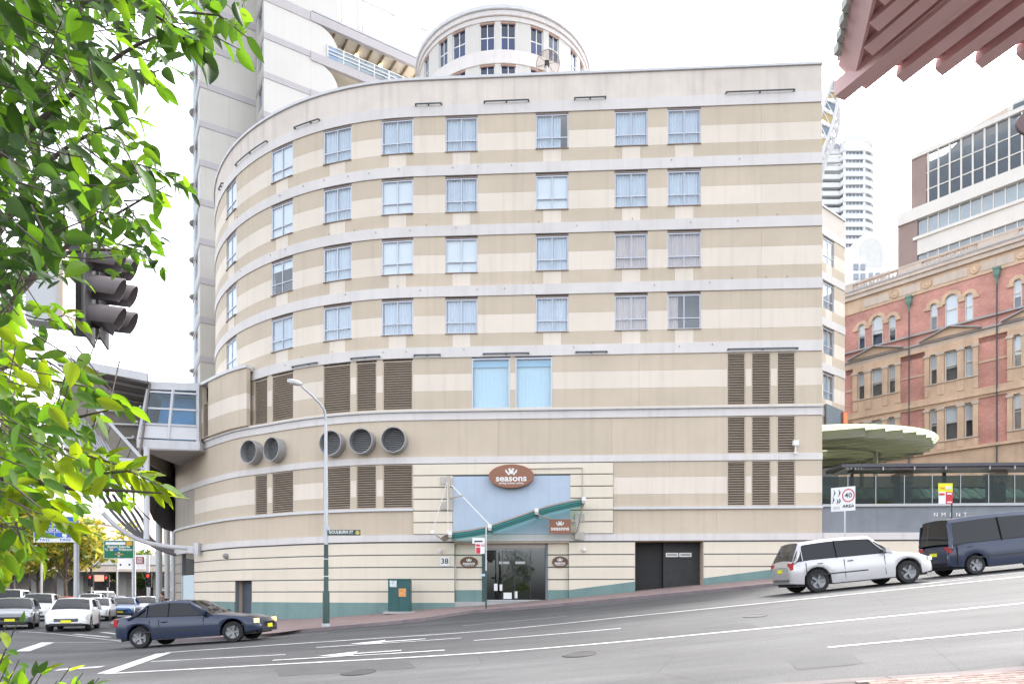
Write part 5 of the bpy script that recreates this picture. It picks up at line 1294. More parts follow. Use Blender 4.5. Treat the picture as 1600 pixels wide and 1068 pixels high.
for u, v, s_ in ((-.32, .28, 1.1), (-.13, .28, 1.25), (-.36, .0, 1.1), (-.20, -.08, .8), (-.12, -.06, .9)):
    mb = MB(); mb.prism([on(u - .02, v - .06 * s_), on(u + .03, v - .06 * s_), on(u + .035, v + .04 * s_), on(u - .01, v + .04 * s_)], nd * .004); mb.prism([on(u - .015 + .022 * math.cos(k), v + .075 * s_ + .026 * math.sin(k)) for k in (0, 1.05, 2.1, 3.15, 4.2, 5.25)], nd * .004); mb.prism([on(u - .02, v - .06 * s_), on(u - .045, v - .13 * s_), on(u - .02, v - .13 * s_), on(u + .01, v - .06 * s_)], nd * .004)
    obj('figure_symbol', mb, M_BLACK, sg_)
for k in range(3): obj('small_print', MB().box(on(-.25, -.30 - .05 * k, .012), (.26, .004, .02), Matrix((xd, -nd, UZ)).transposed()), mat('print_grey', (.4, .4, .42), .6), sg_)
Yq = 29.5; b = gz(1487, Yq); ps = thing('clearway_sign', 'yellow topped parking sign with white and red halves on a green post', 'sign', b)
obj('post', MB().tube([b, P(1487, 757, Yq)], .035, 8), M_DGREEN, ps)
spl(1466, 1488.5, 754.5, 768, Yq - .06, mat('sign_yellow', (.82, .76, .03), .5, .04), 'plate', ps); spl(1466.5, 1477.5, 768, 786.5, Yq - .06, M_SIGNW, 'plate', ps); spl(1477.5, 1488.5, 768, 786.5, Yq - .06, M_RED, 'plate', ps)
spl(1477, 1487, 759, 764, Yq - .075, mat('print_pale', (.72, .72, .6), .6), 'panel_text', ps); spl(1469, 1476, 760.5, 763, Yq - .075, mat('print_orange', (.75, .35, .05), .6), 'panel_text', ps); spl(1467.5, 1476, 770, 773, Yq - .075, M_RED, 'panel_text', ps); spl(1480, 1487, 769.5, 772, Yq - .075, M_SIGNW, 'panel_text', ps); spl(1480, 1487, 783, 785, Yq - .075, M_SIGNW, 'panel_text', ps)
# ------------------------------------------------------------------ elevated station at the left
st_ = thing('elevated_station', 'pale metal elevated station pod and open walkway tube joining the hotel', 'station', P(225, 960, 38))
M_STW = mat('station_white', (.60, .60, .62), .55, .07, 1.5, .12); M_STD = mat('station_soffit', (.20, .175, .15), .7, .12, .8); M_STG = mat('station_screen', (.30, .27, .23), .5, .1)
M_SKYG = glass('station_glass', (.60, .82, .95), .8, .02)
def Q(px, py): return P(px, py, lerp(38.2, 39.2, (px - 222) / 88))
def plate(nm, pts, dep, m, par=st_): mb = MB(); mb.prism(pts, (0, dep, 0)); return obj(nm, mb, m, par)
plate('roof_fascia', [Q(232, 596), Q(311, 598), Q(311, 610), Q(231, 607.5)], 4.5, M_STW)
plate('end_frame', [Q(228.5, 607), Q(233, 607.3), Q(217.5, 685), Q(213.5, 684.5)], .3, M_STW)
plate('end_frame', [Q(306.5, 610), Q(311, 610.5), Q(311, 690), Q(306.5, 689.5)], .3, M_STW)
def pod(px, py): # left edge leans: px runs 0..1
    return Q(lerp(lerp(232, 216.5, (py - 607) / 77), 307, px), py)
cols = [0.02, .51, .53, 1.0]; rows_ = [(613.5, 635.5), (638, 660)]
for a, b in ((0.02, .505), (.535, 1.0)):
    for y0, y1 in rows_:
        s0 = lambda u, y: pod(u, y + 6 * u * .8)
        plate('pane', [s0(a, y0), s0(b, y0), s0(b, y1), s0(a, y1)], .02, M_SKYG)
    s0 = lambda u, y: pod(u, y + 4 * u)
    plate('apron_panel', [s0(a, 662.5), s0(b, 662.5), s0(b, 683), s0(a, 683)], .1, mat('station_panel', (.66, .67, .70), .5, .04))
plate('back_panel', [pod(0, 609) + V(0, 1.6, 0), pod(1, 612) + V(0, 1.6, 0), pod(1, 684) + V(0, 1.6, 0), pod(0, 684) + V(0, 1.6, 0)], .1, mat('station_sky_reflection', (.42, .66, .80), .8, .25, .5))  # pale blue panel colours in the sky reflected by the panes
for u in (.52,): mb = MB(); mb.bar(pod(u, 609.5), pod(u, 686), .14, .16); obj('mullion', mb, M_STW, st_)
for y in (611.5, 637, 661.5): mb = MB(); mb.bar(pod(0, y), pod(1, y + 4), .12, .10); obj('transom', mb, M_STW, st_)
plate('floor_beam', [Q(213.5, 685), Q(312, 689.5), Q(312, 702.5), Q(213.5, 699)], 4.2, M_STW)
plate('soffit', [Q(216, 699.2), Q(311, 702.7), Q(311, 704), Q(216, 702)], 8, mat('station_soffit_pale', (.36, .34, .32), .8))
# walkway tube
A, B, C_, D = P(128, 577, 36.6), P(232.5, 598, 38.2), P(216, 714, 38.0), P(112, 716, 36.6)
roofb = V(-4, 14, 1.0)
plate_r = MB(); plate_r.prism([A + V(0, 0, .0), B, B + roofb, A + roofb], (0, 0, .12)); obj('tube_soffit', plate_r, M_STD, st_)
mb = MB(); mb.bar(A + V(-1.2, -.1, .40), B + V(0, -.1, .22), .5, .45); obj('roof_edge', mb, M_STW, st_)
for k in range(5):
    f = roofb * ((k + .5) / 5); mb = MB(); mb.bar(A + f - UZ * .08, B + f - UZ * .08, .12, .12); obj('soffit_rib', mb, M_STW, st_)
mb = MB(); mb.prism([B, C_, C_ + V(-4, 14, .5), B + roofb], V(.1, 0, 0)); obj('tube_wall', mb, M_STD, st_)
for k in range(4):
    z = lerp(B.z, C_.z, .3 + .2 * k); mb = MB(); mb.bar(V(B.x - .6 - .2 * k, 38.4, z), V(B.x - 4.2, 50, z + .3), .10); obj('wall_rail', mb, M_STW, st_)
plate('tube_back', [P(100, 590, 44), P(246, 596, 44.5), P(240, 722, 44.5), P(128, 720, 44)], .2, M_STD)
for k in range(5): mb = MB(); mb.bar(P(120, 618 + 21 * k, 43.8), P(240, 622 + 21 * k, 44.2), .10); obj('back_rail', mb, M_GREYM, st_)
# sloping screen of framed panels
S0, S1 = P(126, 610, 37.4), P(222, 716, 37.9); wv_ = P(108, 660, 38.6) - P(126, 610, 37.4)
for k in range(6):
    a, b = S0.lerp(S1, k / 6 + .008), S0.lerp(S1, (k + 1) / 6 - .008)
    w0 = wv_ * (1 - .55 * k / 6); w1 = wv_ * (1 - .55 * (k + 1) / 6)
    mb = MB(); mb.prism([a, b, b + w1, a + w0], (0, .06, 0)); obj('screen_panel', mb, M_STG, st_)
mb = MB(); mb.bar(S0, S1, .12, .16); obj('screen_rail', mb, M_STW, st_)
mb = MB(); mb.bar(S0 + wv_, S1 + wv_ * .45, .10, .14); obj('screen_rail', mb, M_STW, st_)
# corrugated cheek
E0, E1, E2, E3 = P(98, 650, 37.6), P(150, 655, 38.4), P(186, 714, 38.4), P(118, 714, 37.4)
n = 15
for k in range(n):
    a, b = k / n, (k + .62) / n
    mb = MB(); mb.prism([E0.lerp(E1, a), E0.lerp(E1, b), E3.lerp(E2, b), E3.lerp(E2, a)], (0, .08, 0)); obj('cladding_rib', mb, mat('cladding', (.50, .50, .53), .5, .08, 2), st_)
mb = MB(); mb.prism([E0, E1, E2, E3], (0, .03, 0)); o = obj('cladding_sheet', mb, mat('cladding_shade', (.36, .35, .37), .5, .08, 2), st_); o.location.y += .09
mb = MB(); mb.tube([P(88, 640, 37.2), P(112, 722, 37.2)], .14, 8); obj('frame_tube', mb, M_STW, st_)
mb = MB(); mb.tube([P(96, 640, 37.4), P(117, 718, 37.4)], .10, 8); obj('frame_tube', mb, M_STW, st_)
mb = MB(); mb.bar(P(113, 716, 37.2), P(222, 722.5, 38), .5, .32); obj('edge_beam', mb, M_STW, st_)
mb = MB(); mb.bar(P(115, 728, 37.3), P(224, 730, 38.1), .4, .22); obj('edge_beam', mb, M_GREYM, st_)
# belly panel with curved underside
ringb = [P(117, 731, 37.5), P(224, 733, 38.1)] + [P(lerp(224, 140, k / 8), 733 + 28 * math.sin(math.pi * .5 * (k / 8) ** .7), 38) for k in range(1, 9)] + [P(128, 752, 37.6)]
plate('belly_panel', ringb, .15, mat('belly_grey', (.46, .46, .50), .6, .1, 1.5, .1))
mb = MB(); mb.tube([P(lerp(226, 140, k / 8), 731 + 31 * math.sin(math.pi * .5 * (k / 8) ** .7), 37.9) for k in range(9)], .09, 8); obj('belly_rim', mb, M_STW, st_)
plate('rust_stain_panel', [P(172, 733, 37.9), P(180, 733, 37.9), P(180, 754, 37.9), P(172, 757, 37.9)], .05, mat('rust_brown', (.26, .19, .15), .8, .25, 4))
mb = MB(); mb.bar(P(170, 729, 37.6), P(170, 757, 37.6), .12); obj('belly_post', mb, M_STW, st_)
# columns
def column(px, Y, y0, y1, r, m): mb = MB(); a = P(px, y0, Y); b = P(px, y1, Y); mb.tube([a, b], r, 12); obj('column', mb, m, st_, 40)
column(229, 38.0, 698, 842, .15, M_STW); column(224, 38.6, 700, 722, .08, M_GREYM)
for px, Y in ((248.5, 46), (262, 50), (272, 54)):
    column(px, Y, 716, 960, .20, M_GREYM); c = P(px, 722, Y); obj('column_head', MB().box(c, (.9, .6, .12)), M_STD, st_)
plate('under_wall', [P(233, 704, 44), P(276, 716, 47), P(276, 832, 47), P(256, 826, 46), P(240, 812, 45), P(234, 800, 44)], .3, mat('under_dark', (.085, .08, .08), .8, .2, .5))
# tapering ribs
def rib(pts, Y0, Y1, r, m, nm='rib'):
    n = len(pts); mb = MB(); pp = [pts[0]] + pts + [pts[-1]]; cc = catmull(pp, 5); k = len(cc)
    mb.tube([P(x, y, lerp(Y0, Y1, i / (k - 1))) for i, (x, y) in enumerate(cc)], r, 8); obj(nm, mb, m, st_, 40)
rib([(160, 800), (180, 820), (205, 837), (230, 847), (262, 853), (308, 856.5)], 38, 40.2, .13, M_STW, 'main_rib')
M_RIBD = mat('rib_grey', (.17, .17, .18), .5)
for k, (x0, y0) in enumerate(((158, 772), (166, 772), (176, 772), (188, 776), (204, 786))):
    rib([(x0, y0), (x0 + 18, y0 + 28 - k), (212 + k * 6, 835 + k * 1.5), (246 + k * 6, 856 + k), (272 + k * 2, 866)], 39 + k * 1.4, 42 + k * 1.4, .085, M_RIBD)
obj('anchor', MB().box(P(309, 857, 40.1), (.25, .5, .7)), M_STW, st_); obj('anchor', MB().box(P(300, 860, 40.0), (.35, .4, .3)), M_STW, st_)

# ------------------------------------------------------------------ background at the left
M_BG1 = mat('far_pink_building', (.50, .40, .37), .85, .06); M_BG2 = mat('far_pale_building', (.62, .62, .62), .85, .06); M_BG3 = mat('far_tan_building', (.44, .38, .32), .85, .06); M_FW = mat('far_window', (.25, .28, .32), .4, .2)
def far_building(px0, px1, ytop, Y, m, label, cols_, rows__, wf=.5, name='far_building', dep=20):
    a, b = P(px0, ytop, Y), P(px1, 940, Y); t = thing(name, label, 'building', ((a.x + b.x) / 2, Y, .3)); t['group'] = 'buildings far down the street'
    obj('wall', MB().box(((a.x + b.x) / 2, Y + dep / 2, (a.z + .3) / 2), (b.x - a.x, dep, a.z - .3)), m, t)
    obj('parapet', MB().box(((a.x + b.x) / 2, Y + dep / 2, a.z + .3), (b.x - a.x + .6, dep + .6, .7)), M_BG2, t)
    w = (b.x - a.x) / cols_; h = (a.z - 6) / rows__; me = MB().box((0, 0, 0), (w * wf, .3, h * .45)).mesh('window', M_FW)
    for i in range(cols_):
        for j in range(rows__):
            o = sub('window', me, t, (0, 0, 0)); o.location = (a.x + w * (i + .5), Y - .05, a.z - h * (j + .55)); attach(o, t)
    return t
far_building(166, 215, 770, 190, M_BG1, 'far pinkish block seen under the station ribs', 6, 12)
far_building(214, 262, 792, 205, M_BG1, 'far rosy block right of the pinkish one', 6, 9)
far_building(128, 158, 752, 170, M_BG2, 'far pale tower left of the pinkish block', 4, 14)
far_building(-60, 70, 700, 150, M_BG2, 'far long pale building low at the left edge', 12, 16)
far_building(70, 128, 812, 160, M_BG3, 'far tan building behind the autumn trees', 6, 9)
far_building(250, 330, 790, 220, M_BG3, 'far tan building behind the hotel base', 6, 9)
far_building(-420, -60, 760, 160, M_BG3, 'far tan block out at the left', 16, 12)
# overpass
ov = thing('road_overpass', 'pale concrete overpass crossing the far end of the street', 'overpass', P(200, 930, 105))
a, b = P(-250, 868, 105), P(330, 868, 105)
obj('parapet', MB().box(((a.x + b.x) / 2, 105, P(0, 874, 105).z), (b.x - a.x, .4, 1.5)), M_OFW, ov); obj('deck', MB().box(((a.x + b.x) / 2, 111, P(0, 886, 105).z), (b.x - a.x, 12, 1.1)), M_CONC, ov); obj('deck_edge', MB().box(((a.x + b.x) / 2, 104.9, P(0, 888.5, 105).z), (b.x - a.x, .5, .8)), M_SANDL, ov)
for px in (100, 125, 192, 60, 20, -30, 250): c = P(px, 900, 110); obj('pier', MB().box((c.x, 111, 2.5), (1.6, 3, 7)), M_CONC, ov)
sh_ = thing('far_shopfronts', 'dark shopfronts with terracotta awnings under the overpass', 'shops', P(230, 930, 128))
a, b = P(-200, 893, 128), P(340, 893, 128); obj('shop_wall', MB().box(((a.x + b.x) / 2, 130, 3), (b.x - a.x, 3, 6.4)), mat('shop_dark', (.07, .055, .05), .8, .4, .3), sh_)
for px in (150, 178, 205, 232, 258): c = P(px, 903, 126); obj('shop_awning', MB().prism([c + V(-1.6, 0, -.6), c + V(1.6, 0, -.6), c + V(1.6, 2, .6), c + V(-1.6, 2, .6)], (0, 0, .1)), mat('terracotta', (.34, .17, .11), .8, .2), sh_)
# far trees
def leaf_tree(name, label, base, h, cr, cz, cols__, n, group, seed, leaf=.30, flat=.8, trunk=.22):
    rnd = random.Random(seed); t = thing(name, label, 'tree', base, 0, group); base = Vector(base)
    mb = MB(); top = base + V(rnd.uniform(-.4, .4), rnd.uniform(-.4, .4), h * .62)
    mb.tube([base - UZ * .2, base.lerp(top, .4) + V(rnd.uniform(-.2, .2), 0, 0), top], [trunk, trunk * .75, trunk * .3], 8)
    cl = []
    for k in range(13):
        a = rnd.uniform(0, 6.283); r_ = cr * rnd.uniform(.3, .82); q = base + V(r_ * math.cos(a), r_ * math.sin(a), cz + (h - cz) * rnd.uniform(.1, .85)); cl.append((q, cr * rnd.uniform(.28, .5)))
        st = base.lerp(top, rnd.uniform(.4, .9)); mb.tube([st, st.lerp(q, .5) + V(0, 0, .2), q], [trunk * .35, trunk * .22, .03], 5)
    obj('trunk', mb, mat('bark', (.12, .09, .07), .9, .2, 5), t)
    crowns = [MB() for _ in cols__]
    for i in range(n):
        q, r_ = cl[rnd.randrange(len(cl))]; v = Vector((rnd.gauss(0, 1), rnd.gauss(0, 1), rnd.gauss(0, 1))).normalized() * r_ * rnd.uniform(.45, 1.05); v.z *= flat; c = q + v
        ax = Vector((rnd.gauss(0, 1), rnd.gauss(0, 1), rnd.gauss(0, .7))).normalized(); bx_ = ax.cross(Vector((rnd.gauss(0, 1), rnd.gauss(0, 1), rnd.gauss(0, 1)))).normalized(); s_ = leaf * rnd.uniform(.6, 1.3)
        crowns[rnd.randrange(len(cols__))].add([c - ax * s_, c + bx_ * s_ * .45, c + ax * s_, c - bx_ * s_ * .45], [(0, 1, 2, 3)])
    for mbc, m in zip(crowns, cols__): o = obj('crown', mbc, m, t); kind(o, 'stuff')
    return t
LY = leaf_mat('autumn_yellow', (.36, .30, .05), (.50, .42, .06), .6, .45); LG = leaf_mat('autumn_green', (.13, .17, .04), (.22, .27, .05), .6, .4); LD = leaf_mat('far_dark_green', (.05, .08, .03), (.08, .11, .03), .6, .3)
for k, (px, Y, h, cr, cs, lab) in enumerate(((20, 74, 11.5, 4.6, [LY, LG], 'autumn street tree at the far left edge of the street'), (62, 80, 11.0, 4.4, [LG, LY], 'autumn street tree behind the blue toll sign'), (104, 76, 10.5, 4.4, [LY, LG], 'yellowing street tree right of the toll sign post'), (146, 84, 11.5, 4.8, [LY, LY, LG], 'bright yellow street tree left of the green road sign'), (-30, 70, 12, 5, [LG, LY], 'street tree beyond the left edge'), (205, 118, 9.5, 5, [LD, LG], 'dark green tree under the overpass'), (250, 122, 8, 4, [LD], 'dark green tree near the hotel corner under the overpass'))):
    x = (px - 800) / F * Y; leaf_tree('street_tree', lab, (x, Y, ground(x, Y)), h, cr, h * .38, cs, 1500, 'trees down the far street', 40 + k, .42 if Y < 100 else .5)
# hedge bed
# road signs
def gantry(nm, px_post, Y, ytop, label, boards, r=.12):
    x = (px_post - 800) / F * Y; t = thing(nm, label, 'sign', (x, Y, ground(x, Y)))
    obj('post', MB().tube([(x, Y, ground(x, Y) - .2), (x, Y, P(0, ytop, Y).z)], r, 10), M_POLE, t)
    return t
M_SBLUE = mat('sign_blue', (.02, .13, .50), .4); M_SGRN = mat('sign_green', (.0, .16, .07), .4); M_SORG = mat('sign_orange', (.75, .36, .03), .5); M_SMAR = mat('sign_maroon', (.25, .03, .04), .5)
Yt = 45.0; t = gantry('toll_sign', 119.5, Yt, 812, 'blue toll sign with white foot strip on a tall grey post', None, .16)
def brd(px0, px1, y0, y1, Y, m, nm, par): return spl(px0, px1, y0, y1, Y, m, nm, par)
brd(52.5, 118, 806, 846.5, Yt - .25, M_SIGNW, 'board', t)
for y0, y1 in ((807, 814), (815, 824), (825, 830.6)): brd(53.3, 117.2, y0, y1, Yt - .27, M_SBLUE, 'field', t)
brd(53.3, 84.8, 831.6, 839, Yt - .27, M_SBLUE, 'field', t); brd(85.8, 117.2, 831.6, 839, Yt - .27, M_SBLUE, 'field', t); brd(65.5, 73, 831.8, 838.4, Yt - .285, M_SORG, 'symbol', t)
obj('symbol', MB().lathe([(.001, .003), (.17, .003), (.17, -.003)], 14, Matrix.Translation(P(101, 835.2, Yt - .285)) @ Matrix.Rotation(R(90), 4, 'X')), M_SIGNW, t)
for s_, px, py, w in (('TOLL APPLIES', 85, 819.8, 1.9), ('NO CASH BOOTHS', 85, 827.8, 2.3)): text('lettering', s_, .26, M_SIGNW, P(px, py, Yt - .275), (1, 0, 0), (0, -1, 0), t, bold=.006, width=w)
for s_, px in (('TAG', 69), ('PASS', 102)): text('lettering', s_, .22, M_SBLUE, P(px, 842.8, Yt - .255), (1, 0, 0), (0, -1, 0), t, bold=.003, width=.7)
Yn = 60.0; t = gantry('direction_sign', 209, Yn, 842, 'green direction sign with orange corner on a grey post', None, .16)
brd(162, 209, 843.5, 872, Yn - .25, M_SIGNW, 'board', t); brd(162.7, 208.3, 844.2, 871.3, Yn - .27, M_SGRN, 'field', t); brd(165, 196, 846.2, 850.5, Yn - .285, M_SIGNW, 'panel', t); brd(197.5, 206.5, 845, 851.5, Yn - .285, M_SORG, 'panel', t)
text('lettering', 'Eastern Suburbs', .30, M_SIGNW, P(185.5, 853.6, Yn - .275), (1, 0, 0), (0, -1, 0), t, bold=.006, width=1.95); text('lettering', 'To', .30, M_SIGNW, P(166.5, 858, Yn - .275), (1, 0, 0), (0, -1, 0), t, bold=.006, width=.26); text('lettering', 'Wollongong', .30, M_SIGNW, P(196, 858, Yn - .275), (1, 0, 0), (0, -1, 0), t, bold=.006, width=1.25)
brd(171.5, 177, 856, 860, Yn - .285, M_SANDL, 'shield', t); brd(178.8, 184, 856, 860, Yn - .285, M_SBLUE, 'shield', t); brd(184, 187.5, 861.5, 869.5, Yn - .285, M_GREYM, 'symbol', t); brd(179.5, 192.5, 864.6, 866, Yn - .285, M_SORG, 'symbol', t)
Yn2 = 63.0; t = gantry('information_sign', 231.5, Yn2, 866, 'white information board with a maroon panel behind the green sign', None, .13)
brd(183.5, 228, 866.5, 888.5, Yn2 - .2, M_SIGNW, 'board', t); brd(211, 225, 869.5, 880.5, Yn2 - .22, M_SMAR, 'panel', t)
for k in range(4): brd(214 - (k % 2), 222 + (k % 2), 871 + 2.3 * k, 872 + 2.3 * k, Yn2 - .235, M_SIGNW, 'text_line', t)
brd(187, 189.5, 880, 883, Yn2 - .22, M_BLACK, 'symbol', t); brd(201, 203.5, 880, 883, Yn2 - .22, M_BLACK, 'symbol', t); brd(193, 207, 870, 871.2, Yn2 - .22, mat('print_grey', (0, 0, 0)), 'text_line', t)
# distant traffic lights
M_RLIT = emit('red_signal', (1, .03, .015), .8)
def far_signal(px, py, Y, label, lit=True):
    c = P(px, py, Y); t = thing('traffic_light', label, 'traffic light', (c.x, Y, ground(c.x, Y)), 0, 'traffic lights down the street')
    obj('post', MB().tube([(c.x, Y + .1, ground(c.x, Y)), (c.x, Y + .1, c.z)], .07, 8), M_GREYM, t); obj('backboard', MB().box(c + V(0, 0, -.35), (.55, .12, 1.35)), M_BLACK, t)
    for k, m in enumerate((M_RLIT if lit else M_BLACK, M_BLACK, M_BLACK)):
        obj('lens', MB().lathe([(.001, .01), (.14, .01), (.14, -.02)], 14, Matrix.Translation(c + V(0, -.09, -.36 * k)) @ Matrix.Rotation(R(90), 4, 'X')), m, t)
        obj('visor', MB().lathe([(.15, 0), (.15, .18)], 12, Matrix.Translation(c + V(0, -.07, -.36 * k)) @ Matrix.Rotation(R(90), 4, 'X'), cap=False), M_BLACK, t)
far_signal(142, 901, 72, 'far red traffic light left of the pair by the yellow tree'); far_signal(167, 902, 74, 'far red traffic light under the green road sign'); far_signal(232.5, 899, 62, 'far red traffic light on the information board post'); far_signal(252, 901, 66, 'unlit far signal beside the hotel corner', False)
for px, Y, lab in ((65, 60, 'thin grey pole behind the toll sign cars'), (183, 70, 'teal pole under the green sign')):
    x = (px - 800) / F * Y; mesh_thing('street_pole', MB().tube([(x, Y, ground(x, Y)), (x, Y, ground(x, Y) + 4.5)], .08, 8), M_GREYM, lab, 'pole')
# ------------------------------------------------------------------ vehicles
M_TYRE = mat('tyre_rubber', (.025, .025, .026), .85, .1); M_RIM = mat('alloy_rim', (.26, .265, .28), .35, .05, metal=.6); M_CGL = mat('car_glass_tinted', (.012, .014, .016), .04, 0, spec=.4); M_CIN = mat('car_interior', (.05, .05, .055), .9)
M_HL = mat('headlamp_lens', (.75, .77, .80), .15, .02); M_HLON = emit('headlamp_lit', (1, .66, .28), .2); M_TL = mat('tail_lamp', (.45, .02, .02), .3); M_TRIM = mat('black_trim', (.03, .03, .033), .6)
def paint_mat(nm, c, metal=.2):
    m = mat('car_paint_' + nm, c, .28, .03, 2, metal=metal, spec=.5); m.node_tree.nodes['Principled BSDF'].inputs['Coat Weight'].default_value = .6; return m
SHAPES = {  # length, width, belt, roof, hood height, front windscreen base, roof front, roof rear, rear base, tail height
    'sedan': (4.7, 1.82, .95, 1.45, .92, .85, .10, -1.25, -1.85, 1.02),
    'hatch': (4.2, 1.78, .97, 1.50, .95, .95, .25, -1.65, -2.0, 1.0),
    'suv': (4.7, 1.90, 1.10, 1.72, 1.08, 1.0, .35, -1.95, -2.25, 1.12),
    'van': (5.0, 1.95, 1.15, 2.05, 1.15, 1.75, 1.05, -2.35, -2.45, 1.15)}
def interp(tab, x):
    for (a, ya), (b, yb) in zip(tab[:-1], tab[1:]):
        if a <= x <= b: return lerp(ya, yb, (x - a) / (b - a))
    return tab[0][1] if x < tab[0][0] else tab[-1][1]
def smooth_tab(tab, x):
    n = len(tab)
    for i in range(n - 1):
        if tab[i][0] <= x <= tab[i + 1][0]:
            p0 = tab[max(0, i - 1)][1]; p1 = tab[i][1]; p2 = tab[i + 1][1]; p3 = tab[min(n - 1, i + 2)][1]; t = (x - tab[i][0]) / (tab[i + 1][0] - tab[i][0])
            c = .5 * (2 * p1 + (p2 - p0) * t * .8 + (2 * p1 * 1.1 - 5 * p1 * 0 - 2.2 * p1) * 0)
            return lerp(p1, p2, t * t * (3 - 2 * t) * .55 + t * .45)
    return tab[0][1] if x < tab[0][0] else tab[-1][1]
def make_car(name, shape, pm, label, loc, heading, slope=0., lit=False, group='cars on the road', detail=True):
    L, W, belt, roof, hood, wf, rf, rr, wr, tail = SHAPES[shape]; t = thing(name, label, 'van' if shape == 'van' else 'car', loc, 0, group)
    t.rotation_euler = (0, -slope, heading)
    h = L / 2; wr_ = .33 if shape != 'suv' else .37; ax = (h - .88, -h + .85)
    top = [(-h, tail * .80), (-h + .10, tail * .97), (-h + .3, tail), (wr, tail), (wf, hood + .02), (h - .55, hood * .90), (h - .15, hood * .78), (h, hood * .60)]
    xs_ = sorted(set([-h, -h + .06, -h + .2, wr, wf, 0, h - .55, h - .3, h - .12, h] + [a + wr_ * 1.22 * math.cos(math.pi * k / 8) for a in ax for k in range(9)] + [-h + .35, .45, -.45] + [-h + L * k / 22 for k in range(1, 22)] + [h - .03, h - .07, -h + .03]))
    secs = []
    for x in xs_:
        e = min(1, max(0, (h - abs(x)) / .75)); w = W / 2 * (.76 + .24 * math.sqrt(1 - (1 - e) ** 2)); zt = smooth_tab(top, x)
        zl = .24 + .10 * (1 - e)
        for a in ax:
            d = abs(x - a) / (wr_ * 1.22)
            if d < 1: zl = max(zl, wr_ + wr_ * 1.22 * math.sqrt(1 - d * d))
        zs = max(zl + .02, min(zt - .06, belt - .10))
        zm = lerp(zl, zs, .55)
        pts = [(w * .86, zl), (w * .985, zl + .02), (w, zm), (w * .975, zs), (w * .93, zt - .015 if zt > zs else zt), (w * .6, zt + .02), (0, zt + .035)]
        secs.append([Vector((x, y, z)) for y, z in pts] + [Vector((x, -y, z)) for y, z in reversed(pts[:-1])])
    mb = MB(); m_ = len(secs[0]); mb.grid(secs)
    mb.add(secs[0], [tuple(range(m_))]); mb.add(secs[-1], [tuple(range(m_ - 1, -1, -1))])
    body = mb.mesh('body', pm, 38); bo = sub('body', body, t)
    # cabin
    nA = 4; cab = [lerp(wr, rr, k / nA) for k in range(nA)] + [lerp(rr, rf, k / 6) for k in range(6)] + [lerp(rf, wf, k / nA) for k in range(nA + 1)]
    iR, iF, iE = nA, nA + 6, nA + 6 + nA
    def zroof(x):
        if x < rr: t = (x - wr) / (rr - wr); return lerp(belt - .02, roof - .07, t ** .85 if shape != 'sedan' else t ** .8)
        if x > rf: t = (wf - x) / (wf - rf); return lerp(belt - .04, roof - .06, t ** .86)
        u = (x - rr) / (rf - rr); return roof - .065 + .065 * math.sin(math.pi * (.06 + .88 * u)) 
    cs = []
    for x in cab:
        z = zroof(x); f = (z - belt) / (roof - belt); wb = W / 2 * .94; wt = lerp(wb, W / 2 * .76, max(0, f)); b0 = smooth_tab(top, x) - .05
        pts = [(wb, min(b0, z - .01)), (lerp(wb, wt, .86), lerp(min(b0, z - .01), z, .86)), (wt * .93, z - .005), (wt * .5, z + .02), (0, z + .028)]
        cs.append([Vector((x, y, q)) for y, q in pts] + [Vector((x, -y, q)) for y, q in reversed(pts[:-1])])
    g = MB(); r_ = MB(); mm = len(cs[0])
    for i in range(len(cs) - 1):
        for j in range(mm - 1):
            q = [cs[i][j], cs[i][j + 1], cs[i + 1][j + 1], cs[i + 1][j]]
            slop = i < iR or i >= iF
            (g if (j in (0, mm - 2) or (slop and j not in (1, mm - 3))) else r_).add(q, [(0, 1, 2, 3)])
    sub('window', g.mesh('window', M_CGL, 38), t); sub('roof', r_.mesh('roof', pm, 38), t)
    for s_ in (0, -1):
        k = 0 if s_ == 0 else mm - 1; u = 1 if s_ == 0 else mm - 2
        for i, pmat in ((iR, pm), (iR + 3, M_TRIM)): sub('pillar', MB().bar(cs[i][k], cs[i][u], .10, .02, (1, 0, 0)).mesh('pillar', pmat), t)
        mp_ = MB(); [mp_.bar(cs[i][1 if s_ == 0 else mm - 2].lerp(cs[i][k], (i - iF) / nA * .95), cs[i + 1][1 if s_ == 0 else mm - 2].lerp(cs[i + 1][k], (i + 1 - iF) / nA * .95), .07, .04) for i in range(iF, iE)]; sub('pillar', mp_.mesh('pillar', pm), t)
        mp_ = MB(); [mp_.bar(cs[i][u].lerp(cs[i][k], (iR - i) / nA * .95), cs[i + 1][u].lerp(cs[i + 1][k], (iR - i - 1) / nA * .95), .13, .05) for i in range(0, iR)]; sub('pillar', mp_.mesh('pillar', pm), t)
        wl = MB(); [wl.bar(cs[i][k] + UZ * .03, cs[i + 1][k] + UZ * .03, .02, .035) for i in range(1, iE - 1)]; sub('window_trim', wl.mesh('window_trim', M_TRIM), t)
    sub('interior', MB().box((lerp(wr, wf, .45), 0, belt - .25), (abs(wf - wr) * .75, W * .8, .5)).box((rf - .45, .38, belt), (.15, .45, .55)).box((rf - .45, -.38, belt), (.15, .45, .55)).mesh('interior', M_CIN), t)
    sub('underbody', MB().box((0, 0, .34), (L * .92, W * .80, .22)).mesh('underbody', M_TRIM), t)
    # wheels
    key = 'wheel%.2f' % wr_
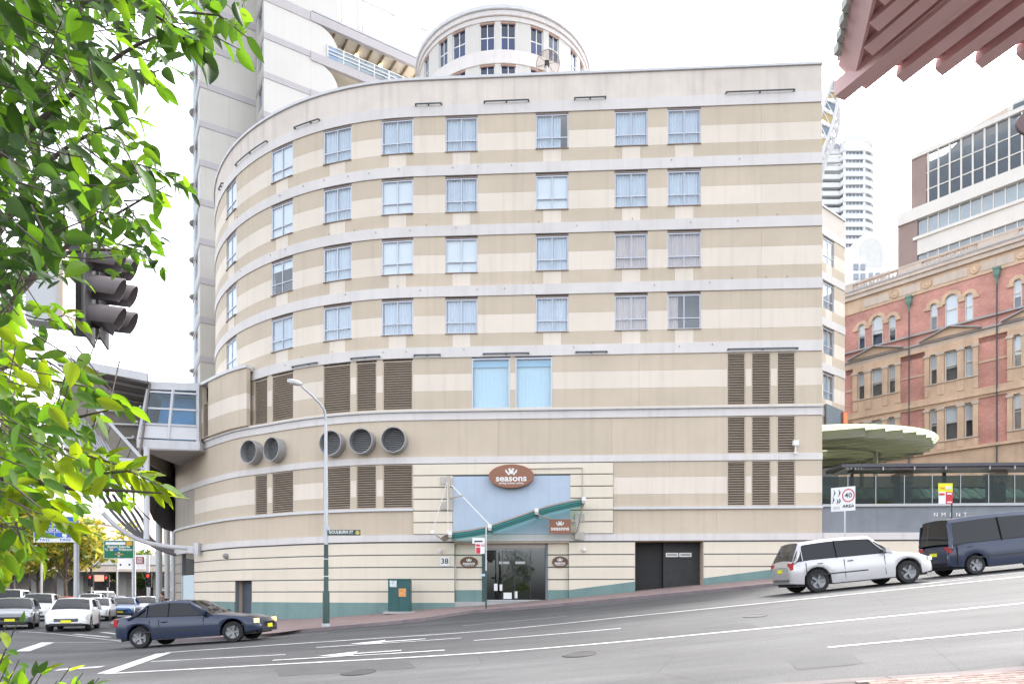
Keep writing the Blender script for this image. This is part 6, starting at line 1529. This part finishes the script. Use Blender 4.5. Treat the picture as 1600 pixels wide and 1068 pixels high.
    if key not in MT:
        tm = MB(); tm.lathe([(wr_ * .66, -.10), (wr_ * .94, -.11), (wr_, -.08), (wr_, .08), (wr_ * .94, .11), (wr_ * .66, .10)], 28, Matrix.Rotation(R(90), 4, 'X'), cap=False)
        rm = MB(); rm.lathe([(wr_ * .68, .09), (wr_ * .60, .06), (.001, .03)], 28, Matrix.Rotation(R(90), 4, 'X'), cap=False)
        for k in range(5):
            a = 2 * math.pi * k / 5; rm.bar((0, -.085, 0), (wr_ * .62 * math.cos(a), -.095, wr_ * .62 * math.sin(a)), .07, .03, (0, 1, 0))
        MT[key] = (tm.mesh('tyre', M_TYRE, 40), rm.mesh('rim', M_RIM, 40), MB().lathe([(.001, 0), (wr_ * .67, 0)], 20, Matrix.Translation((0, -.02, 0)) @ Matrix.Rotation(R(90), 4, 'X'), cap=False).mesh('brake', M_TRIM))
    for a in ax:
        for s_ in (1, -1):
            w = sub('wheel', MT[key][0], t, (a, s_ * (W / 2 - .13), wr_))
            w.rotation_euler = (0, 0, 0 if s_ < 0 else math.pi)
            sub('rim', MT[key][1], w)
    for s_ in (1, -1):
        sub('headlight', MB().box((h - .17, s_ * W * .36, hood * .70), (.16, .36, .14), Matrix.Rotation(R(-18 * s_), 3, 'Z')).mesh('headlight', M_HLON if lit else M_HL), t)
        sub('tail_light', MB().box((-h + .08, s_ * W * .38, tail * .82), (.12, .22, .22)).mesh('tail_light', M_TL), t)
        sub('mirror', MB().box((wf - .25, s_ * (W / 2 + .07), belt + .05), (.12, .18, .13)).mesh('mirror', pm), t)
        if detail:
            for hx in (rf - .75, rr + .55): sub('door_handle', MB().box((hx, s_ * (W / 2 * .985), belt - .17), (.18, .03, .03)).mesh('door_handle', M_TRIM), t)
            for sx_ in (rf - .95, wf - .28, rr + .10):
                sub('door_seam', MB().box((sx_, s_ * (W / 2 * .972), belt * .62), (.014, .05, belt * .56)).mesh('door_seam', M_TRIM), t)
            sub('rub_strip', MB().box((lerp(rf, rr, .5), s_ * (W / 2 * .985), belt * .52), (1.9, .03, .04)).mesh('rub_strip', M_TRIM), t)
    for s_ in (1, -1):
        sub('side_skirt', MB().box((0, s_ * (W / 2 * .955), .27), (ax[0] - ax[1] - wr_ * 2.5, .05, .09)).mesh('side_skirt', M_TRIM), t)
        sub('fog_lamp', MB().box((h - .10, s_ * W * .33, .36), (.06, .18, .07)).mesh('fog_lamp', M_HL), t)
    sub('rear_bumper', MB().box((-h + .05, 0, .42), (.10, W * .74, .16)).mesh('rear_bumper', M_TRIM), t)
    sub('rear_plate', MB().box((-h - .005, 0, tail * .70), (.02, .40, .12)).mesh('rear_plate', mat('sign_yellow', (.82, .76, .03))), t)
    sub('grille', MB().box((h - .03, 0, .52), (.06, W * .52, .16)).mesh('grille', M_TRIM), t)
    sub('bumper_trim', MB().box((h - .04, 0, .33), (.10, W * .72, .10)).mesh('bumper_trim', M_TRIM), t)
    sub('number_plate', MB().box((h + .012, 0, .46), (.02, .40, .12)).mesh('number_plate', mat('sign_yellow', (.82, .76, .03))), t)
    return t
C_NAVY = paint_mat('navy', (.010, .020, .055)); C_SILV = paint_mat('silver', (.52, .51, .52), .5); C_WHT = paint_mat('white', (.76, .76, .76), 0); C_BLK = paint_mat('black', (.018, .018, .022)); C_GRY = paint_mat('grey', (.14, .15, .16), .4); C_BLU = paint_mat('blue', (.04, .13, .34)); C_RED = paint_mat('red', (.40, .03, .03), 0)
def road_slope(x, y): return math.atan((ground(x + 1.5, y) - ground(x - 1.5, y)) / 3)
def put(px, Y): x = (px - 800) / F * Y; return Vector((x, Y, ground(x, Y)))
q = put(312, 22.6); make_car('passing_car', 'sedan', C_NAVY, 'dark navy sedan with glowing headlight crossing before the hotel base', q, 0, road_slope(q.x, q.y), True)
q = put(1330, 23.2); make_car('passing_car', 'suv', C_SILV, 'silver four wheel drive climbing the street before the retaining wall', q, 0, road_slope(q.x, q.y))
q = put(1570, 24.6); make_car('passing_van', 'van', C_NAVY, 'dark blue van cut by the right edge of the picture', q, 0, road_slope(q.x, q.y))
stand = [(116, 32.5, 'hatch', C_WHT, 'white hatchback waiting foremost at the stop line', -66), (24, 34, 'hatch', C_GRY, 'grey car waiting at the far left by the near leaves', -60), (62, 44, 'suv', C_WHT, 'white four wheel drive waiting behind the grey car', -64), (152, 44, 'sedan', C_WHT, 'white sedan waiting behind the foremost hatchback', -67), (193, 49, 'sedan', C_BLU, 'blue sedan waiting in the middle lanes', -66), (228, 52, 'hatch', C_WHT, 'white hatchback waiting nearest the hotel corner', -66), (20, 56, 'van', C_WHT, 'white van far back in the left lanes', -64), (100, 60, 'sedan', C_RED, 'red sedan partly hidden behind the toll sign post', -66), (142, 58, 'suv', C_WHT, 'white four wheel drive under the toll sign in the third row', -64), (262, 62, 'van', C_WHT, 'white van at the hotel corner far back', -66), (160, 86, 'van', C_WHT, 'small white van driving off under the overpass', 84), (182, 64, 'hatch', C_GRY, 'grey hatchback in the third row under the green sign', -64)]
for px, Y, sh, pm, lab, hd in stand: make_car('waiting_car', sh, pm, lab, put(px, Y), R(hd), 0, False, 'cars waiting at the lights', False)

# ------------------------------------------------------------------ pedestrian
def person(name, label, base, heading, coat, legs, hair, skin):
    t = thing(name, label, 'person', base, heading)
    V0 = [(0, 0, .93), (0, 0, 1.12), (0, .01, 1.32), (0, .0, 1.47), (0, .02, 1.56), (0, .03, 1.66), (0, .02, 1.74),
          (.19, 0, 1.42), (.26, -.02, 1.16), (.24, .16, .96), (-.19, 0, 1.42), (-.27, .02, 1.16), (-.26, -.10, .94),
          (.10, .0, .88), (.11, .10, .50), (.11, .06, .10), (.11, .18, .04), (-.10, 0, .88), (-.11, -.06, .50), (-.11, -.22, .14), (-.11, -.12, .05)]
    E0 = [(0, 1), (1, 2), (2, 3), (3, 4), (4, 5), (5, 6), (2, 7), (7, 8), (8, 9), (2, 10), (10, 11), (11, 12), (0, 13), (13, 14), (14, 15), (15, 16), (0, 17), (17, 18), (18, 19), (19, 20)]
    rad = [.15, .14, .16, .08, .06, .10, .07, .075, .055, .04, .075, .055, .04, .10, .07, .05, .045, .10, .07, .05, .045]
    me = bpy.data.meshes.new('body'); me.from_pydata(V0, E0, []); o = bpy.data.objects.new('body', me); col.objects.link(o); o.parent = t
    md = o.modifiers.new('skin', 'SKIN'); 
    if not me.skin_vertices: 
        bm = bmesh.new(); bm.from_mesh(me); bm.verts.layers.skin.verify(); bm.to_mesh(me); bm.free()
    for i, r_ in enumerate(rad): me.skin_vertices[0].data[i].radius = (r_, r_); 
    me.skin_vertices[0].data[0].use_root = True
    o.modifiers.new('sub', 'SUBSURF').levels = 2; o.modifiers['sub'].render_levels = 2
    m = bpy.data.materials.new('clothed_body'); m.use_nodes = True; N = m.node_tree.nodes; Lk = m.node_tree.links
    tc = N.new('ShaderNodeTexCoord'); sx = N.new('ShaderNodeSeparateXYZ'); Lk.new(tc.outputs['Object'], sx.inputs[0]); cr = N.new('ShaderNodeValToRGB'); mp = N.new('ShaderNodeMapRange'); mp.inputs[2].default_value = 2.0; Lk.new(sx.outputs[2], mp.inputs[0]); Lk.new(mp.outputs[0], cr.inputs[0])
    el = cr.color_ramp; el.interpolation = 'CONSTANT'; el.elements[0].color = (*legs, 1); el.elements[1].position = .43; el.elements[1].color = (*coat, 1)
    e = el.elements.new(.755); e.color = (*skin, 1); e = el.elements.new(.845); e.color = (*hair, 1); e = el.elements.new(.0); 
    el.elements[0].color = (.02, .02, .02, 1); el.elements[1].position = .045; el.elements[1].color = (*legs, 1)
    Lk.new(cr.outputs[0], N['Principled BSDF'].inputs['Base Color']); me.materials.append(m)
    hm = MB(); hm.lathe([(.02, .10), (.085, .07), (.115, 0), (.105, -.06), (.09, -.09)], 14, Matrix.Translation((0, -.015, 1.705))); h_ = sub('hair', hm.mesh('hair', mat('hair_dark', hair, .6), 60), t)
    sub('bag', MB().box((0, -.24, 1.22), (.30, .16, .42)).mesh('bag', mat('bag_dark', (.05, .04, .05), .7)), t)
    return t
b = put(253, 38); person('person', 'person in a dark jacket and blue trousers crossing by the hotel corner', b, R(150), (.10, .06, .05), (.08, .11, .20), (.03, .02, .015), (.45, .28, .20))
# ------------------------------------------------------------------ overhead signal on a mast arm
M_SIGB = mat('signal_housing', (.05, .05, .055), .5, .1); M_SIGG = mat('signal_visor', (.13, .115, .12), .5, .1)
Ys_ = 7.4; tb = V(-9.0, 7.3, 0)
sgl = thing('overhead_signal', 'dark overhead traffic signal with round visors on a grey mast arm among the leaves', 'traffic light', (tb.x, tb.y, ground(tb.x, tb.y)))
obj('post', MB().tube([V(tb.x, tb.y, ground(tb.x, tb.y) - .2), V(tb.x, tb.y, 5.6)], [.13, .10], 12), M_POLE, sgl, 40)
armp = [V(tb.x, tb.y, 5.55), P(-60, 412, 7.3), P(10, 440, Ys_), P(60, 455, Ys_), P(108, 467, Ys_)]
obj('mast_arm', MB().tube(armp, [.09, .08, .075, .07, .065], 12), M_POLE, sgl, 40)
fd = Vector((.93, .33, 0)).normalized(); sd_ = Vector((-fd.y, fd.x, 0))      # lanterns look right and a little away
MR = Matrix((fd, sd_, UZ)).transposed()
def head(c, nm='signal_head'):
    hb = obj(nm, MB().box(c, (.16, .34, .98), MR), M_SIGB, sgl)
    obj('backboard', MB().box(c + fd * .10, (.02, .52, 1.14), MR), M_SIGB, hb)
    for k in range(3):
        z = c + UZ * (.315 - .315 * k) + fd * .10; Mx = Matrix.Translation(z) @ fd.to_track_quat('Z', 'Y').to_matrix().to_4x4()
        obj('lens', MB().lathe([(.001, .02), (.12, .0)], 18, Mx, cap=False), [mat('lens_red_off', (.10, .02, .02), .3), mat('lens_amber_off', (.12, .06, .01), .3), mat('lens_green_off', (.02, .12, .09), .3)][k], hb)
        mb = MB(); n = 22; r1, r2 = .138, .128
        o_, i_ = [], []
        for j in range(n + 1):
            a = R(-35 + 250 * j / n) ; dp = .36 - .10 * (1 - math.sin(max(0, min(math.pi, (a + R(35)) * 180 / 250))))
            for r_, A in ((r1, o_), (r2, i_)): A.append((Mx @ Vector((r_ * math.sin(a - R(90)) if False else r_ * math.cos(a) , r_ * math.sin(a), 0)), Mx @ Vector((r_ * math.cos(a), r_ * math.sin(a), dp))))
        mb.grid([[q[0] for q in o_], [q[1] for q in o_]]); mb.grid([[q[0] for q in i_], [q[1] for q in i_]]); mb.grid([[q[1] for q in o_], [q[1] for q in i_]])
        obj('visor', mb, M_SIGG, hb, 40)
    return hb
head(P(122, 447, Ys_)); head(P(146, 457, Ys_ + .55))
mb = MB(); mb.prism([P(128, 492, Ys_), P(176, 524, Ys_ + .2), P(181, 508, Ys_ + .2), P(140, 480, Ys_)], sd_ * .03); obj('backboard_lip', mb, M_SIGB, sgl)
c = P(72, 448, 7.0); obj('control_box', MB().box(c, (.30, .22, .78), MR), M_GREYM, sgl); obj('box_side', MB().box(c + V(.20, .02, 0), (.05, .2, .76)), M_SANDL, sgl)
obj('clamp', MB().box(P(112, 468, Ys_), (.12, .22, .3), MR), M_GREYM, sgl); obj('bracket', MB().bar(P(108, 400, Ys_), P(108, 505, Ys_), .10, .06), M_PALEM, sgl)

# ------------------------------------------------------------------ foreground tree
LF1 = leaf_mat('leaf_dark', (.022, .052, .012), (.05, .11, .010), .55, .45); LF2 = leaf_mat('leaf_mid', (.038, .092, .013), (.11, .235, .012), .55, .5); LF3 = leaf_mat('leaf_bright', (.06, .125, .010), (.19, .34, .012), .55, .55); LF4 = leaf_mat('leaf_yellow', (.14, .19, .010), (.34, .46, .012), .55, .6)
def leaf_mesh(nm, m, w=.26, curl=.12, fold=.16):
    n = 6; rows = []
    for i in range(n + 1):
        t = i / n; hw = w * (math.sin(math.pi * min(1, t ** .85)) ** .8) * (1 - .25 * t) + .001
        z = -curl * t * t
        rows.append([(-hw, t, z + fold * hw), (-hw * .5, t, z + fold * hw * .4), (0, t, z), (hw * .5, t, z + fold * hw * .4), (hw, t, z + fold * hw)])
    mb = MB(); mb.grid([[Vector(p) for p in r] for r in rows]); return mb.mesh(nm, m, 60)
LV = [[leaf_mesh('leaf', m, w, c, f) for w, c, f in ((.24, .10, .2), (.28, .22, .35), (.22, .02, .1))] for m in (LF1, LF2, LF3, LF4)]
tbx = V(-4.6, 3.6, ground(-4.6, 3.6))
tree = thing('overhanging_tree', 'leafy green tree overhanging the left side close to the camera', 'tree', tbx)
M_BARK = mat('tree_bark', (.075, .06, .05), .9, .25, 8, bump=.4, bscale=30)
rnd = random.Random(11)
lim = lambda pts, rs: obj('limb', MB().tube([Vector(p) for p in catmull([pts[0]] + [tuple(p) for p in pts] + [pts[-1]], 4)] if False else pts, rs, 8), M_BARK, tree, 50)
obj('trunk', MB().tube([tbx - UZ * .2, tbx + V(.1, 0, 1.4), tbx + V(.25, -.1, 2.6), tbx + V(.3, 0, 4.2), tbx + V(.2, .1, 6.0)], [.22, .18, .16, .12, .05], 12), M_BARK, tree, 50)
limb_px = [  # photo columns and rows each limb passes, with distances
    [(-330, 700, 3.6), (-120, 420, 3.5), (0, 250, 3.4), (110, 150, 3.3), (215, 70, 3.2), (330, 40, 3.1)],
    [(-330, 800, 3.6), (-140, 560, 3.7), (0, 360, 3.9), (80, 250, 4.0), (170, 200, 4.0), (215, 225, 3.9)],
    [(-330, 840, 3.6), (-120, 640, 3.8), (20, 470, 4.0), (110, 380, 4.2), (190, 330, 4.2), (260, 290, 4.2)],
    [(-330, 900, 3.6), (-150, 760, 3.6), (0, 690, 3.6), (90, 660, 3.5), (170, 640, 3.4)],
    [(-330, 900, 3.6), (-150, 800, 3.3), (0, 745, 3.1), (90, 760, 3.0), (170, 765, 2.9), (255, 770, 2.9)],
    [(-330, 860, 3.6), (-160, 700, 4.2), (-20, 590, 4.4), (60, 560, 4.5), (120, 600, 4.5)],
    [(-330, 640, 3.6), (-150, 200, 3.8), (-10, 60, 4.0), (100, 20, 4.0), (190, -20, 4.0)],
    [(-200, 560, 4.0), (0, 450, 4.3), (90, 400, 4.5), (160, 390, 4.6), (235, 400, 4.6)]]
limb_pts = []
for lp in limb_px:
    pts = [P(*q) for q in lp]; pts[0] = Vector((tbx.x + .2, tbx.y, pts[0].z))
    k = len(pts); cc = []
    pp = [pts[0]] + pts + [pts[-1]]
    for i in range(1, len(pp) - 2):
        a, b, c, d = pp[i - 1:i + 3]
        for j in range(5):
            t = j / 5; cc.append(.5 * ((2 * b) + (-a + c) * t + (2 * a - 5 * b + 4 * c - d) * t * t + (-a + 3 * b - 3 * c + d) * t ** 3))
    cc.append(pts[-1]); n = len(cc)
    obj('limb', MB().tube(cc, [lerp(.035, .003, (i / (n - 1)) ** .7) for i in range(n)], 7), M_BARK, tree, 50); limb_pts.append(cc)
# leaves: density map over the crown, sampled in the volume the crown fills
edge = [(0, 385), (30, 385), (60, 375), (90, 330), (115, 325), (140, 240), (170, 205), (215, 225), (250, 265), (280, 295), (310, 285), (350, 240), (400, 252), (440, 232), (455, 150), (490, 135), (530, 60), (560, 135), (600, 175), (640, 205), (690, 150), (730, 190), (750, 255), (775, 268), (800, 175), (830, 110), (870, 60), (905, 22), (930, 0)]
def right_edge(y):
    return interp(edge, y)
def dens(x, y):
    e = right_edge(y)
    if x > e: return 0
    d = (e - x) / max(60, e)
    v = .30 + .9 * min(1, d * 1.6)
    for hx, hy, hr, k in ((165, 48, 28, .9), (120, 78, 22, .6), (255, 130, 40, .9), (70, 140, 18, .5), (215, 100, 26, .7), (125, 230, 24, .5), (205, 300, 26, .6), (30, 505, 40, .7), (100, 545, 38, .9), (60, 620, 22, .5), (165, 700, 26, .8), (210, 685, 40, .95), (115, 690, 26, .6), (80, 480, 20, .3), (145, 462, 62, .97), (185, 500, 50, .95), (115, 500, 40, .8), (130, 500, 34, .8), (90, 430, 40, .55), (40, 445, 30, .45), (215, 740, 26, .5), (140, 830, 40, .8), (55, 830, 26, .5), (150, 640, 20, .4)):
        r2 = ((x - hx) ** 2 + (y - hy) ** 2) / (hr * hr)
        if r2 < 1.6: v *= 1 - k * math.exp(-r2 * 1.2)
    if y > 800: v *= .8
    return v
leaves = []; tries = 0
def add_leaf(c, size, mi, droop=.6, dirv=None):
    d = dirv or Vector((rnd.gauss(.5, .7), rnd.gauss(-.1, .6), rnd.gauss(-droop, .45))).normalized()
    n = Vector((rnd.gauss(0, .6), rnd.gauss(-.5, .5), rnd.gauss(.7, .4))); x = d.cross(n).normalized(); n = x.cross(d).normalized()
    M = Matrix((x * size, d * size, n * size)).transposed().to_4x4(); M.translation = c - d * size * .5
    leaves.append((size / c.y, mi, rnd.randrange(3), M))
twigs = MB()
for _ in range(60000):
    if len(leaves) > 2250: break
    px, py = rnd.uniform(-60, 390), rnd.uniform(-50, 925)
    if rnd.random() > dens(max(0, px), max(0, py)) * .8: continue
    Y = rnd.choice((2.6, 3.0, 3.4, 3.8, 4.3, 4.8)) + rnd.uniform(-.25, .25)
    if px > right_edge(py) - 45: Y = rnd.uniform(2.9, 4.4)
    c = P(px, py, Y)
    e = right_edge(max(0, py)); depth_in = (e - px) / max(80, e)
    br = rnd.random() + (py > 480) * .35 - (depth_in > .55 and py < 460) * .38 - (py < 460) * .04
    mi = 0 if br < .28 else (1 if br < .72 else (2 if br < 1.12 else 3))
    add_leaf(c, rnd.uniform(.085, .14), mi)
    if rnd.random() < .25:
        d = Vector((rnd.gauss(-.6, .4), rnd.gauss(0, .3), rnd.gauss(.3, .4))); twigs.tube([c, c + d * .12, c + d * .3 + UZ * .03], [.002, .003, .004], 4)
# twig sprays that give the outline its feathered edge
for x0, y0, x1, y1, Y, n, mi in ((205, 110, 250, 135, 3.3, 6, 1), (180, 200, 232, 190, 3.8, 7, 2), (190, 250, 300, 300, 4.0, 15, 1), (150, 330, 245, 372, 4.2, 12, 1), (180, 380, 262, 425, 4.3, 14, 1), (285, 60, 375, 78, 2.9, 7, 1), (300, 20, 388, 60, 2.9, 8, 1), (270, 40, 330, 105, 2.9, 7, 1), (70, 500, 132, 505, 4.2, 9, 2), (60, 590, 205, 640, 3.4, 16, 2), (100, 700, 265, 778, 2.9, 20, 3), (150, 740, 255, 760, 2.9, 14, 3), (20, 760, 120, 830, 3.1, 18, 3), (0, 820, 70, 880, 3.3, 12, 3), (30, 640, 150, 700, 3.3, 14, 2), (225, 15, 310, 95, 3.0, 10, 1)):
    a, b = P(x0, y0, Y), P(x1, y1, Y + rnd.uniform(-.2, .2)); m_ = a.lerp(b, .5) + UZ * .04; twigs.tube([a, m_, b], [.006, .004, .002], 4)
    for k in range(n):
        t = (k + rnd.random()) / n; p = a.lerp(b, t) + UZ * (.04 * 4 * t * (1 - t)); ax_ = (b - a).normalized(); s_ = 1 if k % 2 else -1
        dv = (ax_ * .6 + Vector((0, rnd.gauss(0, .5), s_ * .5 + rnd.gauss(-.35, .3)))).normalized()
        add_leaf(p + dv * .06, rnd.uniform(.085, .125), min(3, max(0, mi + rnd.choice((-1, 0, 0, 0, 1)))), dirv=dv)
obj('twigs', twigs, M_BARK, tree); kind(bpy.data.objects['twigs'], 'stuff')
leaves.sort(key=lambda q: -q[0])
rest = [MB() for _ in range(4)]
for i, (sz, mi, vi, M) in enumerate(leaves):
    if i < 300:
        o = bpy.data.objects.new('leaf', LV[mi][vi]); col.objects.link(o); o.parent = tree
        o.matrix_parent_inverse = Matrix.Translation(-tbx); o.matrix_basis = M
    else:
        me = LV[mi][vi]; rest[mi].add([M @ v.co for v in me.vertices], [tuple(p.vertices) for p in me.polygons])
for mi in range(4):
    if rest[mi].v: kind(obj('foliage', rest[mi], (LF1, LF2, LF3, LF4)[mi], tree, 60), 'stuff')
# low shrub at the bottom-left corner
sb_ = put(-60, 3.4); sh2 = thing('roadside_shrub', 'small leafy shrub poking up at the bottom left corner', 'shrub', (-2.9, 3.4, ground(-2.9, 3.4)))
bs_ = V(-2.9, 3.4, ground(-2.9, 3.4)); leaves = []; twigs = MB()
for x1, y1, Y, n, mi in ((60, 1045, 3.3, 12, 1), (130, 1050, 3.3, 12, 2), (30, 1030, 3.4, 10, 2), (155, 1058, 3.2, 10, 1), (90, 1062, 3.2, 12, 2), (0, 1050, 3.3, 10, 1), (30, 965, 3.1, 6, 1), (10, 975, 3.1, 6, 2), (110, 1040, 3.4, 8, 3), (50, 1058, 3.2, 14, 2), (20, 1064, 3.2, 14, 1), (120, 1066, 3.15, 14, 2), (75, 1035, 3.4, 10, 3), (145, 1064, 3.2, 12, 1), (-10, 1020, 3.4, 12, 2), (10, 1042, 3.3, 12, 3)):
    b = P(x1, y1, Y); m_ = bs_.lerp(b, .6) + V(-.1, 0, .12); twigs.tube([bs_, m_, b], [.012, .007, .002], 5)
    for k in range(n):
        t = .45 + .55 * (k + rnd.random()) / n; p = m_.lerp(b, (t - .45) / .55); dv = Vector((rnd.gauss(.5, .5), rnd.gauss(0, .5), rnd.gauss(.3, .5))).normalized(); add_leaf(p + dv * .05, rnd.uniform(.07, .11), min(3, max(0, mi + rnd.choice((-1, 0, 1)))), dirv=dv)
obj('stems', twigs, M_BARK, sh2)
for sz, mi, vi, M in leaves:
    o = bpy.data.objects.new('leaf', LV[mi][vi]); col.objects.link(o); o.parent = sh2; o.matrix_parent_inverse = Matrix.Translation(-bs_); o.matrix_basis = M

# ------------------------------------------------------------------ temple gate eave at the top right
M_EAVE = mat('flare_washed_eave', (.60, .36, .35), .6, .12, 2); M_EAVL = mat('flare_washed_rafter', (.74, .50, .49), .55, .10, 2); M_TILE = mat('grey_green_tile', (.42, .44, .40), .5, .2, 6)  # red timber and rafters paled in colour for lens flare wash
gt = thing('gate_eave', 'red timber eave, lightened in colour for flare, with square rafters and tile ends at top right', 'gate roof', (8.5, 6.0, 0))
EZ = 6.13 + EYE; c0 = V(4.05, 8.0, EZ); e1 = (V(5.9, 7.49, EZ) - c0).normalized(); e2 = (V(3.57, 6.56, EZ) - c0).normalized(); raf = Vector((.43, -.90, .05)).normalized()
obj('soffit_board', MB().prism([c0, c0 + e1 * 5, c0 + e1 * 5 + raf * 2.6, c0 + e2 * 2.4 + raf * .5, c0 + e2 * 2.4], (0, 0, .04)), M_EAVE, gt)
obj('fascia', MB().bar(c0 + UZ * .06, c0 + e1 * 5 + UZ * .06, .05, .16), M_EAVE, gt)
for k in range(12):             # rafters whose tails pass the street-side edge
    u = .16 + k * .40; a = c0 + e1 * u - raf * .13 - UZ * .07; obj('rafter', MB().bar(a, a + raf * 3.0, .14, .14, (.3, 0, 1)), M_EAVL, gt)
for k in range(6):              # shorter rafters that start at the side edge
    u = .10 + k * .34; a = c0 + e2 * u + e1 * .05 - UZ * .07; obj('rafter', MB().bar(a, a + raf * 2.8, .14, .14, (.3, 0, 1)), M_EAVL, gt)
obj('corner_beam', MB().bar(c0 - raf * .20 - e1 * .04 - UZ * .10, c0 + raf * 3.0 - UZ * .08, .17, .18), M_EAVL, gt)
obj('side_plank', MB().prism([c0 + V(-.02, .06, -.10), c0 + e2 * 2.4 + V(-.02, 0, -.10), c0 + e2 * 2.4 + V(-.20, 0, .10), c0 + V(-.20, .06, .10)], (.05, 0, .05)), M_EAVL, gt)
for k in range(10):
    q = c0 + e2 * (.12 + .21 * k) + V(-.24, 0, .14); d = Vector((-.75, .1, -.40)).normalized()
    Mx = Matrix.Translation(q) @ d.to_track_quat('Z', 'Y').to_matrix().to_4x4(); obj('tile_end', MB().lathe([(.001, .03), (.045, .03), (.06, .015), (.06, -.25)], 14, Mx), M_TILE, gt, 40)
    obj('drip_tile', MB().box(q + e2 * .10 - UZ * .05 + V(-.02, 0, 0), (.05, .11, .10)), M_TILE, gt)
obj('roof_tiles', MB().prism([c0 + V(-.18, .12, .20), c0 + e1 * 5 + V(0, .12, .20), c0 + e1 * 5 + raf * 2.4 + UZ * .5, c0 + e2 * 2.3 + V(-.18, 0, .24)], (0, 0, .06)), M_TILE, gt)
pc_ = c0 + e1 * 4.6 + raf * 1.4; obj('gate_post', MB().tube([V(pc_.x, pc_.y, ground(pc_.x, pc_.y)), pc_ - UZ * .05], .2, 16), M_EAVE, gt, 40)
# round-ended dark signal board cut by the right edge
c = P(1604, 194, 9.0); sb2 = thing('round_signal', 'dark round-ended signal board cut off by the right picture edge', 'traffic light', V(c.x + .15, 9.0, ground(c.x, 9)))
obj('disc', MB().lathe([(.001, .02), (.14, .02), (.14, -.02)], 24, Matrix.Translation(c) @ Matrix.Rotation(R(90), 4, 'X')), mat('disc_brown', (.14, .10, .10), .6), sb2, 40); obj('pole', MB().tube([V(c.x + .15, 9.1, ground(c.x, 9)), V(c.x + .15, 9.1, c.z + .2)], .06, 10), M_POLE, sb2)

# ------------------------------------------------------------------ near pavement with brick pavers at the bottom right
npx = [(1382, 1068), (1515, 1060), (1600, 1052), (1700, 1043)]
nf = [on_ground(*p) for p in npx]; k0 = (nf[1] - nf[0]); k0.z = 0; k0.normalize()
nf = [nf[0] - k0 * 9, nf[0] - k0 * 4] + nf + [nf[-1] + k0 * 4]
npv = slab('near_pavement', [Vector((p.x, p.y, 0)) for p in nf], lambda p: Vector((p.x, -2.0, 0)), .10, mat('paver_joint', (.10, .085, .08), .9, .1), mat('near_kerb_stone', (.12, .10, .10), .85, .2, 3), .22)
PVM = [mat('paver_red', (.17, .115, .10), .85, .18, 6, 0, .3, 60), mat('paver_tan', (.21, .16, .14), .85, .18, 6, 0, .3, 60)]
pvme = [MB().box((0, 0, 0), (.222, .107, .03)).mesh('paver', m) for m in PVM]
sN = Vector((k0.y, -k0.x, 0)); o0 = Vector((nf[2].x, nf[2].y, 0)); cnt = 0
for r_ in range(9):
    for c_ in range(34):
        p = o0 + k0 * (c_ * .23 + (.115 if r_ % 2 else 0) - .3) + sN * (.29 + r_ * .115)
        py = HY - (ground(p.x, p.y) + .1 - EYE) / p.y * F; px = 800 + p.x / p.y * F
        if py > 1090 or px > 1640 or px < 1250: continue
        o = sub('paver', pvme[rnd.randrange(2)], npv, (p.x, p.y, ground(p.x, p.y) + .10)); o.rotation_euler = (math.atan(.05), -math.atan(.1), math.atan2(k0.y, k0.x)); cnt += 1
